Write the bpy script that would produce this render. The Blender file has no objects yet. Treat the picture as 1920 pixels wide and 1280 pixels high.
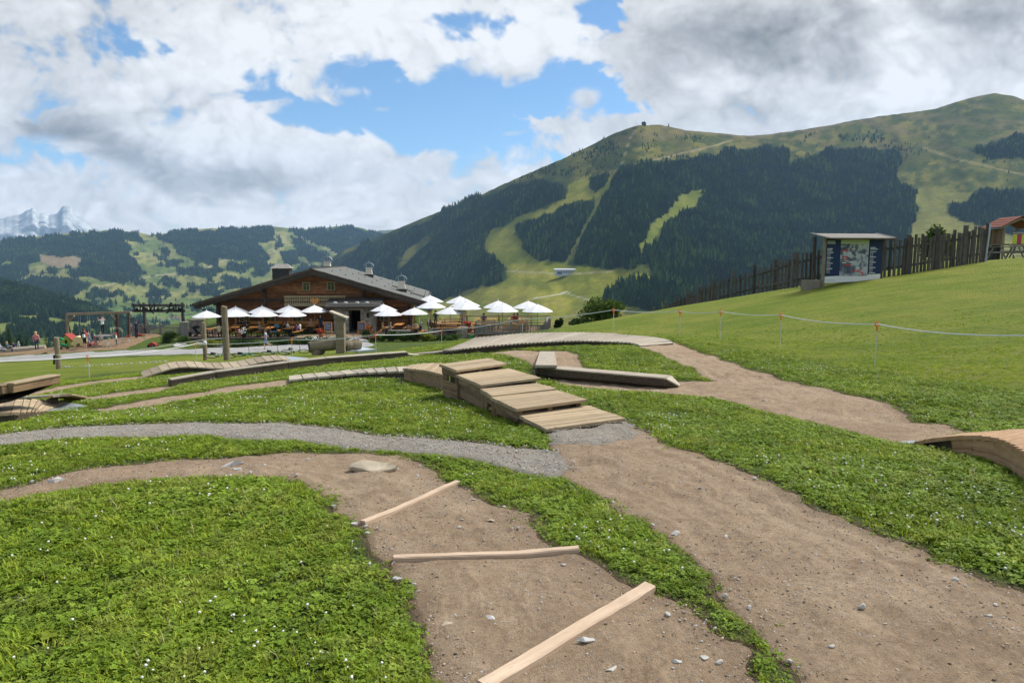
import bpy, bmesh, math, random
import numpy as np
from mathutils import Vector, Matrix, Quaternion
R = math.radians
random.seed(7)
RNG = np.random.default_rng(11)
sc = bpy.context.scene
COL = sc.collection
# ------------------------------------------------------------------ camera
EYE = 1.7
FPX = 1280.0                       # focal length in photo pixels (24 mm on 36 mm)
PITCH = math.atan(152 / FPX)
cd = bpy.data.cameras.new("camera")
cd.sensor_width = 36; cd.lens = 24; cd.clip_start = 0.1; cd.clip_end = 60000
cam = bpy.data.objects.new("camera", cd); COL.objects.link(cam)
cam.location = (0, 0, EYE); cam.rotation_euler = (math.pi / 2 - PITCH, 0, 0)
sc.camera = cam
# ------------------------------------------------------------------ exposure, sampling
sc.view_settings.view_transform = 'Standard'; sc.view_settings.look = 'None'
sc.view_settings.exposure = 0.36; sc.view_settings.gamma = 1; sc.view_settings.use_curve_mapping = False
sc.render.engine = 'CYCLES'
cy = sc.cycles
cy.use_denoising = True; cy.max_bounces = 5; cy.diffuse_bounces = 3; cy.glossy_bounces = 2
cy.transmission_bounces = 3; cy.transparent_max_bounces = 6; cy.volume_bounces = 1
cy.caustics_reflective = False; cy.caustics_refractive = False
cy.use_adaptive_sampling = True; cy.adaptive_threshold = 0.02
cy.sample_clamp_indirect = 6
# ------------------------------------------------------------------ sun and sky direction
SUN_EL, SUN_AZ = R(52), R(62)      # azimuth measured from +Y (view direction) towards +X (right)
sd = Vector((math.sin(SUN_AZ) * math.cos(SUN_EL), math.cos(SUN_AZ) * math.cos(SUN_EL), math.sin(SUN_EL)))
sl = bpy.data.lights.new("sun", 'SUN'); sl.energy = 4.2; sl.angle = R(22); sl.color = (1.0, 0.95, 0.87)
so = bpy.data.objects.new("sun", sl); COL.objects.link(so)
so.rotation_euler = sd.to_track_quat('Z', 'Y').to_euler(); so.location = (40, -10, 60)
SKY_STRENGTH = 0.1

# ------------------------------------------------------------------ noise helpers
def _h(ix, iy, s):
    with np.errstate(over='ignore'):
        n = (ix.astype(np.int64) * 374761393 + iy.astype(np.int64) * 668265263 + s * 1442695041) & 0x7fffffff
        n = ((n ^ (n >> 13)) * 1274126177) & 0x7fffffff
        n = (n ^ (n >> 16)) & 0xffff
    return n.astype(np.float32) / 65535.0
def vnoise(x, y, s=0):
    x = np.asarray(x, np.float64); y = np.asarray(y, np.float64)
    ix = np.floor(x); iy = np.floor(y); fx = x - ix; fy = y - iy
    fx = fx * fx * fx * (fx * (fx * 6 - 15) + 10); fy = fy * fy * fy * (fy * (fy * 6 - 15) + 10)
    ix = ix.astype(np.int64); iy = iy.astype(np.int64)
    a = _h(ix, iy, s); b = _h(ix + 1, iy, s); c = _h(ix, iy + 1, s); d = _h(ix + 1, iy + 1, s)
    return (a + (b - a) * fx) * (1 - fy) + (c + (d - c) * fx) * fy
def fbm(x, y, s=0, o=5, g=0.5, l=2.03):
    t = 0; a = 1; n = 0
    for k in range(o):
        t = t + a * vnoise(x, y, s + k * 17); n += a; a *= g
        x, y = (x * 0.8 - y * 0.6) * l + 3.1, (x * 0.6 + y * 0.8) * l + 1.7
    return t / n
def sstep(a, b, x):
    t = np.clip((x - a) / (b - a), 0, 1); return t * t * (3 - 2 * t)
def inpoly(px, py, poly):
    px = np.asarray(px, float); py = np.asarray(py, float); r = np.zeros(px.shape, bool); n = len(poly)
    for i in range(n):
        x0, y0 = poly[i]; x1, y1 = poly[(i + 1) % n]
        if y0 == y1: continue
        c = ((y0 > py) != (y1 > py)) & (px < (x1 - x0) * (py - y0) / (y1 - y0) + x0); r ^= c
    return r
def segdist(px, py, poly, closed=True):
    px = np.asarray(px, float); d = np.full(px.shape, 1e9); n = len(poly)
    for i in range(n if closed else n - 1):
        x0, y0 = poly[i]; x1, y1 = poly[(i + 1) % n]; dx = x1 - x0; dy = y1 - y0
        L = dx * dx + dy * dy + 1e-12
        t = np.clip(((px - x0) * dx + (py - y0) * dy) / L, 0, 1)
        d = np.minimum(d, (px - x0 - t * dx) ** 2 + (py - y0 - t * dy) ** 2)
    return np.sqrt(d)
def polysd(px, py, poly):            # positive inside
    d = segdist(px, py, poly); return np.where(inpoly(px, py, poly), d, -d)
def lerp_pts(pts, x):
    p = sorted(pts); return np.interp(x, [a for a, _ in p], [b for _, b in p])

# ------------------------------------------------------------------ camera geometry (surveying the place)
CP, SP = math.cos(PITCH), math.sin(PITCH)
def rayd(u, v):
    x = (np.asarray(u, float) - 960) / FPX; y = (640 - np.asarray(v, float)) / FPX
    return x, CP + y * SP, -SP + y * CP
def P(u, v, d):                      # point seen at (u, v), d metres ahead
    x, y, z = rayd(u, v); return Vector((float(x / y * d), float(d), float(EYE + z / y * d)))
def Pz(u, v, zz):                    # point seen at (u, v), at height zz
    x, y, z = rayd(u, v); t = (zz - EYE) / z; return Vector((float(x * t), float(y * t), float(zz)))
def project(X, Y, Z):
    Z = Z - EYE; f = Y * CP - Z * SP; up = Y * SP + Z * CP
    return 960 + FPX * X / f, 640 - FPX * up / f

# ------------------------------------------------------------------ near terrain
_c = []
for u, v, z in [(960,1280,0),(200,1280,0),(1800,1280,.03),(960,1000,-.06),(0,1000,-.1),(1900,1000,.0),(1011,813,-.3),(0,930,-.2),
    (0,820,-.45),(500,800,-.42),(1400,870,-.17),(1900,905,-.08),(813,708,-.8),(500,740,-.92),(0,765,-.85),(165,765,-.85),(1270,730,-.62),
    (1010,697,-.85),(1340,712,-.6),(1500,740,-.45),(1700,790,-.3),(1262,640,-.95),(1200,650,-1.0),(1000,640,-1.25),(770,662,-1.75),
    (960,657,-1.1),(1640,685,-.6),(1462,652,-.86),(1350,638,-1.0),(1274,629,-1.3),(1150,622,-1.6),(980,627,-2.05),(828,641,-2.5),(705,664,-2.84),
    (548,669,-3.4),(368,680,-4.0),(168,711,-3.4),(425,675,-2.97),(385,672,-3.76),(110,692,-3.9),(318,722,-1.77),(270,707,-2.3),(580,682,-2.4),
    (540,712,-1.15),(800,665,-1.6),(0,705,-3.3),(0,730,-2.2),(500,655,-5.2),(500,661,-5.1),(0,664,-6.0),(0,677,-5.8),(250,655,-5.5),
    (660,643,-4.95),(300,624,-5.2),(335,622,-5.2),(340,640,-5.35),(300,646,-5.4),(275,630,-5.25),(280,612,-5.6),(330,611,-5.5),(70,653,-5.9),(255,632,-5.2),(0,640,-6.1),(400,628,-4.95),(700,628,-4.95),(655,617,-4.95),(870,641,-3.85),(1015,622,-3.6),
    (1050,614,-2.25),(1250,578,-1.4),(1350,562,-.7),(1450,546,-.15),(1530,537,.3),(1600,528,.6),(1700,520,.82),(1900,745,-.3)]:
    p = Pz(u, v, z); _c.append((p.x, p.y, p.z))
_c += [(0,0,0),(-6,0,.02),(6,0,.05),(0,-12,.5),(-20,-10,.2),(20,-10,.8),(26.3,38,1.64),(32.7,45,1.8),(42,44,2.3),(20,56,-1.2),(6,58,-4.3),(13,58,-3.2),
       (-20,88,-5.05),(-10,88,-5.0),(-30,88,-5.3),(40,20,.9),(45,0,1.2),(-45,20,-2.6),(-40,0,-.8),(-60,60,-7.5),(35,62,1.0)]
# ground under the boardwalks on the left
for u, v, d in [(300,705,24),(330,704,24.2),(355,702,24.5),(385,699,24.7),(420,697,25),(455,694,25.3),(490,690.5,25.6),(520,688,25.9),(550,686,26.2),
    (318,729,18.5),(402,714.5,19.4),(538,693,21),(606,686,21.9),(755,676,23.5)]:
    p = P(u, v, d); _c.append((p.x, p.y, p.z))
def _tps(r): return np.where(r > 1e-9, r * r * np.log(np.maximum(r, 1e-9)), 0)
_c = np.array(_c); _n = len(_c); _S = 20.0
_D = np.hypot(_c[:, None, 0] - _c[None, :, 0], _c[:, None, 1] - _c[None, :, 1]) / _S
_A = np.zeros((_n + 3, _n + 3)); _A[:_n, :_n] = _tps(_D) + np.eye(_n) * 0.012
_A[:_n, _n] = 1; _A[:_n, _n + 1:] = _c[:, :2] / _S; _A[_n:, :_n] = _A[:_n, _n:].T
_W = np.linalg.solve(_A, np.concatenate([_c[:, 2], np.zeros(3)]))
def base_z(X, Y):
    X = np.asarray(X, float); Y = np.asarray(Y, float); sh = X.shape; X = X.ravel(); Y = Y.ravel()
    rr = np.hypot(X, Y); k = np.where(rr > 95, 95 / np.maximum(rr, 1e-6), 1)     # hold the shape beyond 95 m
    xx, yy = X * k, Y * k
    z = np.full(xx.shape, _W[_n]) + _W[_n + 1] * xx / _S + _W[_n + 2] * yy / _S
    for i in range(_n): z += _W[i] * _tps(np.hypot(xx - _c[i, 0], yy - _c[i, 1]) / _S)
    az = np.degrees(np.arctan2(X, Y))
    edge = np.interp(az, [-180, -60, -36, -29, -25, -8, -6, -4, 2, 12, 24, 32, 45, 180], [150, 85, 69, 70, 99, 99, 80, 66, 57, 58, 62, 72, 90, 150])
    e = rr - edge; z -= np.where(np.abs(az) < 100, 0.42, 0.05) * np.where(e > 0, e * e / (e + 12), 0)
    return z.reshape(sh)
_YS = np.concatenate([np.arange(1.6, 20, .05), np.arange(20, 95, .15)])
def G0(u, v):                        # where the sight line through (u, v) meets the bare terrain
    x, y, z = rayd(u, v); X = x / y * _YS; Z = EYE + z / y * _YS; d = Z - base_z(X, _YS)
    i = np.where(d < 0)[0]; i = max(1, i[0]) if len(i) else len(_YS) - 1
    t = d[i - 1] / (d[i - 1] - d[i] + 1e-9) if d[i - 1] > 0 else 0
    yy = _YS[i - 1] + (_YS[i] - _YS[i - 1]) * t
    return Vector((float(x / y * yy), float(yy), float(base_z(x / y * yy, yy))))
# ------------------------------------------------------------------ sky: Nishita blue + clouds computed here as an environment map
def make_clouds(W=4096, H=2048):
    def field(az, el):
        """az, el in radians -> alpha, brightness (linear)"""
        u = 960 + FPX * np.tan(np.clip(az, -1.25, 1.25)) ; 
        # photo-like coordinates for directions ahead of the camera; elsewhere only generic cover is used
        dx, dy, dz = np.sin(az) * np.cos(el), np.cos(az) * np.cos(el), np.sin(el)
        yy = np.maximum(dy, 0.12); fwd = yy * CP - dz * SP; up = yy * SP + dz * CP
        fwd = np.maximum(fwd, 0.05)
        u = 960 + FPX * dx / fwd; v = 640 - FPX * up / fwd
        inside = sstep(-900, -150, u) * sstep(2820, 2070, u) * sstep(-650, -120, v) * (dy > 0.12)
        q = 1 / (np.maximum(dz, 0.0) + 0.22)
        px, py = dx * q * 2.2, dy * q * 2.2
        # domain warp
        wx = fbm(px * 1.6 + 5, py * 1.6, 3, 3) - .5; wy = fbm(px * 1.6, py * 1.6 + 9, 8, 3) - .5
        n1 = fbm(px * 2.0 + wx * 1.2, py * 2.0 + wy * 1.2, 21, 7, .52)          # large clouds
        pu, pv = u + wx * 70, v + wy * 55
        n2 = fbm(pu / 100, pv / 66, 41, 7, .53)              # puffs at photo scale
        n3 = fbm(pu / 34, pv / 26, 61, 5, .55)
        def billow(x, y, s, o=5, gg=.5):
            t = 0; am = 1; nn = 0
            for k in range(o):
                t = t + am * np.abs(2 * vnoise(x, y, s + k * 13) - 1); nn += am; am *= gg
                x, y = (x * .8 - y * .6) * 2.05 + 1.3, (x * .6 + y * .8) * 2.05 + 4.1
            return t / nn
        n4 = fbm(pu / 13, pv / 10, 95, 4, .6)
        bl = billow(pu / 120, pv / 84, 71, 6, .52)           # rounded heads with dark creases, about 0..0.8
        bl2 = billow(pu / 46, pv / 36, 82, 5, .55)
        # ---- cover: 1 overcast, 0 open
        cov = .80 - .10 * sstep(950, 500, u) * sstep(260, 120, v) + .2 * sstep(1150, 1300, u)
        def hole(poly, soft, depth=1.0):
            nonlocal cov
            s = polysd(u + (n2 - .5) * 95 + (n3 - .5) * 34, v + (n2 - .5) * -62 + (n3 - .5) * 22, poly)
            cov = cov - depth * sstep(-soft, soft, s)
        sel = inside > 0.01
        hole([(500,236),(560,206),(650,192),(700,165),(790,160),(860,128),(905,140),(935,172),(1000,152),(1060,168),(1045,205),(990,225),(900,240),(852,262),(800,284),(738,268),(705,256),(650,250),(590,240),(540,225)], 34)
        hole([(1072,20),(1180,-20),(1190,20),(1160,60),(1120,72),(1085,50)], 22, .9)
        hole([(1020,128),(1120,120),(1240,205),(1140,214),(1040,196)], 24, .75)
        hole([(188,62),(270,58),(285,92),(232,108),(205,92)], 20, .44)
        hole([(305,62),(345,80),(338,98),(310,84)], 16, .5)
        hole([(430,120),(545,128),(525,150),(450,148)], 26, .5)
        hole([(640,95),(760,105),(770,150),(650,165),(600,150)], 30, .62)
        hole([(-60,268),(150,268),(190,300),(120,316),(-60,300)], 22, .42)
        hole([(800,30),(960,28),(960,62),(810,70)], 22, .36)
        hole([(845,262),(1000,240),(1040,262),(960,285),(840,300)], 26, .42)
        hole([(930,300),(1010,285),(1050,300),(960,322)], 20, .35)
        hole([(440,170),(520,160),(560,190),(470,196)], 18, .5)
        # generic cover outside the picture
        gen = sstep(.40, .60, n1)
        a_in = sstep(.30, .70, cov + (n2 - .5) * .85 + (n3 - .5) * .62 + (n4 - .5) * .22 + (bl - .4) * .25)
        # small bright cloud and veils inside the gap
        def blob(cu, cv, ru, rv, k=.9):
            return sstep(1.25, .35, np.hypot((u - cu) / ru, (v - cv) / rv) + (n2 - .5) * 1.5 + (n3 - .5) * .8) * k
        a_in = np.maximum(a_in, blob(1098, 185, 30, 19)); a_in = np.maximum(a_in, blob(930, 118, 80, 26, .95))
        a_in = np.maximum(a_in, blob(715, 205, 18, 5, .4)); a_in = np.maximum(a_in, blob(660, 172, 46, 12, .6))
        # big cumulus on the left
        cum = [(36,232),(70,205),(150,208),(230,222),(310,214),(372,205),(400,182),(440,184),(478,196),(500,216),(530,232),(580,240),(618,250),(650,246),(672,262),(700,257),(735,274),(748,292),(722,322),(640,344),(560,350),(530,352),(460,362),(420,376),(330,372),(290,350),(230,310),(170,280),(110,262),(50,250)]
        sdc = polysd(u + (n2 - .5) * 55 + (n3 - .5) * 34, v + (n2 - .5) * 42 + (n3 - .5) * 26, cum)
        softc = np.where((v < 300) & (u > 380), 5, 17)
        ac = np.clip(sdc / softc * .5 + .5, 0, 1); ac = ac * ac * (3 - 2 * ac)
        # ---- brightness
        def g(cu, cv, ru, rv): return np.exp(-(((u - cu) / ru) ** 2 + ((v - cv) / rv) ** 2))
        b = 0.80 + (n2 - .5) * .30 + (bl - .4) * .30 + (bl2 - .4) * .22 + (n3 - .5) * .14 + (n4 - .5) * .08
        b += .16 * g(700, 60, 380, 110) - .10 * g(40, 60, 190, 150) + .06 * g(300, 130, 200, 60)
        b += .10 * g(500, 390, 620, 60) + .08 * g(1000, 280, 160, 50)
        b += .18 * g(1040, 60, 150, 60) - .05 * g(1200, 90, 120, 60)
        # heavy grey clouds on the right
        b -= .34 * g(1480, 92, 210, 72) + .22 * g(1380, 40, 260, 70) + .40 * g(1890, 40, 130, 130) + .20 * g(1700, 8, 200, 40)
        b += .14 * sstep(1150, 1350, u); b -= .18 * g(1340, 205, 160, 55) + .10 * g(1560, 200, 160, 60) + .10 * g(1240, 120, 70, 50)
        b += .16 * g(1770, 62, 70, 42) + .12 * g(1640, 145, 160, 40) + .10 * g(1420, 165, 90, 26) + .12 * g(1880, 165, 120, 26) + .06 * g(1120, 110, 60, 50)
        darkw = sstep(1180, 1420, u) * inside
        b = b + darkw * ((n1 - .5) * .22 + (n2 - .5) * .12 + (bl - .4) * .2)
        # cumulus shading: white crown towards the upper right, grey belly towards the lower left
        tt = np.interp(u, [30, 150, 250, 330, 420, 520, 640, 745], [222, 232, 262, 302, 318, 312, 318, 310])
        bel = sstep(-38, 26, v - tt + (n2 - .5) * 80 + (n3 - .5) * 26)
        bc = .93 + (n2 - .5) * .12 + (bl - .4) * .20 + (bl2 - .4) * .30 + (n4 - .5) * .10 - bel * (.37 - .22 * sstep(430, 700, u)) - .17 * sstep(330, 60, u)
        # white puffs low on the left
        for cu, cv, ru, rv in [(60, 345, 85, 42), (150, 372, 85, 34), (285, 378, 60, 26), (20, 400, 60, 26), (120, 412, 70, 20), (990, 322, 50, 18)]:
            k = blob(cu, cv, ru, rv, 1.0); bp = .88 + (bl2 - .4) * .5 + (n3 - .5) * .2 - .12 * sstep(-.4, 1.0, (v - cv) / rv)
            b = b + (bp - b) * k; a_in = np.maximum(a_in, k)
        b = b * (1 - ac) + bc * ac; a_in = np.maximum(a_in, ac)
        lowc = sstep(330, 400, v); a_in = np.maximum(a_in, lowc * .82)
        bg = .80 + (n1 - .5) * .5 + (fbm(px * 7, py * 7, 91, 5) - .5) * .3
        a = gen * (1 - inside) + a_in * inside
        b = np.clip(bg * (1 - inside) + b * inside, .16, 1.02)
        return a, b
    def grid(r0, r1, c0, c1, st):
        rows = np.arange(r0, r1, st) + st / 2; cols = np.arange(c0, c1, st) + st / 2
        el = (rows / H - .5) * math.pi; az = (cols / W - .5) * 2 * math.pi
        A, E = np.meshgrid(az, el); return field(A, E)
    img = np.zeros((H, W, 4), np.float32)
    # image centre column looks along +Y once the mapping below is applied
    a, b = grid(0, H, 0, W, 8)
    a = np.kron(a, np.ones((8, 8))); b = np.kron(b, np.ones((8, 8)))
    c0, c1 = int(W * (.5 - 48 / 360)), int(W * (.5 + 48 / 360)); r0, r1 = int(H * .49), int(H * (.5 + 34 / 180))
    a[r0:r1, c0:c1], b[r0:r1, c0:c1] = grid(r0, r1, c0, c1, 1)
    img[..., 0] = b; img[..., 1] = b; img[..., 2] = b; img[..., 3] = a
    return img
def cloud_image():
    d = make_clouds(); H, W = d.shape[:2]
    def mk(name, ch):
        im = bpy.data.images.new(name, W, H, alpha=False, float_buffer=True, is_data=True)
        buf = np.ones((H, W, 4), np.float32); buf[..., 0] = d[..., ch]; buf[..., 1] = d[..., 3]; buf[..., 2] = 0
        im.pixels.foreach_set(buf.ravel()); im.update(); im.pack(); return im
    return mk("cloud_map", 0)
w = bpy.data.worlds.new("World"); sc.world = w; w.use_nodes = True
nt = w.node_tree; nt.nodes.clear(); N = nt.nodes.new; L = nt.links.new
out = N('ShaderNodeOutputWorld'); bgn = N('ShaderNodeBackground'); bgn.inputs['Strength'].default_value = SKY_STRENGTH
sky = N('ShaderNodeTexSky'); sky.sky_type = 'NISHITA'; sky.sun_disc = False
sky.sun_elevation = SUN_EL; sky.sun_rotation = SUN_AZ; sky.altitude = 1300; sky.air_density = 1.0; sky.dust_density = .6; sky.ozone_density = 1.4
env = N('ShaderNodeTexEnvironment'); env.image = cloud_image(); env.interpolation = 'Cubic'
tc = N('ShaderNodeTexCoord'); mp = N('ShaderNodeMapping'); mp.inputs['Rotation'].default_value = (0, 0, R(-90))
L(tc.outputs['Generated'], mp.inputs['Vector']); L(mp.outputs['Vector'], env.inputs['Vector'])
sep = N('ShaderNodeSeparateColor'); L(env.outputs['Color'], sep.inputs['Color'])
ramp = N('ShaderNodeValToRGB')        # cloud radiance: grey bases slightly cool, white tops slightly warm (x10 below: background strength is 0.1)
e = ramp.color_ramp.elements; e[0].position = 0.1; e[0].color = (.10, .104, .106, 1); e[1].position = 1.0; e[1].color = (.77, .78, .79, 1)
m1 = ramp.color_ramp.elements.new(.5); m1.color = (.36, .365, .367, 1)
L(sep.outputs[0], ramp.inputs['Fac'])
sc10 = N('ShaderNodeVectorMath'); sc10.operation = 'SCALE'; sc10.inputs['Scale'].default_value = 1 / SKY_STRENGTH
L(ramp.outputs['Color'], sc10.inputs[0])
skg = N('ShaderNodeMix'); skg.data_type = 'RGBA'; skg.blend_type = 'MULTIPLY'; skg.inputs[0].default_value = 1
L(sky.outputs['Color'], skg.inputs[6]); skg.inputs[7].default_value = (.88, 1.12, 1.22, 1)
mx = N('ShaderNodeMix'); mx.data_type = 'RGBA'
L(sep.outputs[1], mx.inputs[0]); L(skg.outputs[2], mx.inputs[6]); L(sc10.outputs[0], mx.inputs[7])
L(mx.outputs[2], bgn.inputs['Color']); L(bgn.outputs[0], out.inputs[0])
w.cycles.sampling_method = 'MANUAL'; w.cycles.sample_map_resolution = 1024
# ------------------------------------------------------------------ materials
MATS = {}
def nodes(name):
    m = bpy.data.materials.new(name); m.use_nodes = True; nt = m.node_tree
    b = nt.nodes['Principled BSDF']; b.inputs['Roughness'].default_value = .85
    b.inputs['Specular IOR Level'].default_value = .25
    MATS[name] = m; return m, nt, b
def nd(nt, t, **k):
    n = nt.nodes.new(t)
    for a, v in k.items(): setattr(n, a, v)
    return n
def mixc(nt, fac, a, b, blend='MIX'):
    n = nd(nt, 'ShaderNodeMix', data_type='RGBA', blend_type=blend)
    for i, x in ((0, fac), (6, a), (7, b)):
        if hasattr(x, 'is_output'): nt.links.new(x, n.inputs[i])
        elif i == 0: n.inputs[0].default_value = x
        else: n.inputs[i].default_value = (*x, 1) if len(x) == 3 else x
    return n.outputs[2]
def noise(nt, vec, scale, detail=4, rough=.55, dist=0, out=0):
    n = nd(nt, 'ShaderNodeTexNoise'); n.inputs['Scale'].default_value = scale; n.inputs['Detail'].default_value = detail
    n.inputs['Roughness'].default_value = rough; n.inputs['Distortion'].default_value = dist
    if vec is not None: nt.links.new(vec, n.inputs['Vector'])
    return n.outputs[out]
def ramp2(nt, fac, p0, p1, c0=(0, 0, 0), c1=(1, 1, 1)):
    n = nd(nt, 'ShaderNodeValToRGB'); e = n.color_ramp.elements
    e[0].position = p0; e[1].position = p1; e[0].color = (*c0, 1); e[1].color = (*c1, 1)
    nt.links.new(fac, n.inputs[0]); return n.outputs[0]
def bump(nt, b, h, strength=.5, dist=.02):
    n = nd(nt, 'ShaderNodeBump'); n.inputs['Strength'].default_value = strength; n.inputs['Distance'].default_value = dist
    nt.links.new(h, n.inputs['Height']); nt.links.new(n.outputs[0], b.inputs['Normal'])
def objcoord(nt, scale=(1, 1, 1), which='Object'):
    t = nd(nt, 'ShaderNodeTexCoord'); m = nd(nt, 'ShaderNodeMapping'); m.inputs['Scale'].default_value = scale
    nt.links.new(t.outputs[which], m.inputs[0]); return m.outputs[0]
def attr(nt, name, out='Color'):
    a = nd(nt, 'ShaderNodeAttribute'); a.attribute_name = name; return a.outputs[out]
def rnd(nt): return nd(nt, 'ShaderNodeObjectInfo').outputs['Random']
def plain(name, c, rough=.6, metal=0, var=.08, scale=6):
    m, nt, b = nodes(name); o = objcoord(nt)
    f = noise(nt, o, scale, 4)
    col = mixc(nt, f, tuple(x * (1 - var * 2) for x in c), tuple(min(1, x * (1 + var * 2)) for x in c))
    nt.links.new(col, b.inputs['Base Color']); b.inputs['Roughness'].default_value = rough; b.inputs['Metallic'].default_value = metal
    return m
def wood(name, c0, c1, streak=14, stain=(.05, .04, .03), stain_amt=.35, rough=.78, rv=.25):
    """grain runs along the object's local X"""
    m, nt, b = nodes(name)
    g = objcoord(nt, (1.2, streak, streak)); r = rnd(nt)
    off = nd(nt, 'ShaderNodeVectorMath', operation='ADD'); nt.links.new(g, off.inputs[0])
    sc_ = nd(nt, 'ShaderNodeMath', operation='MULTIPLY'); sc_.inputs[1].default_value = 57; nt.links.new(r, sc_.inputs[0]); nt.links.new(sc_.outputs[0], off.inputs[1])
    v = off.outputs[0]
    n1 = noise(nt, v, 2.2, 6, .62, .4); n2 = noise(nt, v, 9, 3, .6); o2 = objcoord(nt, (1, 1.6, 1.6)); n3 = noise(nt, o2, 2.3, 5, .6)
    col = mixc(nt, ramp2(nt, n1, .3, .72), c0, c1)
    col = mixc(nt, ramp2(nt, n2, .55, .8, (0, 0, 0), (.45, .45, .45)), col, tuple(x * .45 for x in c0))
    st = ramp2(nt, n3, .5, .75, (0, 0, 0), (stain_amt,) * 3); col = mixc(nt, st, col, stain)
    hv = nd(nt, 'ShaderNodeHueSaturation'); nt.links.new(col, hv.inputs['Color'])
    mm = nd(nt, 'ShaderNodeMapRange'); mm.inputs['To Min'].default_value = 1 - rv; mm.inputs['To Max'].default_value = 1 + rv; nt.links.new(r, mm.inputs[0]); nt.links.new(mm.outputs[0], hv.inputs['Value'])
    nt.links.new(hv.outputs[0], b.inputs['Base Color']); b.inputs['Roughness'].default_value = rough
    bump(nt, b, n1, .35, .006); return m

# ------------------------------------------------------------------ mesh linking
def raw_mesh(name, verts, faces, mats=(), smooth=False, attrs=None, face_mats=None):
    me = bpy.data.meshes.new(name)
    verts = np.asarray(verts, np.float32)
    if isinstance(faces, np.ndarray):
        nf, k = faces.shape
        me.vertices.add(len(verts)); me.vertices.foreach_set('co', verts.ravel())
        me.loops.add(nf * k); me.loops.foreach_set('vertex_index', faces.astype(np.int32).ravel())
        me.polygons.add(nf); me.polygons.foreach_set('loop_start', np.arange(0, nf * k, k, dtype=np.int32))
        me.update(calc_edges=True)
    else:
        me.from_pydata([tuple(map(float, v)) for v in verts], [], faces)
    for m in mats: me.materials.append(m)
    if face_mats is not None: me.polygons.foreach_set('material_index', np.asarray(face_mats, np.int32))
    if smooth: me.polygons.foreach_set('use_smooth', np.ones(len(me.polygons), bool))
    for k, v in (attrs or {}).items():
        v = np.asarray(v, np.float32)
        if v.ndim == 1: a = me.attributes.new(k, 'FLOAT', 'POINT'); a.data.foreach_set('value', v)
        else:
            a = me.attributes.new(k, 'FLOAT_COLOR', 'POINT'); c = np.ones((len(v), 4), np.float32); c[:, :3] = v; a.data.foreach_set('color', c.ravel())
    me.update(); return me
def link(name, me, parent=None, loc=None):
    o = bpy.data.objects.new(name, me); COL.objects.link(o)
    if parent is not None: o.parent = parent
    if loc is not None: o.location = loc
    return o
def struct(o, kind='structure'): o['kind'] = kind; return o
def tag(o, label, cat, group=None):
    o['label'] = label; o['category'] = cat
    if group: o['group'] = group
    return o

# ------------------------------------------------------------------ paths (surveyed from the picture, laid on the terrain)
def gpoly(pts): return [(p.x, p.y) for p in (G0(u, v) for u, v in pts)]
def dens(poly, step=.4):
    r = []
    for i in range(len(poly)):
        a = poly[i]; b = poly[(i + 1) % len(poly)]; n = max(1, int(math.hypot(b[0] - a[0], b[1] - a[1]) / step))
        n = min(n, 6)
        r += [(a[0] + (b[0] - a[0]) * k / n, a[1] + (b[1] - a[1]) * k / n) for k in range(n)]
    return r
PATH_MAIN = gpoly([(1028,806),(1100,800),(1190,795),(1235,828),(1310,850),(1400,885),(1430,900),(1530,945),(1640,985),(1750,1040),(1850,1085),(1930,1112),(2100,1190),(2350,1330),(2300,1500),(1700,1600),(1500,1280),(1440,1200),(1390,1150),(1330,1100),(1292,1052),(1240,1003),(1165,948),(1090,912),(1048,885),(1040,842)])
PATH_LEFT = gpoly([(-260,965),(-60,935),(0,916),(60,905),(130,885),(220,870),(330,858),(450,850),(560,845),(680,845),(745,850),(800,872),(860,902),(925,938),(975,970),(1005,1010),(1085,1037),(1160,1078),(1228,1112),(1292,1135),(1315,1180),(1395,1212),(1435,1280),(1560,1560),(1000,1640),(832,1280),(792,1212),(775,1180),(760,1130),(735,1085),(702,1042),(690,1010),(664,985),(640,955),(600,926),(545,906),(450,896),(330,898),(200,907),(100,926),(0,942),(-60,955),(-260,1000)])
PATH_GRAVEL = gpoly([(-260,822),(0,815),(100,805),(200,800),(300,795),(400,795),(520,793),(600,797),(700,808),(800,818),(880,828),(960,838),(1012,842),(1052,846),(1085,874),(1040,890),(985,880),(900,862),(800,850),(740,843),(650,835),(560,826),(450,820),(350,817),(200,818),(100,825),(0,833),(-260,842)])
PATH_UP = gpoly([(1198,650),(1262,641),(1330,665),(1420,695),(1500,717),(1594,743),(1664,755),(1706,785),(1776,792),(1828,806),(1760,822),(1700,828),(1664,825),(1587,804),(1500,780),(1420,765),(1330,745),(1275,741),(1180,733),(1080,723),(1008,708),(997,699),(1002,690),(985,676),(955,668),(905,661),(960,656),(1011,658),(1060,656),(1085,668),(1092,688),(1180,704),(1270,716),(1335,713),(1300,690),(1240,664)])
THIN1 = gpoly([(160,768),(330,742),(430,724),(545,712),(545,722),(440,736),(340,753),(190,771)])
THIN2 = gpoly([(135,748),(220,736),(322,722),(324,730),(230,744),(150,754)])
THIN3 = gpoly([(40,738),(120,722),(200,711),(285,703),(290,707),(205,717),(130,729),(60,744)])
GRAVEL_PATCH = gpoly([(1022,806),(1100,796),(1178,786),(1200,800),(1195,818),(1150,832),(1080,836),(1030,832)])
ROAD = gpoly([(-300,682),(-100,672),(0,669),(120,662.5),(240,657),(385,653),(480,648.5),(600,640),(655,638),(658,631),(680,631),(692,640),(702,646),(690,651),(600,656),(480,661),(360,664),(240,667),(120,673),(0,679),(-100,686),(-300,698)])
CHIPS = gpoly([(-260,660),(-120,650),(0,643),(60,640),(150,634),(240,631),(262,627.5),(300,627.5),(306,630),(280,634),(258,645),(232,655),(120,661.5),(0,667),(-120,670),(-260,680)])
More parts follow.
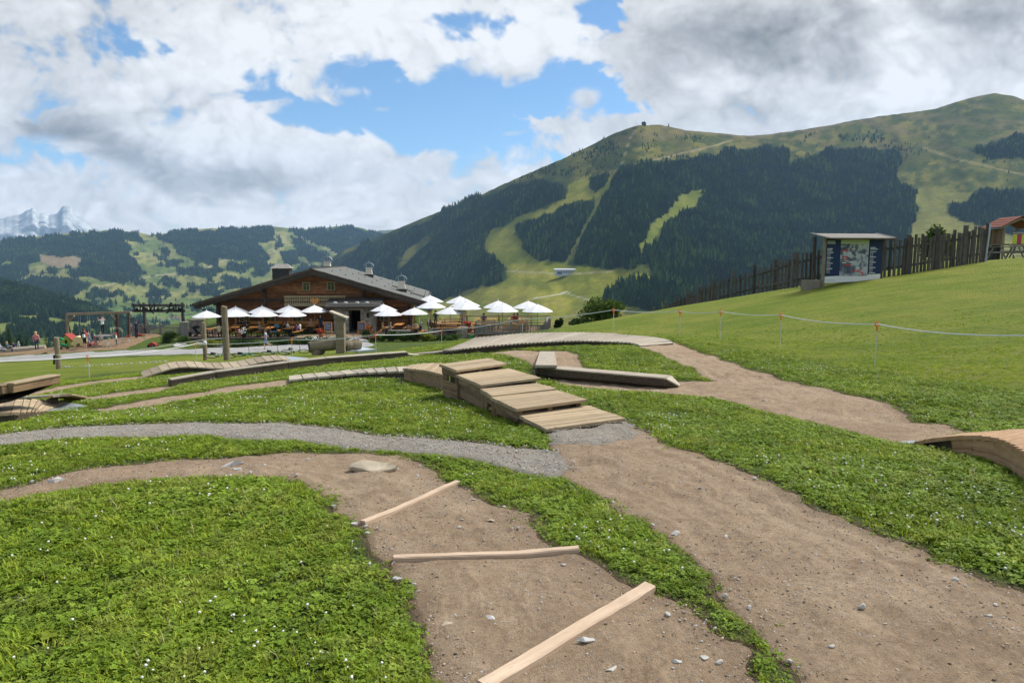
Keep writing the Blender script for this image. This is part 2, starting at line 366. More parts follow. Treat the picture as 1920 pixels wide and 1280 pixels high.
DIRT = [dens(p) for p in (PATH_MAIN, PATH_LEFT, PATH_UP)]
THIN = [dens(p) for p in (THIN1, THIN2, THIN3)]
def wob(X, Y): return (fbm(X * 1.3, Y * 1.3, 5, 4) - .5) * .44 + (fbm(X * 6, Y * 6, 7, 3) - .5) * .20
def sd_of(polys, X, Y):
    s = np.full(np.shape(X), -1e3)
    for p in polys:
        pa = np.array(p); x0, y0 = pa.min(0) - .8; x1, y1 = pa.max(0) + .8
        k = (X > x0) & (X < x1) & (Y > y0) & (Y < y1)
        if k.any(): s[k] = np.maximum(s[k], polysd(X[k], Y[k], p))
    return s
def sd_dirt(X, Y): return sd_of(DIRT, X, Y) + wob(X, Y) * .55
def sd_thin(X, Y): return sd_of(THIN, X, Y) + wob(X, Y) * .9
def sd_grav(X, Y): return sd_of([PATH_GRAVEL], X, Y) + wob(X, Y) * .5
def sd_patch(X, Y): return sd_of([GRAVEL_PATCH], X, Y) + wob(X, Y) * .9
def sd_road(X, Y): return sd_of([ROAD], X, Y) + wob(X, Y)
def sd_chip(X, Y): return sd_of([CHIPS], X, Y) + wob(X, Y)
def ground_z(X, Y, sd_any=None):
    X = np.asarray(X, float); Y = np.asarray(Y, float)
    r = np.hypot(X, Y)
    z = base_z(X, Y) + (fbm(X * .55, Y * .55, 31, 3) - .5) * .10 * sstep(60, 10, r) + (fbm(X * 2.6, Y * 2.6, 37, 3) - .5) * .035 * sstep(40, 8, r)
    if sd_any is None: sd_any = np.maximum.reduce([sd_dirt(X, Y), sd_grav(X, Y), sd_thin(X, Y)])
    return z - .028 * sstep(-.14, .16, sd_any)
def gz(x, y): return float(ground_z(np.array([x]), np.array([y]))[0])
def G(u, v):
    p = G0(u, v); return Vector((p.x, p.y, gz(p.x, p.y)))
def GY(u, d):                         # ground point in column u, d metres ahead
    p = P(u, 700, d)
    for _ in range(4):
        z = gz(p.x, p.y); x, y, zz = rayd(u, 640); vv = project(p.x, p.y, z)[1]; p = P(u, vv, d)
    return Vector((p.x, p.y, gz(p.x, p.y)))
az = np.concatenate([np.linspace(-180, -52, 60), np.linspace(-51, 51, 860), np.linspace(52, 180, 60)[:-1]])
rr = np.concatenate([[.02, .5, 1.0], np.exp(np.linspace(math.log(1.5), math.log(40), 400)), np.exp(np.linspace(math.log(40.5), math.log(320), 110))])
AZ, RR = np.meshgrid(np.radians(az), rr); GX, GYY = np.sin(AZ) * RR, np.cos(AZ) * RR
S_D, S_G, S_T = sd_dirt(GX, GYY), sd_grav(GX, GYY), sd_thin(GX, GYY)
S_ANY = np.maximum.reduce([S_D, S_G, S_T]); GZ = ground_z(GX, GYY, S_ANY)
nr, nc = GX.shape
i0 = np.arange(nr - 1)[:, None] * nc + np.arange(nc)[None, :]; i1 = np.arange(nr - 1)[:, None] * nc + (np.arange(nc)[None, :] + 1) % nc
GF = np.stack([i0, i0 + nc, i1 + nc, i1], -1)[:, :, ::-1].reshape(-1, 4)
GV = np.stack([GX, GYY, GZ], -1).reshape(-1, 3)
MOWN = gpoly([(1040,622),(1150,630),(1274,640),(1380,660),(1462,672),(1560,690),(1640,704),(1780,722),(1920,738),(2300,790)]) + [(60, 5), (70, 45), (40, 75), (5, 62)]
MOWN2 = gpoly([(-300,742),(0,722),(100,712),(200,700),(330,690),(480,680),(640,664),(690,660),(700,650),(480,662),(0,680),(-300,698)])
def mown_at(X, Y):
    s = np.maximum(polysd(X, Y, MOWN), polysd(X, Y, MOWN2) * 1.0) + (fbm(X * .8, Y * .8, 77, 4) - .5) * 1.6
    return sstep(-.5, .8, s)
def ground_material():
    m, nt, b = nodes('meadow_ground'); o = objcoord(nt)
    mo = attr(nt, 'mown', 'Fac'); bare = attr(nt, 'bare', 'Fac')
    n1 = noise(nt, o, .35, 5, .6); n2 = noise(nt, o, 3.2, 5, .65); n3 = noise(nt, o, 26, 4, .7); n4 = noise(nt, o, 90, 2, .6)
    st = objcoord(nt, (.35, 2.6, 1)); n5 = noise(nt, st, .8, 6, .7)
    lush = mixc(nt, ramp2(nt, n3, .32, .68), (.035, .068, .008), (.135, .195, .028)); lush = mixc(nt, ramp2(nt, n2, .4, .7, (0, 0, 0), (.5, .5, .5)), lush, (.17, .225, .04))
    cut = mixc(nt, ramp2(nt, n5, .35, .66), (.155, .235, .012), (.295, .365, .030)); cut = mixc(nt, ramp2(nt, n1, .42, .68, (0, 0, 0), (.75, .75, .75)), cut, (.40, .385, .065))
    cut = mixc(nt, ramp2(nt, n2, .56, .74, (0, 0, 0), (.45, .45, .45)), cut, (.075, .125, .006)); cut = mixc(nt, ramp2(nt, n3, .3, .62, (.62, .62, .62), (0, 0, 0)), cut, (.06, .10, .006))
    col = mixc(nt, mo, lush, cut)
    dirt = mixc(nt, ramp2(nt, n2, .3, .7), (.10, .066, .038), (.21, .15, .09))
    col = mixc(nt, bare, col, dirt); nt.links.new(col, b.inputs['Base Color'])
    ad = nd(nt, 'ShaderNodeMath', operation='ADD'); nt.links.new(n3, ad.inputs[0]); nt.links.new(n4, ad.inputs[1])
    bump(nt, b, ad.outputs[0], 1.0, .08); b.inputs['Roughness'].default_value = .95; return m
_r = RR.ravel(); MO = mown_at(GX.ravel(), GYY.ravel())
BARE = sstep(-.10, .0, S_ANY.ravel())
struct(link('ground', raw_mesh('ground', GV, GF, [ground_material()], True, {'mown': MO, 'bare': BARE})))
def sheet(name, mat, S, lift, lo=-.03, extra=None):
    """a path: a sheet that rises out of the ground along its edge"""
    S = S.ravel(); wid = np.maximum(.10, .022 * RR.ravel()); keep = S > -wid
    f = GF[keep[GF].all(1)]
    f = f[np.hypot(*(GV[f[:, 0], :2].T)) < 200]
    used, inv = np.unique(f, return_inverse=True); v = GV[used].copy(); s = S[used]; lo = -wid[used] * .3
    rad = np.hypot(v[:, 0], v[:, 1])
    v[:, 2] += np.clip(s * .35, lo, lift * np.maximum(1, rad / 20))
    if extra is not None: v[:, 2] += extra(v[:, 0], v[:, 1]) * sstep(0, .2, s)
    return struct(link(name, raw_mesh(name, v, inv.reshape(-1, 4), [mat], True, {'edge': s})))
def dirt_material(name, c0, c1, c2, peb=(.33, .30, .26), pebf=.16):
    m, nt, b = nodes(name); o = objcoord(nt)
    n0 = noise(nt, o, .7, 4, .6); n1 = noise(nt, o, 5, 6, .7); n2 = noise(nt, o, 46, 5, .75); n3 = noise(nt, o, 150, 3, .7)
    vo = nd(nt, 'ShaderNodeTexVoronoi'); vo.inputs['Scale'].default_value = 95; nt.links.new(o, vo.inputs['Vector'])
    vr = nd(nt, 'ShaderNodeSeparateColor'); nt.links.new(vo.outputs['Color'], vr.inputs[0])
    col = mixc(nt, ramp2(nt, n1, .3, .7), c0, c1); col = mixc(nt, ramp2(nt, n0, .4, .66, (0, 0, 0), (.8, .8, .8)), col, c2)
    n6 = noise(nt, o, 1.6, 5, .62, .8); col = mixc(nt, ramp2(nt, n6, .5, .68, (0, 0, 0), (.62, .62, .62)), col, tuple(x * .74 for x in c0)); n7 = noise(nt, o, 14, 5, .7); col = mixc(nt, ramp2(nt, n7, .48, .7, (0, 0, 0), (.5, .5, .5)), col, tuple(x * .5 for x in c0)); col = mixc(nt, ramp2(nt, n2, .42, .75, (0, 0, 0), (.65, .65, .65)), col, tuple(x * .40 for x in c0))
    pm = nd(nt, 'ShaderNodeMath', operation='GREATER_THAN'); pm.inputs[1].default_value = 1 - pebf * .35; nt.links.new(vr.outputs[0], pm.inputs[0])
    pd = nd(nt, 'ShaderNodeMath', operation='LESS_THAN'); pd.inputs[1].default_value = .42; nt.links.new(vo.outputs['Distance'], pd.inputs[0])
    pp = nd(nt, 'ShaderNodeMath', operation='MULTIPLY'); nt.links.new(pm.outputs[0], pp.inputs[0]); nt.links.new(pd.outputs[0], pp.inputs[1])
    pc = mixc(nt, vr.outputs[1], tuple(x * .6 for x in peb), tuple(min(1, x * 1.25) for x in peb)); col = mixc(nt, pp.outputs[0], col, pc)
    cv = nd(nt, 'ShaderNodeCombineXYZ'); em = nd(nt, 'ShaderNodeMath', operation='MULTIPLY'); em.inputs[1].default_value = 5.5; nt.links.new(attr(nt, 'edge', 'Fac'), em.inputs[0]); nt.links.new(em.outputs[0], cv.inputs[0]); em2 = nd(nt, 'ShaderNodeMath', operation='MULTIPLY'); em2.inputs[1].default_value = 3; nt.links.new(noise(nt, o, .35, 3), em2.inputs[0]); nt.links.new(em2.outputs[0], cv.inputs[1])
    rut = noise(nt, cv.outputs[0], 1.3, 4, .6); col = mixc(nt, ramp2(nt, rut, .48, .66, (0, 0, 0), (.5, .5, .5)), col, tuple(x * .62 for x in c0)); col = mixc(nt, ramp2(nt, rut, .28, .44, (.4, .4, .4), (0, 0, 0)), col, tuple(min(1, x * 1.12) for x in c2))
    ed = ramp2(nt, attr(nt, 'edge', 'Fac'), .0, .16, (.55, .55, .55), (0, 0, 0)); col = mixc(nt, ed, col, tuple(x * .55 for x in c0))
    nt.links.new(col, b.inputs['Base Color']); b.inputs['Roughness'].default_value = .95
    a1 = nd(nt, 'ShaderNodeMath', operation='ADD'); nt.links.new(n2, a1.inputs[0]); nt.links.new(n3, a1.inputs[1])
    a2 = nd(nt, 'ShaderNodeMath', operation='ADD'); nt.links.new(a1.outputs[0], a2.inputs[0]); nt.links.new(pp.outputs[0], a2.inputs[1])
    bump(nt, b, a2.outputs[0], .9, .018); return m
MD = dirt_material('path_earth', (.34, .235, .145), (.455, .335, .22), (.50, .378, .255))
MG = dirt_material('path_gravel', (.33, .30, .25), (.43, .395, .34), (.38, .325, .255), (.46, .44, .41), 1.0)
MR = dirt_material('road_gravel', (.39, .38, .365), (.49, .48, .465), (.43, .415, .395), (.6, .6, .58), .8)
MC = dirt_material('wood_chips', (.26, .165, .09), (.40, .27, .16), (.34, .225, .13), (.5, .36, .22), 1.8)
BATTENS = [gpoly(q) for q in ([(680,985),(858,903)], [(738,1049),(1085,1037)], [(905,1290),(1218,1104)])]   # soil is packed level beside the battens
rel = lambda x, y: np.clip((fbm(x * 4, y * 4, 51, 5, .6) - .36) * .075, -.003, .035) * sstep(.06, .35, np.minimum.reduce([segdist(x, y, q, False) for q in BATTENS]))
sheet('dirt_path', MD, S_D, .012, extra=rel); sheet('narrow_dirt_path', MD, S_T, .012)
sheet('gravel_path', MG, S_G, .016, extra=rel); sheet('gravel_ramp_foot', MG, sd_patch(GX, GYY), .035, extra=rel)
sheet('gravel_road', MR, sd_road(GX, GYY), .02); sheet('playground_wood_chips', MC, sd_chip(GX, GYY), .03)
# ------------------------------------------------------------------ far land: surfaces surveyed as bearings, sight heights and distances
def polar_land(name, u0, u1, cols, rows, vs, vf, Df, Dr, relief, colour, pw=1.0, seed=0, back=True):
    us = np.linspace(u0, u1, cols); t = np.linspace(0, 1, rows)
    U, T = np.meshgrid(us, t); VS = vs(us); VS = VS + (fbm(us / 9, us * 0, seed + 3, 4) - .5) * 2.2
    V = vf + (VS[None, :] - vf) * T
    D = Df(us)[None, :] + (Dr(us) - Df(us))[None, :] * T ** pw
    env_ = np.sin(np.pi * np.clip(T, 0, 1)) ** .7
    rel = (fbm(U / 160, T * 2.2, seed, 4) - .5) * 2 + (fbm(U / 60 + T * 2, T * 5, seed + 9, 5) - .5) * .9
    D = D * (1 + relief * rel * env_)
    D = np.maximum.accumulate(D, axis=0) + T * 2
    x, y, z = rayd(U, V); X = x / y * D; Z = EYE + z / y * D; Y = D
    vv = np.stack([X, Y, Z], -1)
    if back:
        last = vv[-1]; ex = []
        for k, f in ((1, .18), (2, .6)): q = last.copy(); q[:, :2] *= 1 + .12 * k; q[:, 2] -= (last[:, 1] * .12) * f; ex.append(q)
        vv = np.concatenate([vv, np.array(ex)]); U = np.concatenate([U, U[-2:]]); V = np.concatenate([V, V[-1:] + np.array([[0], [0]])])
    n = vv.shape[0]
    i0 = np.arange(n - 1)[:, None] * cols + np.arange(cols - 1)[None, :]
    F = np.stack([i0, i0 + 1, i0 + cols + 1, i0 + cols], -1).reshape(-1, 4)
    c = colour(U, V)
    m, nt, b = nodes(name + '_surface'); b.inputs['Roughness'].default_value = 1; b.inputs['Specular IOR Level'].default_value = .05
    o = objcoord(nt); nn = noise(nt, o, .012, 8, .65); n2 = noise(nt, o, .06, 5, .7)
    col = mixc(nt, ramp2(nt, nn, .35, .68, (.55, .6, .5), (1.25, 1.2, 1.2)), (1, 1, 1), (1, 1, 1))
    mul = mixc(nt, 1.0, attr(nt, 'col'), ramp2(nt, nn, .3, .7, (.68, .72, .66), (1.22, 1.2, 1.2)), 'MULTIPLY')
    mul = mixc(nt, 1.0, mul, ramp2(nt, n2, .3, .7, (.78, .8, .78), (1.16, 1.14, 1.12)), 'MULTIPLY')
    nt.links.new(mul, b.inputs['Base Color']); bump(nt, b, n2, .6, 6)
    ob = struct(link(name, raw_mesh(name, vv.reshape(-1, 3), F, [m], True, {'col': c.reshape(-1, 3)})))
    return ob, vv[:rows], us, U[:rows], V[:rows]
def lerpc(a, b, t): return np.asarray(a) + (np.asarray(b) - np.asarray(a)) * t[..., None]

# ---- the big mountain on the right
RS = [(-200,760),(300,640),(480,565),(560,520),(610,491),(640,471),(690,451),(740,431),(800,406),(850,387),(900,366),(950,343),(1000,321),(1050,300),(1100,276),(1150,251),(1180,240),(1200,235),(1240,234),(1290,245),(1330,248),(1380,253),(1410,255),(1450,251),(1500,244),(1550,236),(1600,226),(1650,218),(1700,212),(1750,205),(1800,189),(1840,179),(1865,175),(1900,180),(1920,187),(2000,205),(2200,255),(2600,330),(3200,440)]
F_RIGHT = {
 'flank': [(380,640),(480,580),(560,526),(610,494),(640,474),(690,454),(740,434),(800,408),(850,389),(900,369),(950,350),(1000,338),(1040,340),(1062,346),(1068,360),(1060,373),(1007,389),(973,410),(933,427),(923,430),(912,446),(902,461),(912,472),(923,480),(934,488),(940,496),(946,520),(940,527),(907,537),(867,543),(833,562),(800,590),(760,640),(700,700),(380,700)],
 'islet': [(1107,333),(1140,323),(1138,343),(1120,363),(1103,350)],
 'middle': [(967,427),(1007,407),(1057,387),(1113,372),(1107,397),(1087,437),(1070,470),(1058,493),(1037,493),(1000,483),(980,467),(977,447)],
 'main': [(1147,335),(1160,313),(1223,303),(1280,297),(1326,288),(1373,276),(1430,276),(1508,276),(1604,274),(1696,287),(1681,314),(1681,333),(1716,353),(1727,391),(1712,422),(1696,449),(1690,560),(1600,640),(1240,640),(1226,580),(1133,566),(1140,547),(1160,527),(1223,527),(1220,500),(1190,490),(1177,505),(1077,497),(1072,492),(1085,455),(1102,420),(1122,380)],
 'right': [(1777,387),(1816,368),(1835,353),(1920,353),(2060,350),(2300,380),(2300,520),(1920,445),(1855,426),(1797,414)],
 'top': [(1812,279),(1858,262),(1920,249),(2020,240),(2100,300),(1920,297),(1855,297)],
 'far': [(2150,400),(2700,420),(3200,470),(3200,640),(2150,640)],
}
F_CLEAR = [[(1276,364),(1325,356),(1300,388),(1255,410),(1228,450),(1205,478),(1196,470),(1222,425),(1245,400)], [(1178,500),(1222,497),(1224,527),(1190,528)], [(800,440),(760,470),(742,500),(748,506),(775,478),(812,446)], [(1470,268),(1560,262),(1540,285),(1480,300)]]
def jit(U, V): return U + (fbm(U / 22, V / 22, 5, 3) - .5) * 22, V + (fbm(U / 22 + 40, V / 22, 6, 3) - .5) * 16
def forest_right(U, V):
    u, v = jit(U, V); f = np.zeros(np.shape(U))
    for p in F_RIGHT.values(): f = np.maximum(f, inpoly(u, v, p) * 1.0)
    f = np.where(inpoly(U, V, F_CLEAR[2]) | inpoly(u, v, F_CLEAR[0]) | inpoly(u, v, F_CLEAR[1]) | inpoly(u, v, F_CLEAR[3]), 0, f)
    lift = segdist(U, V, [(1142,342),(1100,420),(1058,500)], False); return np.where(lift < 3.0, 0, f)
def sparse_right(U, V):               # thin tree cover above the forest edge
    n = fbm(U / 38, V / 20, 66, 4)
    a = sstep(310, 270, V) * sstep(246, 262, V) * sstep(1230, 1330, U) * sstep(1760, 1640, U) * sstep(.48, .62, n)
    b = sstep(262, 285, V) * sstep(350, 300, V) * sstep(1700, 1800, U) * sstep(.58, .7, n) * .5
    c = sstep(232, 300, V) * sstep(345, 320, V) * (np.abs(U - 1180) < 120) * sstep(.5, .66, n) * .45
    d = inpoly(U, V, [(950,345),(1060,300),(1150,262),(1180,300),(1110,330),(1060,340)]) * sstep(.42, .6, n) * .5
    return np.maximum.reduce([a * .9, b, c, d])
def col_right(U, V):
    n = fbm(U / 55, V / 22, 12, 5); n2 = fbm(U / 14, V / 8, 19, 4)
    c = lerpc((.066, .082, .016), (.160, .148, .034), sstep(.3, .7, n))  # meadow colour lowered to hold the cloud shadow over the mountain
    c = lerpc(c, np.array([.040, .062, .018]), sstep(.46, .62, n2) * .85)               # alpine shrubs
    brown = sstep(330, 240, V) * sstep(.45, .65, fbm(U / 40, V / 10, 23, 4)) * .6
    c = lerpc(c, np.array([.16, .125, .062]), brown)
    ski = inpoly(*jit(U, V), [(1067,345),(1105,328),(1142,330),(1145,350),(1120,375),(1060,388),(1007,410),(967,430),(980,470),(1000,487),(1060,497),(1180,508),(1225,520),(1230,560),(1130,600),(1050,640),(700,640),(830,566),(905,540),(950,520),(935,487),(900,462),(925,430),(975,408),(1060,375)])
    cm = lerpc((.145, .165, .020), (.255, .240, .040), sstep(.3, .7, n)); cm = lerpc(cm, np.array([.20, .165, .075]), sstep(530, 610, V) * sstep(.5, .68, n2) * .7)  # ski run colour also lowered for cloud shadow
    c = np.where(ski[..., None], cm, c)
    gl = inpoly(U, V, [(1276,360),(1330,352),(1300,392),(1250,415),(1205,482),(1190,470),(1240,400)]); c = np.where(gl[..., None], lerpc((.09, .12, .02), (.155, .17, .032), n), c)
    rs = inpoly(*jit(U, V), [(1700,352),(1760,352),(1830,360),(1790,385),(1775,400),(1800,420),(1860,432),(1930,450),(1930,520),(1690,520),(1700,440),(1728,400)]); c = np.where(rs[..., None], lerpc((.11, .12, .03), (.21, .20, .055), n), c)
    def line(pts, wd, cc):
        nonlocal c
        d = segdist(U, V + (n2 - .5) * 4, pts, False); c = lerpc(c, np.array(cc), sstep(wd, wd * .3, d) * .85)
    line([(1100,336),(1180,312),(1240,297),(1300,283),(1345,272),(1375,262)], 2.0, (.30, .25, .14)); line([(1196,240),(1180,262),(1165,312)], 1.5, (.3, .28, .16))
    line([(905,507),(1000,510),(1060,515),(1150,508)], 1.8, (.36, .32, .20)); line([(1730,277),(1800,300),(1880,318),(1930,330)], 2.5, (.26, .22, .10))
    line([(1240,237),(1330,250),(1410,257),(1500,247),(1650,221)], 3, (.17, .135, .085)); line([(1142,342),(1100,420),(1058,500)], 3.5, (.16, .19, .05))
    line([(1120,568),(1060,548),(1000,560)], 1.6, (.42, .40, .33)); line([(1040,640),(1090,590),(1130,572)], 2, (.3, .27, .15))
    f = np.maximum(forest_right(U, V), 0); c = lerpc(c, np.array([.018, .034, .014]), f * .92)
    return c
vsr = lambda u: lerp_pts(RS, u)
DRr = lambda u: lerp_pts([(-200,5200),(300,4700),(600,4300),(800,3500),(1000,2900),(1200,2500),(1400,2900),(1650,3100),(1865,3000),(2300,2700),(3200,2600)], u)
DFr = lambda u: lerp_pts([(-200,1900),(300,1500),(600,1150),(800,620),(1000,420),(1300,420),(1865,420),(3200,420)], u)
LAND_R = polar_land('right_mountain', -100, 3000, 620, 220, vsr, 740, DFr, DRr, .05, col_right, .9, 100)

# ---- hills across the valley on the left
LS = [(-1600,420),(-700,440),(-200,452),(0,450),(60,444),(120,438),(180,433),(215,431),(260,436),(285,441),(340,432),(400,428),(450,427),(500,424.5),(520,425.5),(560,430),(600,428),(630,424),(655,423),(680,428),(712,438),(740,452),(800,480),(900,540),(1000,600)]
F_LEFT = [[(-700,440),(-200,452),(0,451),(60,445),(120,439),(180,434),(221,432),(232,440),(244,459),(259,466),(240,470),(255,489),(262,500),(270,511),(262,522),(230,528),(206,530),(180,522),(140,512),(109,500),(75,489),(0,492),(-700,500)],
 [(223,432),(262,437),(272,455),(252,454),(230,442)],
 [(285,441),(337,433),(400,429),(495,426),(515,427),(514,451),(484,455),(495,465),(499,477),(472,489),(430,486),(412,485),(390,496),(365,488),(349,481),(335,470),(322,462),(300,450)],
 [(540,432),(600,429),(655,425),(712,439),(730,450),(690,480),(650,490),(625,470),(590,455),(560,440)],
 [(545,440),(570,450),(600,470),(630,490),(600,492),(575,489),(555,470),(543,455)],
 [(60,519),(131,519),(165,530),(160,545),(135,556),(80,552),(37,545),(30,530)],[(0,500),(50,492),(60,510),(20,530),(-200,540),(-200,500)],
 [(277,530),(311,545),(300,570),(285,565)],[(367,534),(405,532),(408,556),(375,555)],[(416,515),(469,522),(476,534),(427,547)],[(470,485),(505,480),(506,510),(480,520)],
 [(165,540),(205,546),(232,545),(230,558),(190,556),(168,560)],[(296,516),(330,520),(322,528),(298,527)],[(520,440),(530,440),(532,455),(524,470),(516,462)],[(528,470),(555,470),(560,492),(540,500)],
 [(298,464),(318,466),(320,476),(303,474)],[(290,474),(302,478),(300,484),(291,481)],[(312,492),(326,494),(324,502),(313,500)],[(390,518),(403,519),(402,528),(391,527)],[(350,533),(362,534),(361,546),(351,545)],
 [(180,470),(205,472),(190,482)],[(330,505),(380,500),(420,505),(400,520),(340,516)],[(430,490),(470,495),(462,512),(420,505)],
 [(560,500),(640,495),(720,480),(760,500),(700,540),(600,540),(540,520)]]
def jitl(U, V): return U + (fbm(U / 14, V / 9, 5, 4) - .5) * 24, V + (fbm(U / 14 + 40, V / 9, 6, 4) - .5) * 11
def forest_left(U, V):
    u, v = jitl(U, V); f = np.zeros(np.shape(U))
    for p in F_LEFT: f = np.maximum(f, inpoly(u, v, p) * 1.0)
    low = sstep(560, 585, V) * (fbm(U / 26, V / 7, 71, 4) > .60) * 1.0
    clump = (V > 470) * (fbm(U / 15, V / 7, 73, 3) > .66) * 1.0
    br = inpoly(u, v, [(68,476),(150,484),(152,500),(105,502),(75,490)]); f = np.maximum.reduce([f, low, clump])
    return np.where(br, 0, f)
def col_left(U, V):
    n = fbm(U / 36, V / 12, 12, 5); n2 = fbm(U / 9, V / 5, 19, 4)
    c = lerpc((.105, .14, .036), (.225, .215, .072), sstep(.32, .68, n))
    c = lerpc(c, np.array([.10, .165, .035]), sstep(545, 600, V) * .75); c = lerpc(c, np.array([.055, .085, .026]), sstep(.56, .66, n2) * .7)
    br = inpoly(U, V, [(68,476),(150,482),(152,500),(105,502),(75,490)]); c = np.where(br[..., None], lerpc((.20, .145, .085), (.26, .2, .12), n), c)
    for pts in ([(170,540),(230,528),(300,516),(380,508),(400,495),(412,488)], [(392,500),(410,492),(440,482)], [(560,440),(600,460),(634,480)], [(200,600),(260,580),(340,575)]):
        d = segdist(U, V, pts, False); c = lerpc(c, np.array([.33, .30, .19]), sstep(1.8, .5, d) * .8)
    sk = inpoly(U, V, [(500,432),(540,436),(530,470),(505,510),(500,470),(524,455),(520,440)]); c = np.where(sk[..., None], lerpc((.19, .19, .07), (.27, .25, .1), n), c)
    return lerpc(c, np.array([.020, .036, .016]), forest_left(U, V) * .92)
vsl = lambda u: lerp_pts(LS, u)
DRl = lambda u: lerp_pts([(-1600,4200),(-200,4800),(220,5000),(500,6000),(720,6400),(1000,6400)], u)
DFl = lambda u: lerp_pts([(-1600,500),(0,700),(400,900),(1000,1500)], u)
LAND_L = polar_land('left_hills', -1500, 1000, 560, 200, vsl, 745, DFl, DRl, .05, col_left, 1.25, 200)
# ---- dark forest spur coming down from the left, nearer
SPS = [(-1600,430),(-300,512),(0,531),(40,541),(75,552),(124,565),(169,579),(200,592),(240,606),(300,628),(380,660),(460,700)]
def col_spur(U, V):
    n = fbm(U / 30, V / 10, 12, 5); c = lerpc((.10, .145, .035), (.17, .19, .055), n)
    return lerpc(c, np.array([.016, .030, .014]), forest_spur(U, V) * .95)
def forest_spur(U, V):
    cl = inpoly(*jit(U, V), [(38,592),(78,590),(110,600),(190,606),(320,640),(320,700),(-40,700),(-40,606)]) & (fbm(U / 20, V / 7, 3, 3) < .60)
    return np.where(cl, 0, 1.0)
LAND_S = polar_land('forest_spur', -1500, 450, 330, 110, lambda u: lerp_pts(SPS, u), 745, lambda u: 420 + 0 * u, lambda u: lerp_pts([(-1600,1500),(0,2000),(450,1500)], u), .05, col_spur, 1.1, 300)
# ---- limestone massif far off, haze painted into its pale bluish colour, and two ridges
def col_rock(U, V):
    n = fbm(U / 16 + V / 30, V / 34, 5, 6); n2 = np.abs(2 * vnoise(U / 7 + V / 11, V / 16, 8) - 1)
    c = lerpc((.40, .43, .47), (.50, .52, .55), sstep(.32, .62, n)); return lerpc(c, np.array([.34, .36, .39]), sstep(.25, .0, n2) * .5 + sstep(425, 450, V) * .3)
KS = [(-900,470),(-300,430),(-120,395),(-30,404),(0,412),(25,404),(45,398),(62,390),(75,401),(92,404),(108,398),(118,384),(126,386),(140,398),(158,415),(180,430),(205,444),(212,428),(216,438),(240,446),(255,437),(263,428),(272,440),(290,452)]
polar_land('rocky_massif', -900, 300, 420, 110, lambda u: lerp_pts(KS, u) + (fbm(u / 6, u * 0, 2, 4) - .5) * 9, 520, lambda u: 7600 + 0 * u, lambda u: 9000 + 0 * u, .05, col_rock, 1, 400)
def col_far(U, V): return lerpc((.07, .10, .05), (.12, .14, .07), fbm(U / 10, V / 6, 5, 4))
polar_land('distant_ridge', 640, 900, 120, 30, lambda u: lerp_pts([(640,450),(690,438),(712,432),(740,431),(770,438),(900,470)], u), 540, lambda u: 6900 + 0 * u, lambda u: 8200 + 0 * u, .03, col_far, 1, 500)

# ------------------------------------------------------------------ scatter helper (geometry nodes)
def scatter(name, pts, rot, scl, idx, templates, mat_kind='stuff', extra=None):
    col = bpy.data.collections.new(name + '_templates')
    for k, (me) in enumerate(templates):
        o = bpy.data.objects.new('%s_%02d' % (name, k), me); col.objects.link(o)
    me = bpy.data.meshes.new(name); me.vertices.add(len(pts)); me.vertices.foreach_set('co', np.asarray(pts, np.float32).ravel())
    for an, ty, fld, v in (('rot', 'FLOAT_VECTOR', 'vector', rot), ('scl', 'FLOAT_VECTOR', 'vector', scl), ('idx', 'INT', 'value', idx)):
        a = me.attributes.new(an, ty, 'POINT'); a.data.foreach_set(fld, np.asarray(v, np.int32 if ty == 'INT' else np.float32).ravel())
    o = link(name, me); o['kind'] = mat_kind
    ng = bpy.data.node_groups.new(name, 'GeometryNodeTree')
    ng.interface.new_socket('Geometry', in_out='INPUT', socket_type='NodeSocketGeometry'); ng.interface.new_socket('Geometry', in_out='OUTPUT', socket_type='NodeSocketGeometry')
    gi = ng.nodes.new('NodeGroupInput'); go = ng.nodes.new('NodeGroupOutput'); ip = ng.nodes.new('GeometryNodeInstanceOnPoints'); ci = ng.nodes.new('GeometryNodeCollectionInfo')
    ci.inputs['Collection'].default_value = col; ci.inputs['Separate Children'].default_value = True; ci.inputs['Reset Children'].default_value = True
    ip.inputs['Pick Instance'].default_value = True
    def na(n, t):
        a = ng.nodes.new('GeometryNodeInputNamedAttribute'); a.data_type = t; a.inputs['Name'].default_value = n
        return [s for s in a.outputs if s.enabled and s.name == 'Attribute'][0]
    e2r = ng.nodes.new('FunctionNodeEulerToRotation'); K = ng.links.new
    K(gi.outputs[0], ip.inputs['Points']); K(ci.outputs[0], ip.inputs['Instance']); K(na('idx', 'INT'), ip.inputs['Instance Index'])
    K(na('rot', 'FLOAT_VECTOR'), e2r.inputs[0]); K(e2r.outputs[0], ip.inputs['Rotation']); K(na('scl', 'FLOAT_VECTOR'), ip.inputs['Scale'])
    K(ip.outputs[0], go.inputs[0])
    md = o.modifiers.new('scatter', 'NODES'); md.node_group = ng; return o

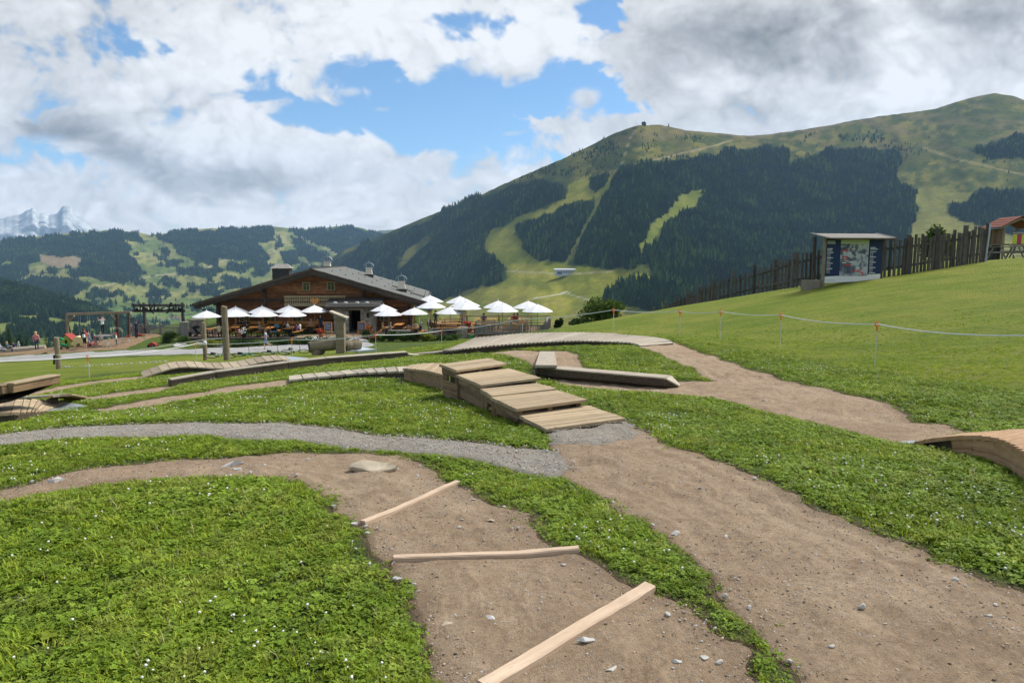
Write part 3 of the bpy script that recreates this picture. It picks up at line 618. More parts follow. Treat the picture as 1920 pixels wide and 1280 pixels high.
# ------------------------------------------------------------------ conifers on the slopes
def conifer_mesh(seed, tiers=6, n=7, mats=None):
    rg = random.Random(seed); V = []; F = []; fm = []
    V += [(.012 * math.cos(a), .012 * math.sin(a), 0) for a in (0, 2.1, 4.2)] + [(0, 0, .5)]; F += [(0, 1, 3), (1, 2, 3), (2, 0, 3)]; fm += [1] * 3
    for k in range(tiers):
        t = k / tiers; z0 = .04 + t * .80; z1 = min(1.0, z0 + .30 - .08 * t); r = (.20 * (1 - t) ** .85 + .022); b = len(V); ph = rg.random() * 6
        lean = (rg.uniform(-.01, .01), rg.uniform(-.01, .01))
        for j in range(n):
            a = ph + j * 2 * math.pi / n; rj = r * rg.uniform(.62, 1.18); V.append((math.cos(a) * rj + lean[0], math.sin(a) * rj + lean[1], z0 + rg.uniform(-.045, .03)))
            a2 = a + math.pi / n; V.append((math.cos(a2) * r * .42, math.sin(a2) * r * .42, z0 + .035))
        V.append((lean[0], lean[1], z1)); ap = len(V) - 1
        for j in range(2 * n): F.append((b + j, b + (j + 1) % (2 * n), ap)); fm.append(0)
    return raw_mesh('conifer', V, F, mats, False, None, fm)
def leafmat(name, c0, c1, sc=1.0, tr=.25, stand=False):
    m, nt, b = nodes(name); r = rnd(nt); o = objcoord(nt); n = noise(nt, o, 3 * sc, 3)
    col = mixc(nt, r, c0, c1); col = mixc(nt, n, col, tuple(x * .6 for x in c0))
    if stand: ln = noise(nt, nd(nt, 'ShaderNodeObjectInfo').outputs['Location'], .011, 5, .65); col = mixc(nt, 1.0, col, ramp2(nt, ln, .36, .66, (.55, .6, .6), (1.75, 1.7, 1.5)), 'MULTIPLY')
    nt.links.new(col, b.inputs['Base Color'])
    b.inputs['Roughness'].default_value = .7; b.inputs['Specular IOR Level'].default_value = .15
    if tr:
        t = nd(nt, 'ShaderNodeBsdfTranslucent'); nt.links.new(col, t.inputs[0]); ms = nd(nt, 'ShaderNodeMixShader'); ms.inputs[0].default_value = tr
        nt.links.new(b.outputs[0], ms.inputs[1]); nt.links.new(t.outputs[0], ms.inputs[2]); nt.links.new(ms.outputs[0], nt.nodes['Material Output'].inputs[0])
    return m
BARK = plain('bark', (.09, .065, .045), .9, 0, .2, 20)
CON = leafmat('spruce_needles', (.012, .038, .014), (.050, .098, .028), 1, 0, True)
LARCH = leafmat('larch_needles', (.06, .115, .022), (.11, .165, .035), 1, 0, True)
con_t = [conifer_mesh(s, 6, 7, [CON, BARK]) for s in range(5)] + [conifer_mesh(9, 5, 7, [LARCH, BARK])]
def land_points(land, n, dens_fn, seed, top_px=0):
    rg = np.random.default_rng(seed); ob, vv, us, U, V = land; R_, C_ = U.shape
    a = np.linalg.norm(np.cross(vv[1:, :-1] - vv[:-1, :-1], vv[:-1, 1:] - vv[:-1, :-1]), axis=-1)
    vis = (U[:-1, :-1] > -350) & (U[:-1, :-1] < 2250); a = (a * np.where(vis, 1, .12) * (V[:-1, :-1] < 665)).ravel()
    q = rg.choice(len(a), n, p=a / a.sum()); i, j = q // (C_ - 1), q % (C_ - 1); s, t = rg.random(n), rg.random(n)
    def bl(A):
        if A.ndim == 3: s_, t_ = s[:, None], t[:, None]
        else: s_, t_ = s, t
        return (A[i, j] * (1 - s_) + A[i + 1, j] * s_) * (1 - t_) + (A[i, j + 1] * (1 - s_) + A[i + 1, j + 1] * s_) * t_
    p, u, v = bl(vv), bl(U), bl(V); keep = rg.random(n) < np.minimum(dens_fn(u + rg.normal(0, 1.6, n), v + rg.normal(0, 1.2, n)), dens_fn(u, np.maximum(v - top_px, np.interp(u, us, V[-1]) + 2))); return p[keep], u[keep], v[keep]
def plant(name, land, n, dens_fn, seed, hmin, hmax, larch=.07, top_px=0):
    p, u, v = land_points(land, n, dens_fn, seed, top_px); rg = np.random.default_rng(seed + 1); k = len(p)
    h = rg.uniform(hmin, hmax, k) * (1 + .25 * (fbm(p[:, 0] / 90, p[:, 1] / 90, 4, 3) - .5)); rot = np.zeros((k, 3)); rot[:, 2] = rg.random(k) * 6.28
    ix = rg.integers(0, 5, k); lm = (rg.random(k) < larch + .30 * sstep(.5, .66, fbm(p[:, 0] / 130, p[:, 1] / 130, 14, 3))); ix[lm] = 5
    p = p.copy(); p[:, 2] -= h * .06; w_ = h * rg.uniform(.85, 1.25, k); print(name, k)
    return scatter(name, p, rot, np.stack([w_, w_, h], -1), ix, con_t)
plant('mountain_forest', LAND_R, 150000, lambda u, v: forest_right(u, v), 1, 13, 33, .07, 9)
plant('valley_forest', LAND_L, 110000, lambda u, v: forest_left(u, v), 2, 20, 32, .03, 4)
plant('spur_forest', LAND_S, 45000, lambda u, v: forest_spur(u, v), 3, 18, 28, .04)
# thin cover above the forest edge: trees one can tell apart, each its own object
_p, _u, _v = land_points(LAND_R, 90000, lambda u, v: sparse_right(u, v) * (forest_right(u, v) < .5) * (u < 1925), 4)
_rg = np.random.default_rng(5); _k = _rg.permutation(len(_p)); print('lone candidates', len(_p))
for i in _k[:240]:
    o = link('spruce_tree', con_t[int(_rg.integers(0, 5))], None, tuple(_p[i] - np.array([0, 0, .8]))); h = _rg.uniform(9, 17); o.scale = (h * 1.1, h * 1.1, h); o.rotation_euler = (0, 0, _rg.random() * 6)
    tag(o, 'small dark spruce standing apart on the open alpine slope above the forest', 'tree', 'lone spruces scattered above the treeline')
if len(_k) > 240:
    q = _k[240:]; n_ = len(q); h = _rg.uniform(8, 15, n_); rt = np.zeros((n_, 3)); rt[:, 2] = _rg.random(n_) * 6
    scatter('alpine_scrub_forest', _p[q] - np.array([0, 0, .8]), rt, np.stack([h, h, h], -1), _rg.integers(0, 5, n_), con_t)
# ------------------------------------------------------------------ air
def haze():
    x0, x1, y0, y1, z0, z1 = -9500, 9500, -700, 10400, -700, 1420
    V = [(x, y, z) for z in (z0, z1) for y in (y0, y1) for x in (x0, x1)]
    F = [(0, 2, 3, 1), (4, 5, 7, 6), (0, 1, 5, 4), (2, 6, 7, 3), (0, 4, 6, 2), (1, 3, 7, 5)]
    m = bpy.data.materials.new('air'); m.use_nodes = True; nt = m.node_tree; nt.nodes.clear()
    o = nd(nt, 'ShaderNodeOutputMaterial'); v = nd(nt, 'ShaderNodeVolumePrincipled'); v.inputs['Density'].default_value = HAZE; v.inputs['Color'].default_value = (.42, .66, 1.0, 1); v.inputs['Anisotropy'].default_value = .1
    nt.links.new(v.outputs[0], o.inputs['Volume']); struct(link('haze', raw_mesh('haze', V, F, [m])), 'stuff')
HAZE = 4.3e-5
haze()
# ------------------------------------------------------------------ mesh builder
class MB:
    def __init__(s): s.V = []; s.F = []; s.M = []; s.mi = 0
    def add(s, V, F):
        b = len(s.V); s.V += [tuple(v) for v in V]; s.F += [tuple(i + b for i in f) for f in F]; s.M += [s.mi] * len(F); return s
    def box(s, c, d, rot=None):
        c = Vector(c); m = rot or Matrix.Identity(3); h = [x / 2 for x in d]
        V = [c + m @ Vector((sx * h[0], sy * h[1], sz * h[2])) for sz in (-1, 1) for sy in (-1, 1) for sx in (-1, 1)]
        return s.add(V, [(0, 2, 3, 1), (4, 5, 7, 6), (0, 1, 5, 4), (2, 6, 7, 3), (0, 4, 6, 2), (1, 3, 7, 5)])
    def bar(s, a, b, w, h, up=(0, 0, 1)):
        a, b = Vector(a), Vector(b); x = (b - a); L_ = x.length; m = frame(x, up); return s.box((a + b) / 2, (L_, w, h), m)
    def tube(s, pts, r, n=8, cap=True):
        pts = [Vector(p) for p in pts]; rs = r if isinstance(r, (list, tuple)) else [r] * len(pts); V = []; F = []
        for i, p in enumerate(pts):
            d = (pts[min(i + 1, len(pts) - 1)] - pts[max(i - 1, 0)]); m = frame(d, (0, 0, 1) if abs(d.normalized().z) < .95 else (0, 1, 0))
            for k in range(n): a = 2 * math.pi * k / n; V.append(p + m @ Vector((0, math.cos(a) * rs[i], math.sin(a) * rs[i])))
        for i in range(len(pts) - 1):
            for k in range(n): F.append((i * n + k, i * n + (k + 1) % n, (i + 1) * n + (k + 1) % n, (i + 1) * n + k))
        if cap: F += [tuple(range(n))[::-1], tuple((len(pts) - 1) * n + k for k in range(n))]
        return s.add(V, F)
    def lathe(s, c, prof, n=12):
        c = Vector(c); V = []; F = []
        for r, z in prof:
            for k in range(n): a = 2 * math.pi * k / n; V.append(c + Vector((math.cos(a) * r, math.sin(a) * r, z)))
        for i in range(len(prof) - 1):
            for k in range(n): F.append((i * n + k, i * n + (k + 1) % n, (i + 1) * n + (k + 1) % n, (i + 1) * n + k))
        F += [tuple(range(n))[::-1], tuple((len(prof) - 1) * n + k for k in range(n))]; return s.add(V, F)
    def prism(s, poly, ext):
        e = Vector(ext); P_ = [Vector(p) for p in poly]; n = len(P_); V = P_ + [p + e for p in P_]
        return s.add(V, [tuple(range(n))[::-1], tuple(range(n, 2 * n))] + [(i, (i + 1) % n, n + (i + 1) % n, n + i) for i in range(n)])
    def ico(s, c, r, sub=1, jit_=0, seed=0, sq=(1, 1, 1)):
        bm = bmesh.new(); bmesh.ops.create_icosphere(bm, subdivisions=sub, radius=1); rg = random.Random(seed); c = Vector(c)
        V = [c + Vector((v.co.x * sq[0], v.co.y * sq[1], v.co.z * sq[2])) * r * (1 + rg.uniform(-jit_, jit_)) for v in bm.verts]
        F = [tuple(v.index for v in f.verts) for f in bm.faces]; bm.free(); return s.add(V, F)
    def mesh(s, name, mats, off=(0, 0, 0), smooth=False):
        off = Vector(off); return raw_mesh(name, [Vector(v) - off for v in s.V], s.F, mats if isinstance(mats, (list, tuple)) else [mats], smooth, None, s.M if any(s.M) else None)
    def build(s, name, mats, parent=None, smooth=False):
        """world-space geometry; goes under `parent` (an Empty without rotation, or an unmoved part of it)"""
        off = Vector((0, 0, 0)); p = parent
        while p is not None: off = off + p.location; p = p.parent
        return link(name, s.mesh(name, mats, off, smooth), parent)
def frame(x, up=(0, 0, 1)):
    x = Vector(x).normalized(); up = Vector(up); y = up.cross(x)
    if y.length < 1e-6: y = Vector((0, 1, 0)).cross(x)
    y.normalize(); z = x.cross(y); return Matrix((x, y, z)).transposed()
def thing(name, loc, label=None, cat=None, group=None, rz=0):
    o = bpy.data.objects.new(name, None); COL.objects.link(o); o.location = loc; o.rotation_euler = (0, 0, rz); o.empty_display_size = .2
    if label: tag(o, label, cat, group)
    return o
def kids(o): return [c for c in bpy.data.objects if c.parent == o]
def copy_tree(o, loc=None, rz=None, label=None, scale=None, _ch=None):
    if _ch is None:
        _ch = {}
        for c in bpy.data.objects:
            if c.parent is not None: _ch.setdefault(c.parent.name, []).append(c)
    def cp(a, par):
        c = a.copy(); COL.objects.link(c); c.parent = par
        for k in _ch.get(a.name, []): cp(k, c)
        return c
    r = cp(o, None)
    if loc is not None: r.location = loc
    if rz is not None: r.rotation_euler = (0, 0, rz)
    if scale is not None: r.scale = (scale,) * 3
    if label: r['label'] = label
    return r
def beam_mesh(name, L_, w0, w1, h, mat, ch=.006):
    """a sawn board along local X, chamfered on its long edges"""
    V = []
    for x, w in ((-L_ / 2, w0), (L_ / 2, w1)):
        a, b = w / 2, h / 2
        for y, z in ((-a + ch, -b), (a - ch, -b), (a, -b + ch), (a, b - ch), (a - ch, b), (-a + ch, b), (-a, b - ch), (-a, -b + ch)): V.append((x, y, z))
    F = [tuple(range(8))[::-1], tuple(range(8, 16))] + [(i, (i + 1) % 8, 8 + (i + 1) % 8, 8 + i) for i in range(8)]
    return raw_mesh(name, V, F, [mat])
_bc = {}; DECKZ = []                 # DECKZ: plan outlines kept free of grass
def board(parent, a, b, w, h, mat, name='plank', up=(0, 0, 1), w1=None, label=None, roll=0):
    """one board from a to b (world points on its centre line), its own object"""
    a, b = Vector(a), Vector(b); L_ = (b - a).length; k = (name, round(L_, 2), round(w, 3), round(w1 or w, 3), round(h, 3), mat.name)
    if k not in _bc: _bc[k] = beam_mesh(name, k[1], w, w1 or w, h, mat, min(.006, h * .25, w * .2))
    o = link(name, _bc[k], parent); m = frame(b - a, up).to_4x4(); off = Vector((0, 0, 0)); p = parent
    while p is not None: off = off + p.location; p = p.parent
    if roll: m = m @ Matrix.Rotation(roll, 4, 'X')
    m.translation = (a + b) / 2 - off; o.matrix_local = m
    if label: o['label'] = label
    return o
# ------------------------------------------------------------------ shared materials
W_DECK = wood('deck_larch', (.30, .225, .135), (.46, .355, .225), 16, (.12, .09, .06), .45, .75, .16)
W_GREY = wood('deck_weathered', (.31, .265, .205), (.47, .41, .32), 16, (.16, .13, .10), .4, .8, .16)
W_SIDE = wood('side_boards', (.15, .095, .05), (.29, .195, .11), 12, (.05, .03, .02), .6, .8, .3)
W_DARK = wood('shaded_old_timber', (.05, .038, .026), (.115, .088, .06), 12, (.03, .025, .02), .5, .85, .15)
W_PALE = wood('pale_batten', (.46, .335, .23), (.60, .46, .33), 10, (.27, .19, .12), .6, .75, .06)
W_RAMP = wood('new_ramp_boards', (.30, .165, .08), (.47, .30, .165), 10, (.10, .055, .03), .5, .65, .07)
W_POLE = wood('pole_wood', (.19, .15, .10), (.32, .26, .18), 9, (.09, .075, .04), .55, .9, .12)
W_PICK = wood('picket_wood', (.055, .048, .042), (.14, .122, .108), 9, (.02, .02, .02), .4, .9, .35)
W_GREYD = wood('silver_grey_wood', (.16, .15, .135), (.30, .28, .25), 10, (.07, .065, .06), .4, .85, .15)
W_SIGN = wood('sign_wood', (.06, .06, .056), (.125, .12, .11), 10, (.04, .04, .04), .4, .9, .15)
W_BROWN = wood('boardwalk_brown', (.27, .215, .15), (.42, .345, .245), 14, (.13, .10, .07), .45, .8, .22)
CUT_SHADE = plain('cut_wood', (.04, .037, .034), .9, 0, .3, 9)  # near-black: shade on the log's end face is put into the colour
STEEL = plain('galvanised_sheet', (.38, .42, .45), .5, .6, .1, 3)
DARKM = plain('dark_metal', (.03, .03, .035), .5, .5)
BLACK = plain('black_plastic', (.015, .015, .018), .5)
ROPEM = plain('white_rope', (.72, .72, .70), .8, 0, .05, 30)
ORANGE = plain('orange_plastic', (.75, .20, .04), .5)
PALEPOST = plain('pale_stake', (.55, .55, .50), .6)
STONE = plain('field_stone', (.46, .445, .41), .9, 0, .22, 8)
STONE2 = plain('warm_stone', (.46, .39, .285), .9, 0, .25, 6)
CONCRETE = plain('concrete', (.22, .19, .15), .9, 0, .15, 5)
def raise_(p, h): return Vector((p[0], p[1], p[2] + h))
def resample(pts, n):
    d = [0]
    for i in range(1, len(pts)): d.append(d[-1] + (Vector(pts[i]) - Vector(pts[i - 1])).length)
    out = []
    for k in range(n):
        s = d[-1] * k / (n - 1); i = max(1, min(len(pts) - 1, next((j for j in range(len(d)) if d[j] >= s - 1e-9), len(d) - 1)))
        t = (s - d[i - 1]) / (d[i] - d[i - 1] + 1e-9); out.append(Vector(pts[i - 1]).lerp(Vector(pts[i]), t))
    return out
def smooth_pts(pts, it=2):
    for _ in range(it):
        q = [pts[0]]
        for a, b in zip(pts[:-1], pts[1:]): q += [a.lerp(b, .25), a.lerp(b, .75)]
        q.append(pts[-1]); pts = q
    return pts
def stone(u, v, wpx, hpx, lab, mat=STONE, seed=0, flat=.55):
    p = G(u, v); s = wpx / FPX * p.y / 2; bm = bmesh.new(); bmesh.ops.create_icosphere(bm, subdivisions=3, radius=1); rg = random.Random(seed)
    o3 = [Vector((rg.uniform(-1, 1), rg.uniform(-1, 1), rg.uniform(-1, 1))).normalized() for _ in range(14)]; cut = [rg.uniform(.45, .8) for _ in o3]
    V = []
    for q in bm.verts:
        c = q.co.copy()
        for n, k in zip(o3, cut):
            d = c.dot(n)
            if d > k: c -= n * (d - k)
        k = 1 + .10 * (vnoise(np.array([c.x * 3 + seed]), np.array([c.y * 3 + c.z * 2]), seed)[0] - .5) + .05 * math.sin(c.x * 7 + seed); V.append((c.x * s * 1.2 * k, c.y * s * .62 * k, (c.z * flat * k + .1 * math.sin(c.x * 2.5 + seed) * flat) * s))
    F = [tuple(x.index for x in f.verts) for f in bm.faces]; bm.free()
    o = link('stone', raw_mesh('stone', V, F, [mat]), None, p + Vector((0, 0, .025))); o.rotation_euler = (rg.uniform(-.1, .1), rg.uniform(-.1, .1), rg.uniform(-.5, .5)); return tag(o, lab, 'stone')
# ------------------------------------------------------------------ the alpine lodge
W_LOG = wood('lodge_boards', (.15, .064, .03), (.34, .15, .068), 7, (.03, .015, .01), .6, .85, .42)
W_VERGE = wood('lodge_dark_beams', (.045, .036, .03), (.10, .08, .065), 7, (.02, .02, .02), .4, .85, .2)
W_ORANGE = wood('varnished_pine', (.46, .20, .05), (.66, .33, .10), 9, (.25, .10, .03), .25, .45, .12)
W_BALC = wood('balcony_boards', (.30, .235, .13), (.45, .36, .215), 8, (.1, .08, .05), .4, .85, .15)
def roofmat():
    m, nt, b = nodes('grey_roof'); o = objcoord(nt); n = noise(nt, o, .7, 4); n2 = noise(nt, objcoord(nt, (1, 1, 1)), 9, 4)
    col = mixc(nt, n, (.125, .13, .12), (.18, .185, .17)); col = mixc(nt, ramp2(nt, n2, .5, .7, (0, 0, 0), (.35, .35, .35)), col, (.10, .10, .09)); nt.links.new(col, b.inputs['Base Color']); b.inputs['Roughness'].default_value = .95; b.inputs['Specular IOR Level'].default_value = .08; bump(nt, b, n2, .3, .02); return m
ROOFM = roofmat()
PLASTER = plain('cream_plaster', (.66, .60, .50), .9, 0, .06, 4)
def stonewall():
    m, nt, b = nodes('rubble_stone'); o = objcoord(nt); v = nd(nt, 'ShaderNodeTexVoronoi'); v.inputs['Scale'].default_value = 3.6; nt.links.new(o, v.inputs['Vector'])
    v2 = nd(nt, 'ShaderNodeTexVoronoi', feature='DISTANCE_TO_EDGE'); v2.inputs['Scale'].default_value = 3.6; nt.links.new(o, v2.inputs['Vector'])
    s = nd(nt, 'ShaderNodeSeparateColor'); nt.links.new(v.outputs['Color'], s.inputs[0]); col = mixc(nt, s.outputs[0], (.19, .17, .14), (.40, .36, .30)); col = mixc(nt, ramp2(nt, v2.outputs[0], .02, .07, (1, 1, 1), (0, 0, 0)), col, (.33, .31, .28))
    nt.links.new(col, b.inputs['Base Color']); bump(nt, b, v2.outputs[0], .8, .05); return m
RUBBLE = stonewall()
def glass(name, c, rough=.08):
    m, nt, b = nodes(name); b.inputs['Base Color'].default_value = (*c, 1); b.inputs['Roughness'].default_value = rough; b.inputs['Specular IOR Level'].default_value = .6; return m
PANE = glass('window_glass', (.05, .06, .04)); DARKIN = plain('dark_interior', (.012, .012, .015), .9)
SHING = plain('dark_shingles', (.055, .052, .05), .9, 0, .3, 5)
CA = Vector((-18.75, 64.0, .9)); CR = Vector((.994, .110, 0)); CB = Vector((-.110, .994, 0)); SL = .297
def CW(s, d, z): return CA + CR * s + CB * d + Vector((0, 0, z - .9))
ZT = -4.95                             # terrace floor
CM = Matrix((CR, CB, Vector((0, 0, 1)))).transposed()
def lodge():
    t = thing('alpine_lodge', CW(0, 1.6, ZT), 'broad dark timber alpine lodge with low grey gabled roof', 'lodge')
    # roof: two slabs, built as overlapping sheets so that the joints show
    for sg in (-1, 1):
        mb = MB(); nrow = 9; zz = lambda s: .9 - SL * abs(s)
        for k in range(nrow):
            s0 = 10.7 * k / nrow - (.0 if k == 0 else .12); s1 = 10.7 * (k + 1) / nrow; o = .012 + .012 * (k % 2)
            a, b, c, d = CW(sg * s0, 0, zz(s0) + o + .05), CW(sg * s1, 0, zz(s1) + o), CW(sg * s1, 23.3, zz(s1) + o), CW(sg * s0, 23.3, zz(s0) + o + .05)
            mb.prism([a, b, c, d] if sg > 0 else [d, c, b, a], (0, 0, -.06))
        mb.build('roof', ROOFM, t)
        mb = MB(); mb.prism([CW(0, .02, .80), CW(sg * 10.6, .02, .80 - SL * 10.6), CW(sg * 10.6, 23.2, .80 - SL * 10.6), CW(0, 23.2, .80)], (0, 0, -.08)); mb.build('roof_boarding', W_VERGE, t)
        for k, (dd, zo, hh) in enumerate(((-.04, -.02, .22), (.06, -.26, .20), (.22, -.44, .16))):
            a = CW(0, dd, .9 + zo - .05); b = CW(sg * (10.75 - .1 * k), dd, .9 + zo - .05 - SL * (10.75 - .1 * k)); board(t, a, b, .06, hh, W_VERGE, 'verge_board', up=(0, 0, 1))
        board(t, CW(sg * 10.72, 0, .9 - SL * 10.72 - .06), CW(sg * 10.72, 23.3, .9 - SL * 10.72 - .06), .12, .16, W_VERGE, 'eave_board')
        mb = MB(); mb.tube([CW(sg * 10.9, -.1, .9 - SL * 10.8 - .1), CW(sg * 10.9, 23.3, .9 - SL * 10.8 - .12)], .075, 8); mb.tube([CW(sg * 10.9, .6, .9 - SL * 10.8 - .12), CW(sg * 10.2, 1.2, .9 - SL * 10.8 - .6), CW(sg * 9.15, 1.7, .9 - SL * 10.8 - .62), CW(sg * 9.15, 1.55, ZT + .1)], .05, 6); mb.build('gutter', DARKM, t)
    board(t, CW(0, -.1, .97), CW(0, 23.4, .97), .30, .07, W_VERGE, 'ridge_cap')
    # timber front, board by board
    z = ZT - .3; k = 0; rg = random.Random(4)
    while z < .5:
        h = .25; half = min(9.0, (.72 - (z + h)) / SL); k += 1
        if half > .25:
            cuts = sorted([-half] + ([rg.uniform(-half * .6, -half * .1), rg.uniform(.1 * half, .7 * half)] if half > 3 else []) + [half])
            for a, b in zip(cuts[:-1], cuts[1:]): board(t, CW(a + .004, 1.6 + rg.uniform(-.008, .008), z + h / 2), CW(b - .004, 1.6, z + h / 2), .12, h - .012, W_LOG, 'wall_board')
        z += h
    mb = MB()
    for s in (-8.95, 8.95): mb.prism([CW(s, 1.66, ZT - .6), CW(s, 23, ZT - .6), CW(s, 23, -1.9), CW(s, 1.66, -1.9)], CR * (.2 if s < 0 else -.2))
    mb.prism([CW(-8.9, 23, ZT - .6), CW(8.9, 23, ZT - .6), CW(8.9, 23, -1.9), CW(0, 23, .7), CW(-8.9, 23, -1.9)], CB * -.2); mb.prism([CW(-8.9, 1.72, ZT - .6), CW(8.9, 1.72, ZT - .6), CW(8.9, 1.72, -1.95), CW(0, 1.72, .62), CW(-8.9, 1.72, -1.95)], CB * .1); mb.build('wall', W_LOG, t)
    for s in (-8.95, -4.6, 4.6, 8.95): board(t, CW(s, 1.46, ZT - .3), CW(s, 1.46, .55 - SL * abs(s)), .26, .22, W_VERGE, 'corner_post', up=(1, 0, 0))
    for s in (-8.9, -4.7, 0, 4.7, 8.9):
        zr = .62 - SL * abs(s); board(t, CW(s, .1, zr), CW(s, 1.6, zr), .30, .34, W_VERGE, 'purlin'); board(t, CW(s, .35, zr - .30), CW(s, 1.6, zr - .34), .26, .28, W_VERGE, 'bracket')
    for z in (-2.05, -3.15): board(t, CW(-8.9, 1.44, z), CW(8.9, 1.44, z), .10, .16, W_VERGE, 'trim_board')
    # old tools and sticks hung as decoration: rail frames on the gable front
    mb = MB()
    for a in (-7.6, -6.4, -5.4, -3.9, -3.3, 5.6, 6.4, 7.3): mb.tube([CW(a, 1.42, -3.0), CW(a + .1, 1.42, -1.75 + (.7 if abs(a) < 5 else 0))], .03, 5)
    for a, b, z in ((-8.2, -3, -2.75), (-7, -3.2, -2.35), (5.2, 8.2, -2.5), (5.2, 8.0, -2.15)): mb.tube([CW(a, 1.40, z), CW(b, 1.40, z + .03)], .028, 5)
    mb.build('trellis', W_LOG, t)
    for s, z, w_, h in ((-.75, -.78, .62, .74), (1.55, -.76, .66, .78), (-4.2, -3.72, .9, .8), (-1.7, -3.72, .9, .8), (-6.6, -3.72, .9, .8), (6.6, -3.72, .9, .8)):
        f = MB(); d0 = 1.50
        for sx in (-1, 1): f.box(CW(s + sx * w_ / 2, d0, z), (.08, .1, h + .08), CM)
        for sz in (-1, 1): f.box(CW(s, d0, z + sz * (h / 2 - .002)), (w_ - .085, .09, .08), CM)
        wn = f.build('window', W_BALC, t); MB().box(CW(s, d0 + .03, z), (w_ - .06, .02, h - .06), CM).build('pane', PANE, wn)
        m_ = MB(); m_.box(CW(s, d0 + .005, z), (.035, .03, h - .06), CM); m_.box(CW(s, d0 + .005, z + .08), (w_ - .06, .028, .03), CM); m_.build('glazing_bar', W_BALC, wn)
        MB().box(CW(s, d0 - .03, z - h / 2 - .06), (w_ + .2, .18, .05), CM).build('sill', W_VERGE, wn)
    # balcony
    bs0, bs1, bz, bd = -2.65, 2.95, -2.1, .70
    board(t, CW(bs0, bd + .45, bz - .48), CW(bs1, bd + .45, bz - .48), 1.0, .08, W_BALC, 'balcony_floor')
    mb = MB(); n = 34
    for i in range(n):
        s = bs0 + .06 + (bs1 - bs0 - .12) * i / (n - 1); c = CW(s, bd, bz)
        for zz, hh, ww in ((-.30, .18, .13), (-.10, .24, .055), (.08, .14, .13), (.23, .18, .055), (.34, .07, .13)): mb.box(c + Vector((0, 0, zz)), (ww, .03, hh - .002), CM)
    o = mb.build('balusters', W_BALC, t)
    board(t, CW(bs0 - .05, bd, bz + .42), CW(bs1 + .05, bd, bz + .42), .10, .09, W_BALC, 'balcony_rail'); board(t, CW(bs0 - .05, bd, bz - .41), CW(bs1 + .05, bd, bz - .41), .08, .07, W_BALC, 'balcony_rail')
    h_ = [(math.sin(a) ** 3 * .42, (13 * math.cos(a) - 5 * math.cos(2 * a) - 2 * math.cos(3 * a) - math.cos(4 * a)) * .026) for a in np.linspace(0, 2 * math.pi, 26)[:-1]]
    MB().prism([CW(.15 + x, bd - .10, bz - .05 + z) for x, z in h_], CB * .06).build('heart_ornament', W_ORANGE, t)
    # stone porch with its own shingled roof
    pd = -1.35; pz = ZT - .3
    for a, b in ((2.15, 3.48), (4.58, 5.85)): MB().box(CW((a + b) / 2, pd + 1.4, (pz - 2.55) / 2), (b - a, 2.8, -2.55 - pz), CM).build('porch_wall', RUBBLE, t)
    MB().box(CW(4.03, pd + 1.4, -2.72), (1.096, 2.78, .36), CM).build('porch_lintel', RUBBLE, t)
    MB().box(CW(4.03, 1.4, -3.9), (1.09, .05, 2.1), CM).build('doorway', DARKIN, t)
    mb = MB(); mb.prism([CW(1.5, pd - .7, -2.62), CW(6.5, pd - .7, -2.62), CW(6.5, 1.5, -2.0), CW(1.5, 1.5, -2.0)], (0, 0, .10))
    for k in range(6): zz = -2.62 + .62 * k / 6; dd = pd - .7 + 2.85 * k / 6; mb.prism([CW(1.46, dd - .02, zz + .11), CW(6.54, dd - .02, zz + .11), CW(6.54, dd + .5, zz + .22), CW(1.46, dd + .5, zz + .22)], (0, 0, .03))
    pr = mb.build('porch_roof', SHING, t); board(t, CW(1.4, pd - .74, -2.60), CW(6.6, pd - .74, -2.60), .06, .18, W_VERGE, 'porch_fascia')
    mb = MB(); mb.tube([CW(1.9, pd - .15, -2.30), CW(6.1, pd - .15, -2.30)], .06, 6)
    mb.build('roof_pole', W_GREYD, t); mb = MB()
    for i, s in enumerate((2.3, 3.25, 4.3, 5.2)): mb.ico(CW(s, pd + .05, -2.20), .17, 2, .12, i, (1.2, .9, .7))
    mb.build('roof_stones', STONE, t)
    MB().box(CW(5.25, pd - .03, -3.35), (.22, .07, .45), CM).build('wall_lantern', DARKM, t)
    # chimneys
    for s, d, w_, ztop, lab in ((None, None, .74, 0, (692, 519)), (None, None, .74, 0, (753, 547)), (-.5, 13.0, .74, 1.45, None)):
        if lab:
            x, y, zr = rayd(*lab); n = Vector((SL * CR.x, SL * CR.y, 1)); o = Vector((0, 0, EYE)); dr = Vector((float(x), float(y), float(zr))); k = n.dot(CA - o) / n.dot(dr); p = o + dr * k
        else: p = CW(s, d, .9 - SL * abs(s))
        zt = p.z + .98 if lab else ztop; f = [( .46, -.5), (.46, .2), (.40, .22), (.37, .28)]
        ch = MB().box((p.x, p.y, p.z + .05), (1.0, 1.0, .5), CM).build('chimney', SHING, t)
        b2 = MB(); b2.add([Vector((p.x, p.y, 0)) + CM @ Vector((sx * r_, sy * r_, zz)) for zz, r_ in ((p.z + .2, .40), (zt, .31)) for sx, sy in ((-1, -1), (1, -1), (1, 1), (-1, 1))], [(3, 2, 1, 0), (4, 5, 6, 7), (0, 1, 5, 4), (1, 2, 6, 5), (2, 3, 7, 6), (3, 0, 4, 7)]); b2.box((p.x, p.y, zt + .05), (.80, .80, .09), CM); b2.build('stack', PLASTER, ch)
        hd = MB(); A_ = [(-.56 * math.cos(a), zt + .18 + .46 * math.sin(a)) for a in np.linspace(.12, math.pi - .12, 11)]
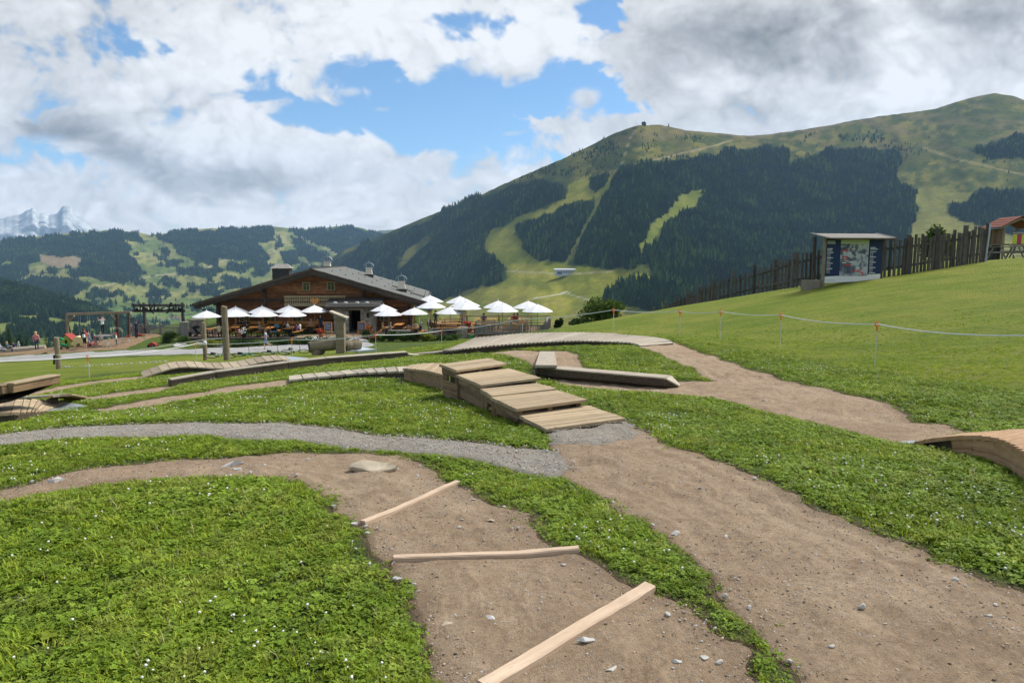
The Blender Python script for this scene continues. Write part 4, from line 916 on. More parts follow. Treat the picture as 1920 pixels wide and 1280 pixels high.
        for (a0, z0), (a1, z1) in zip(A_[:-1], A_[1:]): hd.prism([Vector((p.x, p.y, z0)) + CR * a0 - CB * .3, Vector((p.x, p.y, z1)) + CR * a1 - CB * .3, Vector((p.x, p.y, z1)) + CR * a1 + CB * .3, Vector((p.x, p.y, z0)) + CR * a0 + CB * .3], (0, 0, .06))
        for sx in (-.3, .3): hd.box(Vector((p.x, p.y, zt + .28)) + CR * sx, (.05, .3, .4), CM)
        hd.tube([(p.x, p.y, zt + .62), (p.x, p.y, zt + .95)], .025, 5); hd.build('hood', STEEL, ch)
    # shingled turret box on the left slope, and two roof ladders
    p = CW(-3.9, 6, 0); tb = MB()
    for k in range(5): tb.box((p.x, p.y, -.72 + k * .32 + .16), (1.66 - .02 * (k % 2), 1.5 - .02 * (k % 2), .33), CM)
    tb = tb.build('shingled_box', SHING, t); q = MB(); q.add([Vector((p.x, p.y, 0)) + CM @ Vector((sx, sy, zz)) for zz, rx, ry in ((.90, 1.02, .92), (1.34, .55, .06)) for sx, sy in ((-rx, -ry), (rx, -ry), (rx, ry), (-rx, ry))], [(3, 2, 1, 0), (4, 5, 6, 7), (0, 1, 5, 4), (1, 2, 6, 5), (2, 3, 7, 6), (3, 0, 4, 7)]); q.build('box_roof', W_GREYD, tb)
    for d, s0, s1 in ((8.5, 6.9, 8.9), (5.5, 9.0, 10.4)):
        mb = MB()
        for dd in (0, .5): mb.bar(CW(s0, d + dd, .9 - SL * s0 + .14), CW(s1, d + dd, .9 - SL * s1 + .14), .06, .06)
        for k in range(6): s = s0 + (s1 - s0) * k / 5; mb.bar(CW(s, d, .9 - SL * s + .19), CW(s, d + .5, .9 - SL * s + .19), .05, .05)
        mb.build('roof_ladder', W_VERGE, t)
    mb = MB()
    for d in (5, 11, 17):
        for s in np.arange(1.2, 10.4, 1.3): mb.box(CW(s, d, .9 - SL * s + .08), (.10, .16, .12), CM)
    mb.build('snow_guards', DARKM, t)
lodge()
# ------------------------------------------------------------------ terraces
def terrace():
    t = thing('wooden_terrace', P(520, 628, 60), 'low wooden terrace floor in front of the lodge', 'terrace')
    def zl(u, d): p = P(u, 600, d); return Vector((p.x, p.y, ZT))
    A = [zl(345, 58.6), zl(655, 58.3), zl(690, 58.3), zl(870, 59.4), zl(875, 66), zl(345, 67.5)]
    a0, b0 = A[0], A[3]; n = 10
    for i in range(46):                  # floor boards run along the front
        s = i / 46; L0 = A[0].lerp(A[5], s); R0 = A[3].lerp(A[4], s); w_ = (A[5] - A[0]).length / 46; board(t, L0 + Vector((0, w_ / 2, -.02)), R0 + Vector((0, w_ / 2, -.02)), w_ - .012, .04, W_SIDE if i % 3 else W_GREY, 'floor_board')
    for a, b in zip(A[:3], A[1:4]): board(t, a + Vector((0, -.04, -.16)), b + Vector((0, -.04, -.16)), .06, .30, W_VERGE, 'fascia_board')
    t2 = thing('upper_terrace', P(950, 620, 58), 'raised wooden terrace floor behind the dark railing', 'terrace')
    B = [P(878, 600, 55.9), P(1024, 600, 55.9), P(1030, 600, 62), P(800, 600, 68), P(868, 600, 60)]; MB().prism([Vector((p.x, p.y, -4.32)) for p in B], (0, 0, -.5)).build('floor', W_SIDE, t2)
terrace()
UZ = -4.32
def railing(name, a, b, h, label, gap=(.3, .75), mat=W_GREYD, n=40, posts=3, open_every=2):
    """boarded railing from a to b (base points)"""
    t = thing(name, (a + b) / 2, label, 'railing'); up = Vector((0, 0, 1)); d = (b - a).normalized()
    for i in range(posts): p = a.lerp(b, i / (posts - 1)); board(t, p - up * .2, p + up * (h + .12), .16, .16, mat, 'post', up=(1, 0, 0))
    board(t, a + up * h, b + up * h, .14, .07, mat, 'top_rail'); board(t, a + up * (h * .78), b + up * (h * .78), .05, .10, mat, 'rail'); board(t, a + up * .12, b + up * .12, .05, .12, mat, 'rail')
    L_ = (b - a).length; step = L_ / n
    for i in range(n):
        f = i / n; op = gap[0] < f < gap[1]
        p = a + d * (step * (i + .5)) + Vector((0, .035, 0)); board(t, p + up * .06, p + up * (h * .80), step * (.55 if op else .97), .022, mat, 'slat', up=(0, 1, 0))
    return t
def at(u, d, z): p = P(u, 600, d); return Vector((p.x, p.y, z))
railing('terrace_railing', at(893, 55.6, UZ - .05), at(1023, 55.6, UZ - .05), 1.02, 'dark boarded railing with gaps along the upper terrace', (.12, .9), W_GREYD, 44, 3)
railing('terrace_railing', at(1023, 55.6, UZ - .05), at(1028, 61.5, UZ - .05), 1.02, 'short side railing at the far corner of the upper terrace', (.2, .8), W_GREYD, 12, 2)
board(None, at(872, 61.9, UZ + 1.0), at(1028, 61.9, UZ + 1.0), .1, .1, W_GREY, 'back_rail'); tag(bpy.data.objects['back_rail'], 'pale long handrail along the back of the upper terrace', 'railing')
for k in range(6):
    p = at(876 + 30 * k, 61.92, UZ); board(bpy.data.objects['back_rail'], p, p + Vector((0, 0, .95)), .09, .09, W_GREYD, 'post', up=(1, 0, 0))
# playground-side railing with the big sign over it
railing('wooden_railing', at(262, 64, -5.30), at(338, 64, -5.30), .95, 'grey boarded railing with a row of gaps under the sign', (.22, .93), W_GREYD, 30, 3)
railing('wooden_railing', at(243, 66, -5.4), at(266, 64.3, -5.3), .9, 'short grey railing running back beside the man in dark clothes', (.2, .8), W_GREYD, 8, 2)
def big_sign():
    t = thing('entrance_sign', at(307, 64.1, -5.2), 'dark wooden sign on two posts with large script lettering', 'sign')
    for u in (271.5, 343.5): board(t, at(u, 64.1, -5.3), at(u, 64.1, -2.25), .22, .22, W_SIGN, 'post', up=(1, 0, 0))
    board(t, at(248, 63.95, -2.50), at(348, 63.95, -2.50), .06, .26, W_SIGN, 'sign_board'); board(t, at(249, 63.95, -3.0), at(348, 63.95, -3.0), .06, .26, W_SIGN, 'sign_board')
    # hand-shaped letters of bent iron: strokes in a 0..1 box per glyph
    S = {'W': [[(0,.95),(.12,.9),(.16,.1),(.3,.05),(.5,.6),(.55,.1),(.75,.05),(.95,.8),(.8,1.0)]], 'i': [[(.2,.55),(.25,.05),(.5,.1)],[(.2,.75),(.3,.8)]], 'n': [[(.05,.5),(.12,.0)],[(.12,.3),(.45,.5),(.6,.35),(.62,.05),(.85,.1)]],
         'k': [[(.1,1.0),(.15,.0)],[(.75,.6),(.2,.32),(.55,.15),(.9,-.2)]], 'l': [[(.2,1.0),(.25,.1),(.6,.02)]], 'e': [[(.1,.28),(.7,.34),(.6,.52),(.25,.5),(.1,.2),(.35,.02),(.8,.12)]], 'r': [[(.1,.5),(.16,.0)],[(.16,.3),(.45,.52),(.8,.45)]],
         'A': [[(-.25,-.1),(0,-.02),(.45,1.1),(.58,1.1),(.95,.0)],[(-.1,.3),(.95,.42)]], 'm': [[(.05,.5),(.1,.0)],[(.1,.3),(.3,.5),(.38,.05)],[(.4,.3),(.62,.5),(.7,.05),(1.0,.1)]]}
    x = 250.5; ad = {'W': 17, 'i': 5.5, 'n': 8.5, 'k': 8.5, 'l': 5, 'e': 7.5, 'r': 8, ' ': 5.5, 'A': 14, 'm': 13}
    for ch in 'Winkler Alm':
        if ch != ' ':
            mb = MB()
            for st in S[ch]: mb.tube(smooth_pts([at(x + a * ad[ch] * .95, 63.86, -3.12 + b * .82) for a, b in st], 1), .06, 6)
            mb.build('letter', BLACK, t)
        x += ad[ch]
big_sign()
# ------------------------------------------------------------------ people: one continuous skinned body per pose
SK = dict(pel=(0,0,.95), bel=(0,0,1.10), che=(0,-.01,1.32), nec=(0,0,1.47), hea=(0,.005,1.60), top=(0,.0,1.69), nos=(0,.105,1.595))
RAD = dict(pel=.125, bel=.115, che=.135, nec=.052, hea=.088, top=.06, nos=.012, sh=.062, el=.045, wr=.033, ha=.036, fi=.018, th=.015, hi=.088, kn=.06, an=.042, to=.036)
def body_mesh(name, pose):
    J = dict(SK); J.update({k: v for k, v in pose.items()})
    b = [('pel','bel'),('bel','che'),('che','nec'),('nec','hea'),('hea','top'),('hea','nos')]
    for s in 'LR': b += [('che','sh'+s),('sh'+s,'el'+s),('el'+s,'wr'+s),('wr'+s,'ha'+s),('ha'+s,'fi'+s),('wr'+s,'th'+s),('pel','hi'+s),('hi'+s,'kn'+s),('kn'+s,'an'+s),('an'+s,'to'+s)]
    for s in 'LR':
        w_, h = Vector(J['el'+s]), Vector(J['wr'+s]); d = (h - w_).normalized(); J['ha'+s] = tuple(h + d * .08); J['fi'+s] = tuple(h + d * .165 + Vector((0, .012, 0))); J['th'+s] = tuple(h + d * .06 + Vector((0, .05, .0)))
    nm = list(J); me = bpy.data.meshes.new(name); me.from_pydata([J[k] for k in nm], [(nm.index(x), nm.index(y)) for x, y in b], [])
    o = bpy.data.objects.new(name, me); COL.objects.link(o); md = o.modifiers.new('s', 'SKIN'); ss = o.modifiers.new('u', 'SUBSURF'); ss.levels = 1
    if not me.skin_vertices: me.skin_vertices.new()
    for i, k in enumerate(nm):
        r = RAD[k if k in RAD else k[:2]]; sv = me.skin_vertices[0].data[i]; sv.radius = (r * (1.25 if k in ('che', 'pel', 'bel') else 1), r * (.85 if k in ('che', 'pel', 'bel') else 1)); sv.use_root = k == 'pel'
    dg = bpy.context.evaluated_depsgraph_get(); ev = bpy.data.meshes.new_from_object(o.evaluated_get(dg)); bpy.data.objects.remove(o)
    # regions: 0 skin, 1 top, 2 forearm, 3 legs, 4 shins, 5 shoes
    reg = {('che','nec'): 1, ('nec','hea'): 0, ('hea','top'): 0, ('hea','nos'): 0, ('pel','bel'): 1, ('bel','che'): 1}
    for s in 'LR': reg.update({('che','sh'+s): 1, ('sh'+s,'el'+s): 1, ('el'+s,'wr'+s): 2, ('wr'+s,'ha'+s): 0, ('ha'+s,'fi'+s): 0, ('wr'+s,'th'+s): 0, ('pel','hi'+s): 3, ('hi'+s,'kn'+s): 3, ('kn'+s,'an'+s): 4, ('an'+s,'to'+s): 5})
    MI = []
    for p in ev.polygons:
        c = p.center; best = (9, 0)
        for (x, y), r in reg.items():
            A, B = Vector(J[x]), Vector(J[y]); ab = B - A; t = max(0, min(1, (c - A).dot(ab) / (ab.length_squared + 1e-9))); d = (c - A - ab * t).length
            if d < best[0]: best = (d, r)
        MI.append(best[1])
    ev.materials.clear()
    for i in range(6): ev.materials.append(None)
    ev.polygons.foreach_set('material_index', np.array(MI, np.int32)); ev.polygons.foreach_set('use_smooth', np.ones(len(MI), bool))
    return ev, J
def limbs(L, Rr): return {**{k + 'L': v for k, v in L.items()}, **{k + 'R': v for k, v in Rr.items()}}
arm_dn = lambda s: dict(sh=(s*.19,0,1.40), el=(s*.25,-.03,1.12), wr=(s*.24,.06,.88)); leg_st = lambda s, y=0: dict(hi=(s*.09,0,.90), kn=(s*.10,.02+y*.5,.50), an=(s*.10,y,.08), to=(s*.11,y+.15,.035))
arm_fw = lambda s: dict(sh=(s*.19,0,1.40), el=(s*.25,.10,1.15), wr=(s*.14,.32,1.18))
arm_up = lambda s: dict(sh=(s*.19,0,1.42), el=(s*.36,.04,1.33), wr=(s*.30,.16,1.55))
def seat(dz): return {k: (x, y, z - dz) for k, (x, y, z) in SK.items()}
def seated_pose():
    p = seat(.45); q = {}
    for s, c in ((-1, 'L'), (1, 'R')): q.update({'sh'+c: (s*.19,0,.95), 'el'+c: (s*.25,.12,.72), 'wr'+c: (s*.15,.36,.76), 'hi'+c: (s*.10,.02,.48), 'kn'+c: (s*.12,.44,.50), 'an'+c: (s*.12,.42,.08), 'to'+c: (s*.12,.57,.035)})
    p.update(q); return p
POSES = {'stand': limbs({**arm_dn(-1), **leg_st(-1)}, {**arm_dn(1), **leg_st(1)}), 'fold': limbs({**arm_fw(-1), **leg_st(-1)}, {**arm_fw(1), **leg_st(1, .05)}),
         'walk': limbs({**arm_dn(-1), **leg_st(-1, .28)}, {**arm_dn(1), 'hi': (.09,0,.90), 'kn': (.10,.0,.48), 'an': (.10,-.30,.16), 'to': (.11,-.17,.05)}),
         'run': limbs({'sh': (-.19,.02,1.40), 'el': (-.26,-.2,1.2), 'wr': (-.22,.05,1.08), 'hi': (-.09,0,.92), 'kn': (-.10,.12,.52), 'an': (-.10,.06,.08), 'to': (-.10,.21,.035)}, {'sh': (.19,.02,1.40), 'el': (.26,-.02,1.14), 'wr': (.2,.24,1.1), 'hi': (.09,0,.92), 'kn': (.10,-.03,.50), 'an': (.10,-.40,.42), 'to': (.10,-.46,.28)}),
         'reach': limbs({**arm_dn(-1), **leg_st(-1, -.1)}, {'sh': (.19,0,1.42), 'el': (.30,.14,1.25), 'wr': (.34,.38,1.28), **leg_st(1, .16)}),
         'arms_up': limbs({**arm_up(-1), **leg_st(-1)}, {**arm_up(1), **leg_st(1)}), 'sit': seated_pose()}
BODIES = {k: body_mesh('body_' + k, v) for k, v in POSES.items()}
_cm = {}
def cloth(c, rough=.85):
    k = tuple(round(x, 3) for x in c)
    if k not in _cm: _cm[k] = plain('cloth_%d' % len(_cm), c, rough, 0, .06, 12)
    return _cm[k]
SKIN = plain('skin', (.56, .34, .25), .55, 0, .04, 8)
HAIRC = {'blond': (.55, .38, .16), 'brown': (.10, .055, .03), 'dark': (.025, .02, .018), 'grey': (.5, .49, .47), 'red': (.3, .1, .04), 'white': (.7, .69, .66)}
def hair_mesh(pose, long):
    J = BODIES[pose][1]; c = Vector(J['hea']) + Vector((0, -.018, .025)); mb = MB(); V = []; F = []; n = 12
    rings = [(.0, .118), (.06, .105), (.095, .07), (.112, .02), (.108, -.03), (.10, -.06)] + ([(.11, -.14), (.09, -.24)] if long else [(.07, -.08)])
    for r, z in rings:
        for k in range(n):
            a = 2 * math.pi * k / n; y = math.sin(a); cut = y > .25 and z < .035     # keep the face free
            V.append(c + Vector((math.cos(a) * r * (.8 if cut else 1), (y * r if not cut else .02 + .2 * r), z if not cut else .045)))
    for i in range(len(rings) - 1):
        for k in range(n): F.append((i * n + k, i * n + (k + 1) % n, (i + 1) * n + (k + 1) % n, (i + 1) * n + k))
    mb.add(V, F); return mb
_hm = {}
def person(loc, pose, height, face, top, legs, hair, label, group=None, long=False, shorts=False, sleeves=False, shoes=(.04, .04, .045), lift=0):
    """face: compass bearing in degrees, 0 looks away from the camera, 180 towards it"""
    me, J = BODIES[pose]; s = height / 1.72; o = link('person', me, None, Vector(loc) + Vector((0, 0, lift))); o.scale = (s,) * 3; o.rotation_euler = (0, 0, -R(face))
    cols = [SKIN, cloth(top), cloth(top) if sleeves else SKIN, cloth(legs), SKIN if shorts else cloth(legs), cloth(shoes)]
    for i, m in enumerate(cols): o.material_slots[i].link = 'OBJECT'; o.material_slots[i].material = m
    k = (pose, long, hair)
    if k not in _hm: _hm[k] = hair_mesh(pose, long).mesh('hair', [cloth(HAIRC[hair], .6)], (0, 0, 0), True)
    link('hair', _hm[k], o); return tag(o, label, 'person', group)
# ------------------------------------------------------------------ parasols
CANVAS = plain('white_canvas', (.68, .685, .69), .85, 0, .02, 3)
def parasol_proto():
    t = thing('parasol', (0, 0, 0)); R0, zr, za = 1.27, 1.86, 2.40
    mb = MB(); mb.tube([(0, 0, 0), (0, 0, 2.5)], .025, 8); mb.build('pole', W_ORANGE, t)
    V = []; F = []; n = 8; rings = [(0.0, za), (.35, za - .13), (.8, za - .32), (1.25, zr)]
    for dz in (0, -.02):
        for r, z in rings:
            for k in range(n):
                for h in (0, 1):
                    a = 2 * math.pi * (k + .5 * h) / n + .2; rr_ = r * (.93 if h else 1); V.append((math.cos(a) * rr_, math.sin(a) * rr_, z + dz - (.0 if h == 0 else .015 * r)))
    m2 = 2 * n; L_ = len(rings) * m2
    for i in range(len(rings) - 1):
        for k in range(m2): q = (i * m2 + k, i * m2 + (k + 1) % m2, (i + 1) * m2 + (k + 1) % m2, (i + 1) * m2 + k); F += [q[::-1], tuple(x + L_ for x in q)]
    b = (len(rings) - 1) * m2
    for k in range(m2): F.append((b + k, b + (k + 1) % m2, L_ + b + (k + 1) % m2, L_ + b + k))
    mb = MB(); mb.add(V, F); mb.build('canopy', CANVAS, t); mb = MB(); mb.lathe((0, 0, za - .03), [(.05, 0), (.055, .05), (.02, .09), (.012, .16)], 8); mb.build('finial', CANVAS, t)
    for k in range(8): a = 2 * math.pi * k / n + .2; mb = MB(); mb.bar((0, 0, za - .12), (math.cos(a) * 1.2, math.sin(a) * 1.2, zr - .02), .02, .02); mb.build('rib', W_ORANGE, t)
    mb = MB(); mb.lathe((0, 0, 0), [(.26, 0), (.26, .05), (.06, .09), (.05, .3)], 14); mb.build('base', DARKM, t); return t
UMB = parasol_proto(); _first = [True]
def place(proto, flag, loc, rz, label, cat, group, scale=1.0):
    if flag[0]: flag[0] = False; o = proto; o.location = loc; o.rotation_euler = (0, 0, rz); o.scale = (scale,) * 3
    else: o = copy_tree(proto, loc, rz, None, scale)
    return tag(o, label, cat, group)
UMBS = [(387,579,60,1,'white parasol standing alone at the far end of the terrace beside the short pole'), (440,577,59.6,1,'white front parasol partly hidden by the tall pole'), (441.5,571.5,63,1.05,'white back row parasol just behind the tall pole one'),
    (493,577,59.6,1,'white front row parasol in the middle of the lodge terrace'), (491,570.5,63,1.05,'white back row parasol behind the middle front one'), (547,577,59.6,1,'white front row parasol between the running boy and the entrance'), (541,569.5,63,1.05,'white back row parasol under the balcony end'),
    (589,569,62.6,1.05,'white parasol close beside the stone porch over the waitress'), (718.6,567,63,1.05,'white parasol behind, right after the stone porch'), (727.5,575.5,59.5,1,'white parasol over the two seated women'), (777,573.5,60.3,1,'white parasol over the man in navy'),
    (808,560.5,63.5,1.12,'white parasol over the steps at the roof corner, lower one'), (806,550.5,67,1.12,'white parasol at the roof corner, upper one behind'), (844,571.5,58.6,1.02,'white parasol alone in front of the stacked orange benches'),
    (874,562,59,1.1,'white parasol of the triple cluster, frontmost and lowest'), (872,557.5,62,1.1,'white parasol of the triple cluster, middle layer'), (862,552,65,1.1,'white parasol of the triple cluster, rearmost top peeking out'),
    (942,566.5,57.6,1.1,'white parasol of the double cluster near the railing centre, front one'), (934,560,60.5,1.1,'white parasol of the double cluster near the railing centre, rear one'), (990,560.5,60.2,1.12,'white parasol at the far corner of the upper terrace, rear one'), (1008,566.5,57.4,1.1,'white parasol at the far corner of the upper terrace, front one')]
UPOS = []
for i, (u, v, d, s, lab) in enumerate(UMBS):
    p = P(u, v, d); z0 = p.z - 2.55 * s; UPOS.append(Vector((p.x, p.y, z0))); place(UMB, _first, (p.x, p.y, z0), (i * .37) % .8, lab, 'parasol', 'white parasols on the terraces', s)
# ------------------------------------------------------------------ beer-garden tables and benches
CLOTH = plain('red_check_cloth', (.55, .25, .2), .9, 0, .4, 40)
def table_proto():
    t = thing('beer_table', (0, 0, 0))
    for k in range(4): board(t, (-.27 + .18 * k, -1.0, .745), (-.27 + .18 * k, 1.0, .745), .172, .035, W_ORANGE, 'top_board')
    for y in (-.7, .7):
        mb = MB(); mb.bar((-.28, y, 0), (-.2, y, .73), .04, .04, (0, 1, 0)); mb.build('leg', DARKM, t); mb = MB(); mb.bar((.28, y, 0), (.2, y, .73), .04, .04, (0, 1, 0)); mb.build('leg', DARKM, t)
        mb = MB(); mb.bar((-.24, y, .35), (.24, y, .35), .03, .03); mb.build('stretcher', DARKM, t)
    return t
def bench_proto(back):
    t = thing('beer_bench', (0, 0, 0)); board(t, (0, -1, .44), (0, 1, .44), .27, .035, W_ORANGE, 'seat')
    for y in (-.7, .7):
        for x in (-.1, .1): mb = MB(); mb.bar((x * 1.4, y, 0), (x, y, .425), .035, .035, (0, 1, 0)); mb.build('leg', DARKM, t)
    if back:
        for z in (.66, .82): board(t, (-.18, -1, z), (-.18, 1, z), .025, .13, W_ORANGE, 'backrest_board', up=(0, 0, 1))
        for y in (-.7, .7): mb = MB(); mb.bar((-.13, y, .42), (-.2, y, .9), .03, .03, (0, 1, 0)); mb.build('backrest_post', DARKM, t)
    return t
TAB, BEN = table_proto(), bench_proto(False); _ft, _fb = [True], [True]
def setup(x, y, z, rz, where):
    place(TAB, _ft, (x, y, z), rz, 'varnished pine beer table ' + where, 'table', 'beer tables on the terraces'); c, s = math.cos(rz), math.sin(rz)
    for sg, w_ in ((-1, 'first'), (1, 'second')):
        q = .62 * sg; place(BEN, _fb, (x + c * q, y + s * q, z), rz + (0 if sg < 0 else math.pi), 'pine bench %s of the table %s' % ('on the sign side' if sg < 0 else 'on the far side', where), 'bench', 'pine benches on the terraces')
SPOTS = [(400,59.6,ZT,'beside the short pole'), (432,59.8,ZT,'behind the tall pole'), (470,59.9,ZT,'by the jeans guest'), (452,63.2,ZT,'at the wall past the tall pole'), (503,60,ZT,'by the pushchair'), (500,63.4,ZT,'at the wall in the middle'), (545,60,ZT,'by the man in purple'), (585,62.4,ZT,'beside the waitress'), (725,60,ZT,'by the two women'), (748,63.4,ZT,'along the wall past the porch'), (777,60.2,ZT,'by the man in navy')]
for u, d, z, w_ in SPOTS: p = P(u, 600, d); setup(p.x, p.y, z, R(random.uniform(-6, 6)), w_)
# rows of tables seen end-on, on the upper terrace
rows = [(842, 'behind the lone front parasol'), (906, 'behind the first half of the railing'), (966, 'behind the second half of the railing')]
for u, w_ in rows:
    for k in range(3):
        p = P(u + k * 3, 600, 57.2 + k * 2.5); place(TAB, _ft, (p.x, p.y, UZ + .0 + -.02 * k), R(90), 'pine beer table in row %s %s' % (('nearest the railing', 'in the middle', 'at the rear')[k], w_), 'table', 'beer tables on the terraces')
        for sg in (-1, 1): place(BEN, _fb, (p.x, p.y + .68 * sg, UZ + -.02 * k), R(90) if sg < 0 else R(-90), 'long pine bench %s the %s table %s' % (('in front of', 'behind')[sg > 0], ('nearest', 'middle', 'rear')[k], w_), 'bench', 'pine benches on the terraces')
p0, p1 = at(428, 64.6, ZT + .45), at(600, 64.8, ZT + .45); t = thing('wall_bench', (p0 + p1) / 2, 'long pine bench running along the lodge wall', 'bench'); board(t, p0, p1, .35, .05, W_ORANGE, 'seat'); board(t, p0 + Vector((0, .22, .3)), p1 + Vector((0, .22, .3)), .04, .3, W_ORANGE, 'backrest')
for k in range(6): q = p0.lerp(p1, (k + .5) / 6); board(t, q - Vector((0, 0, .45)), q - Vector((0, 0, .03)), .06, .3, W_ORANGE, 'leg', up=(1, 0, 0))
# ------------------------------------------------------------------ guests
def guest(u, d, z, face, top, legs, hair, lab, pose='sit', h=1.7, **k): p = P(u, 600, d); return person((p.x, p.y, z), pose, h, face, top, legs, hair, lab, 'people on the terraces', **k)
guest(410,58.9,ZT,-20,(.62,.56,.36),(.06,.06,.08),'brown','man in pale yellow shirt seated with his back turned beside the tall pole')
guest(463,59.6,ZT,270,(.04,.04,.05),(.06,.12,.22),'dark','seated person in black top and blue jeans past the tall pole')
guest(449,63.0,ZT,180,(.03,.03,.04),(.03,.03,.04),'dark','seated guest in black at the wall behind the tall pole'); guest(462,63.2,ZT,180,(.05,.06,.1),(.03,.03,.04),'brown','seated guest in dark blue at the wall behind')
guest(486,60.0,ZT,90,(.45,.44,.42),(.1,.1,.1),'grey','grey haired man in light grey shirt seated by the pushchair'); guest(506,60.1,ZT,270,(.5,.3,.28),(.2,.2,.25),'brown','small seated child in pink by the pushchair',h=1.2)
guest(532,60.0,ZT,90,(.03,.035,.04),(.05,.05,.06),'dark','seated guest in black facing the man in purple'); guest(538,60.6,ZT,100,(.25,.27,.27),(.05,.05,.06),'brown','seated guest in grey green behind the one in black'); guest(555,60.0,ZT,270,(.13,.06,.15),(.05,.05,.07),'brown','man in purple shirt seated facing the others'); guest(562,60.5,ZT,265,(.68,.67,.66),(.05,.05,.07),'dark','seated guest in white at the end of the purple man table')
guest(583,62.9,ZT,180,(.5,.33,.3),(.1,.1,.1),'white','white haired woman in pink seated under the balcony')
guest(600.5,62.0,ZT,150,(.02,.025,.05),(.03,.035,.07),'dark','waitress in dark dress standing by the stone porch','reach',1.75,shorts=True)
guest(718,59.7,ZT,80,(.62,.50,.22),(.14,.22,.36),'blond','blond woman in yellow top seated at the table past the entrance',long=True); guest(732,59.9,ZT,280,(.50,.58,.62),(.04,.04,.08),'white','white haired woman in pale blue seated facing the blond one')
guest(766,59.5,ZT,10,(.45,.27,.2),(.3,.2,.12),'dark','dark haired woman in tan top seated with her back turned'); guest(778,60.9,ZT,180,(.62,.58,.5),(.2,.2,.2),'brown','guest in cream shirt facing the camera under the parasol'); guest(789,59.9,ZT,275,(.03,.05,.12),(.05,.05,.06),'grey','heavy man in navy shirt seated at the table near the steps')
guest(817,62.5,UZ-.25,185,(.04,.05,.08),(.16,.11,.07),'dark','man in dark waistcoat and brown trousers walking on the terrace','walk',1.72)
guest(907,60.6,UZ+.1,180,(.2,.18,.2),(.05,.05,.06),'dark','dark haired guest seated at the rear of the upper terrace'); guest(964,60.4,UZ+.1,200,(.55,.05,.06),(.05,.05,.06),'blond','guest in red top seated at the rear of the upper terrace'); guest(970,60.5,UZ+.1,250,(.2,.32,.25),(.05,.05,.06),'brown','guest in green seated beside the one in red')
guest(868,60.5,UZ,200,(.3,.16,.14),(.05,.05,.06),'dark','guest in brown standing at the parasol cluster','stand',1.6)
q = GY(499, 52.6); person(q, 'run', 1.58, 262, (.42,.42,.44), (.16,.24,.38), 'brown', 'boy in grey shirt and blue shorts running along the road', None, shorts=True, shoes=(.05,.12,.12))
# ------------------------------------------------------------------ chalk boards, pushchair, pots
def chalk(u, d, lab, blue):
    p = P(u, 600, d); p.z = ZT; t = thing('chalk_board', p, lab, 'board', 'menu boards by the entrance')
    for sg in (-1, 1):
        o = Vector((0, sg * .02, 0)); f = sg * .28
        for x in (-.31, .31): board(t, p + Vector((x, f, 0)), p + Vector((x, sg * .03, 1.2)), .05, .03, W_ORANGE, 'stile', up=(0, -1, .2))
        for z in (.42, 1.17): s = 1 - z / 1.2; board(t, p + Vector((-.29, f * s + sg * .03 * (1 - s), z)), p + Vector((.29, f * s + sg * .03 * (1 - s), z)), .03, .05, W_ORANGE, 'rail')
    pn = MB(); pn.prism([p + Vector((x, -(.28 * (1 - z / 1.2) + .03 * z / 1.2) - .0, z)) for x, z in ((-.28, .46), (.28, .46), (.28, 1.14), (-.28, 1.14))], (0, .02, 0)); pn = pn.build('slate', plain('chalk_slate', blue, .7), t)
    mb = MB(); rg = random.Random(int(u))
    for k in range(6):
        z = 1.06 - k * .095; y = -(.28 * (1 - z / 1.2) + .03 * z / 1.2) - .014; x = -.22
        while x < .18: w_ = rg.uniform(.03, .1); mb.box(p + Vector((x + w_ / 2, y, z)), (w_, .006, .028)); x += w_ + .035
    mb.build('chalk_writing', CANVAS, pn)
chalk(615, 60.5, 'blue chalk board in orange frame left of the lodge door', (.05, .07, .14)); chalk(678, 60.8, 'dark blue chalk board in orange frame right of the lodge door', (.035, .045, .10))
def pushchair(loc, rz, c, lab):
    t = thing('pushchair', loc, lab, 'pushchair', None); L0 = Vector(loc); M = Matrix.Rotation(rz, 3, 'Z'); W_ = lambda x, y, z: L0 + M @ Vector((x, y, z)); cm = cloth(c)
    mb = MB(); mb.prism([W_(-.2, -.2, .4), W_(.25, -.2, .38), (W_(.25, -.2, .5)), W_(-.15, -.2, .55), W_(-.4, -.2, 1.0), W_(-.5, -.2, .98)], M @ Vector((0, .4, 0))); mb.build('seat', cm, t)
    mb = MB(); mb.prism([W_(-.45, -.22, 1.0), W_(-.3, -.22, 1.1), W_(-.05, -.22, 1.05), W_(.08, -.22, .9), W_(-.3, -.22, .85)], M @ Vector((0, .44, 0))); mb.build('hood', cm, t)
    for x, r in ((.33, .11), (-.3, .15)):
        for y in (-.24, .24):
            mb = MB(); mb.tube([W_(x, y - .02, r), W_(x, y + .02, r)], r, 12); mb.build('wheel', BLACK, t)
    mb = MB()
    for y in (-.22, .22): mb.tube([W_(.33, y, .12), W_(-.5, y, .9), W_(-.62, y, 1.02)], .014, 5); mb.tube([W_(-.3, y, .15), W_(.15, y, .5)], .014, 5)
    mb.tube([W_(-.62, -.22, 1.02), W_(-.62, .22, 1.02)], .018, 5); mb.build('frame', DARKM, t)
p = P(513, 600, 59.4); pushchair((p.x, p.y, ZT), R(200), (.08, .22, .34), 'blue pushchair parked beside a terrace table')
pushchair(GY(119, 56.0), R(20), (.02, .2, .09), 'green and black pushchair behind the short thick post')
p = P(372, 600, 60.2); pushchair((p.x, p.y, gz(p.x, p.y)), R(10), (.03, .03, .04), 'black pushchair beside the end of the terrace')
POTM = plain('terracotta', (.42, .16, .08), .85); GREENP = plain('green_plastic', (.02, .28, .10), .5)
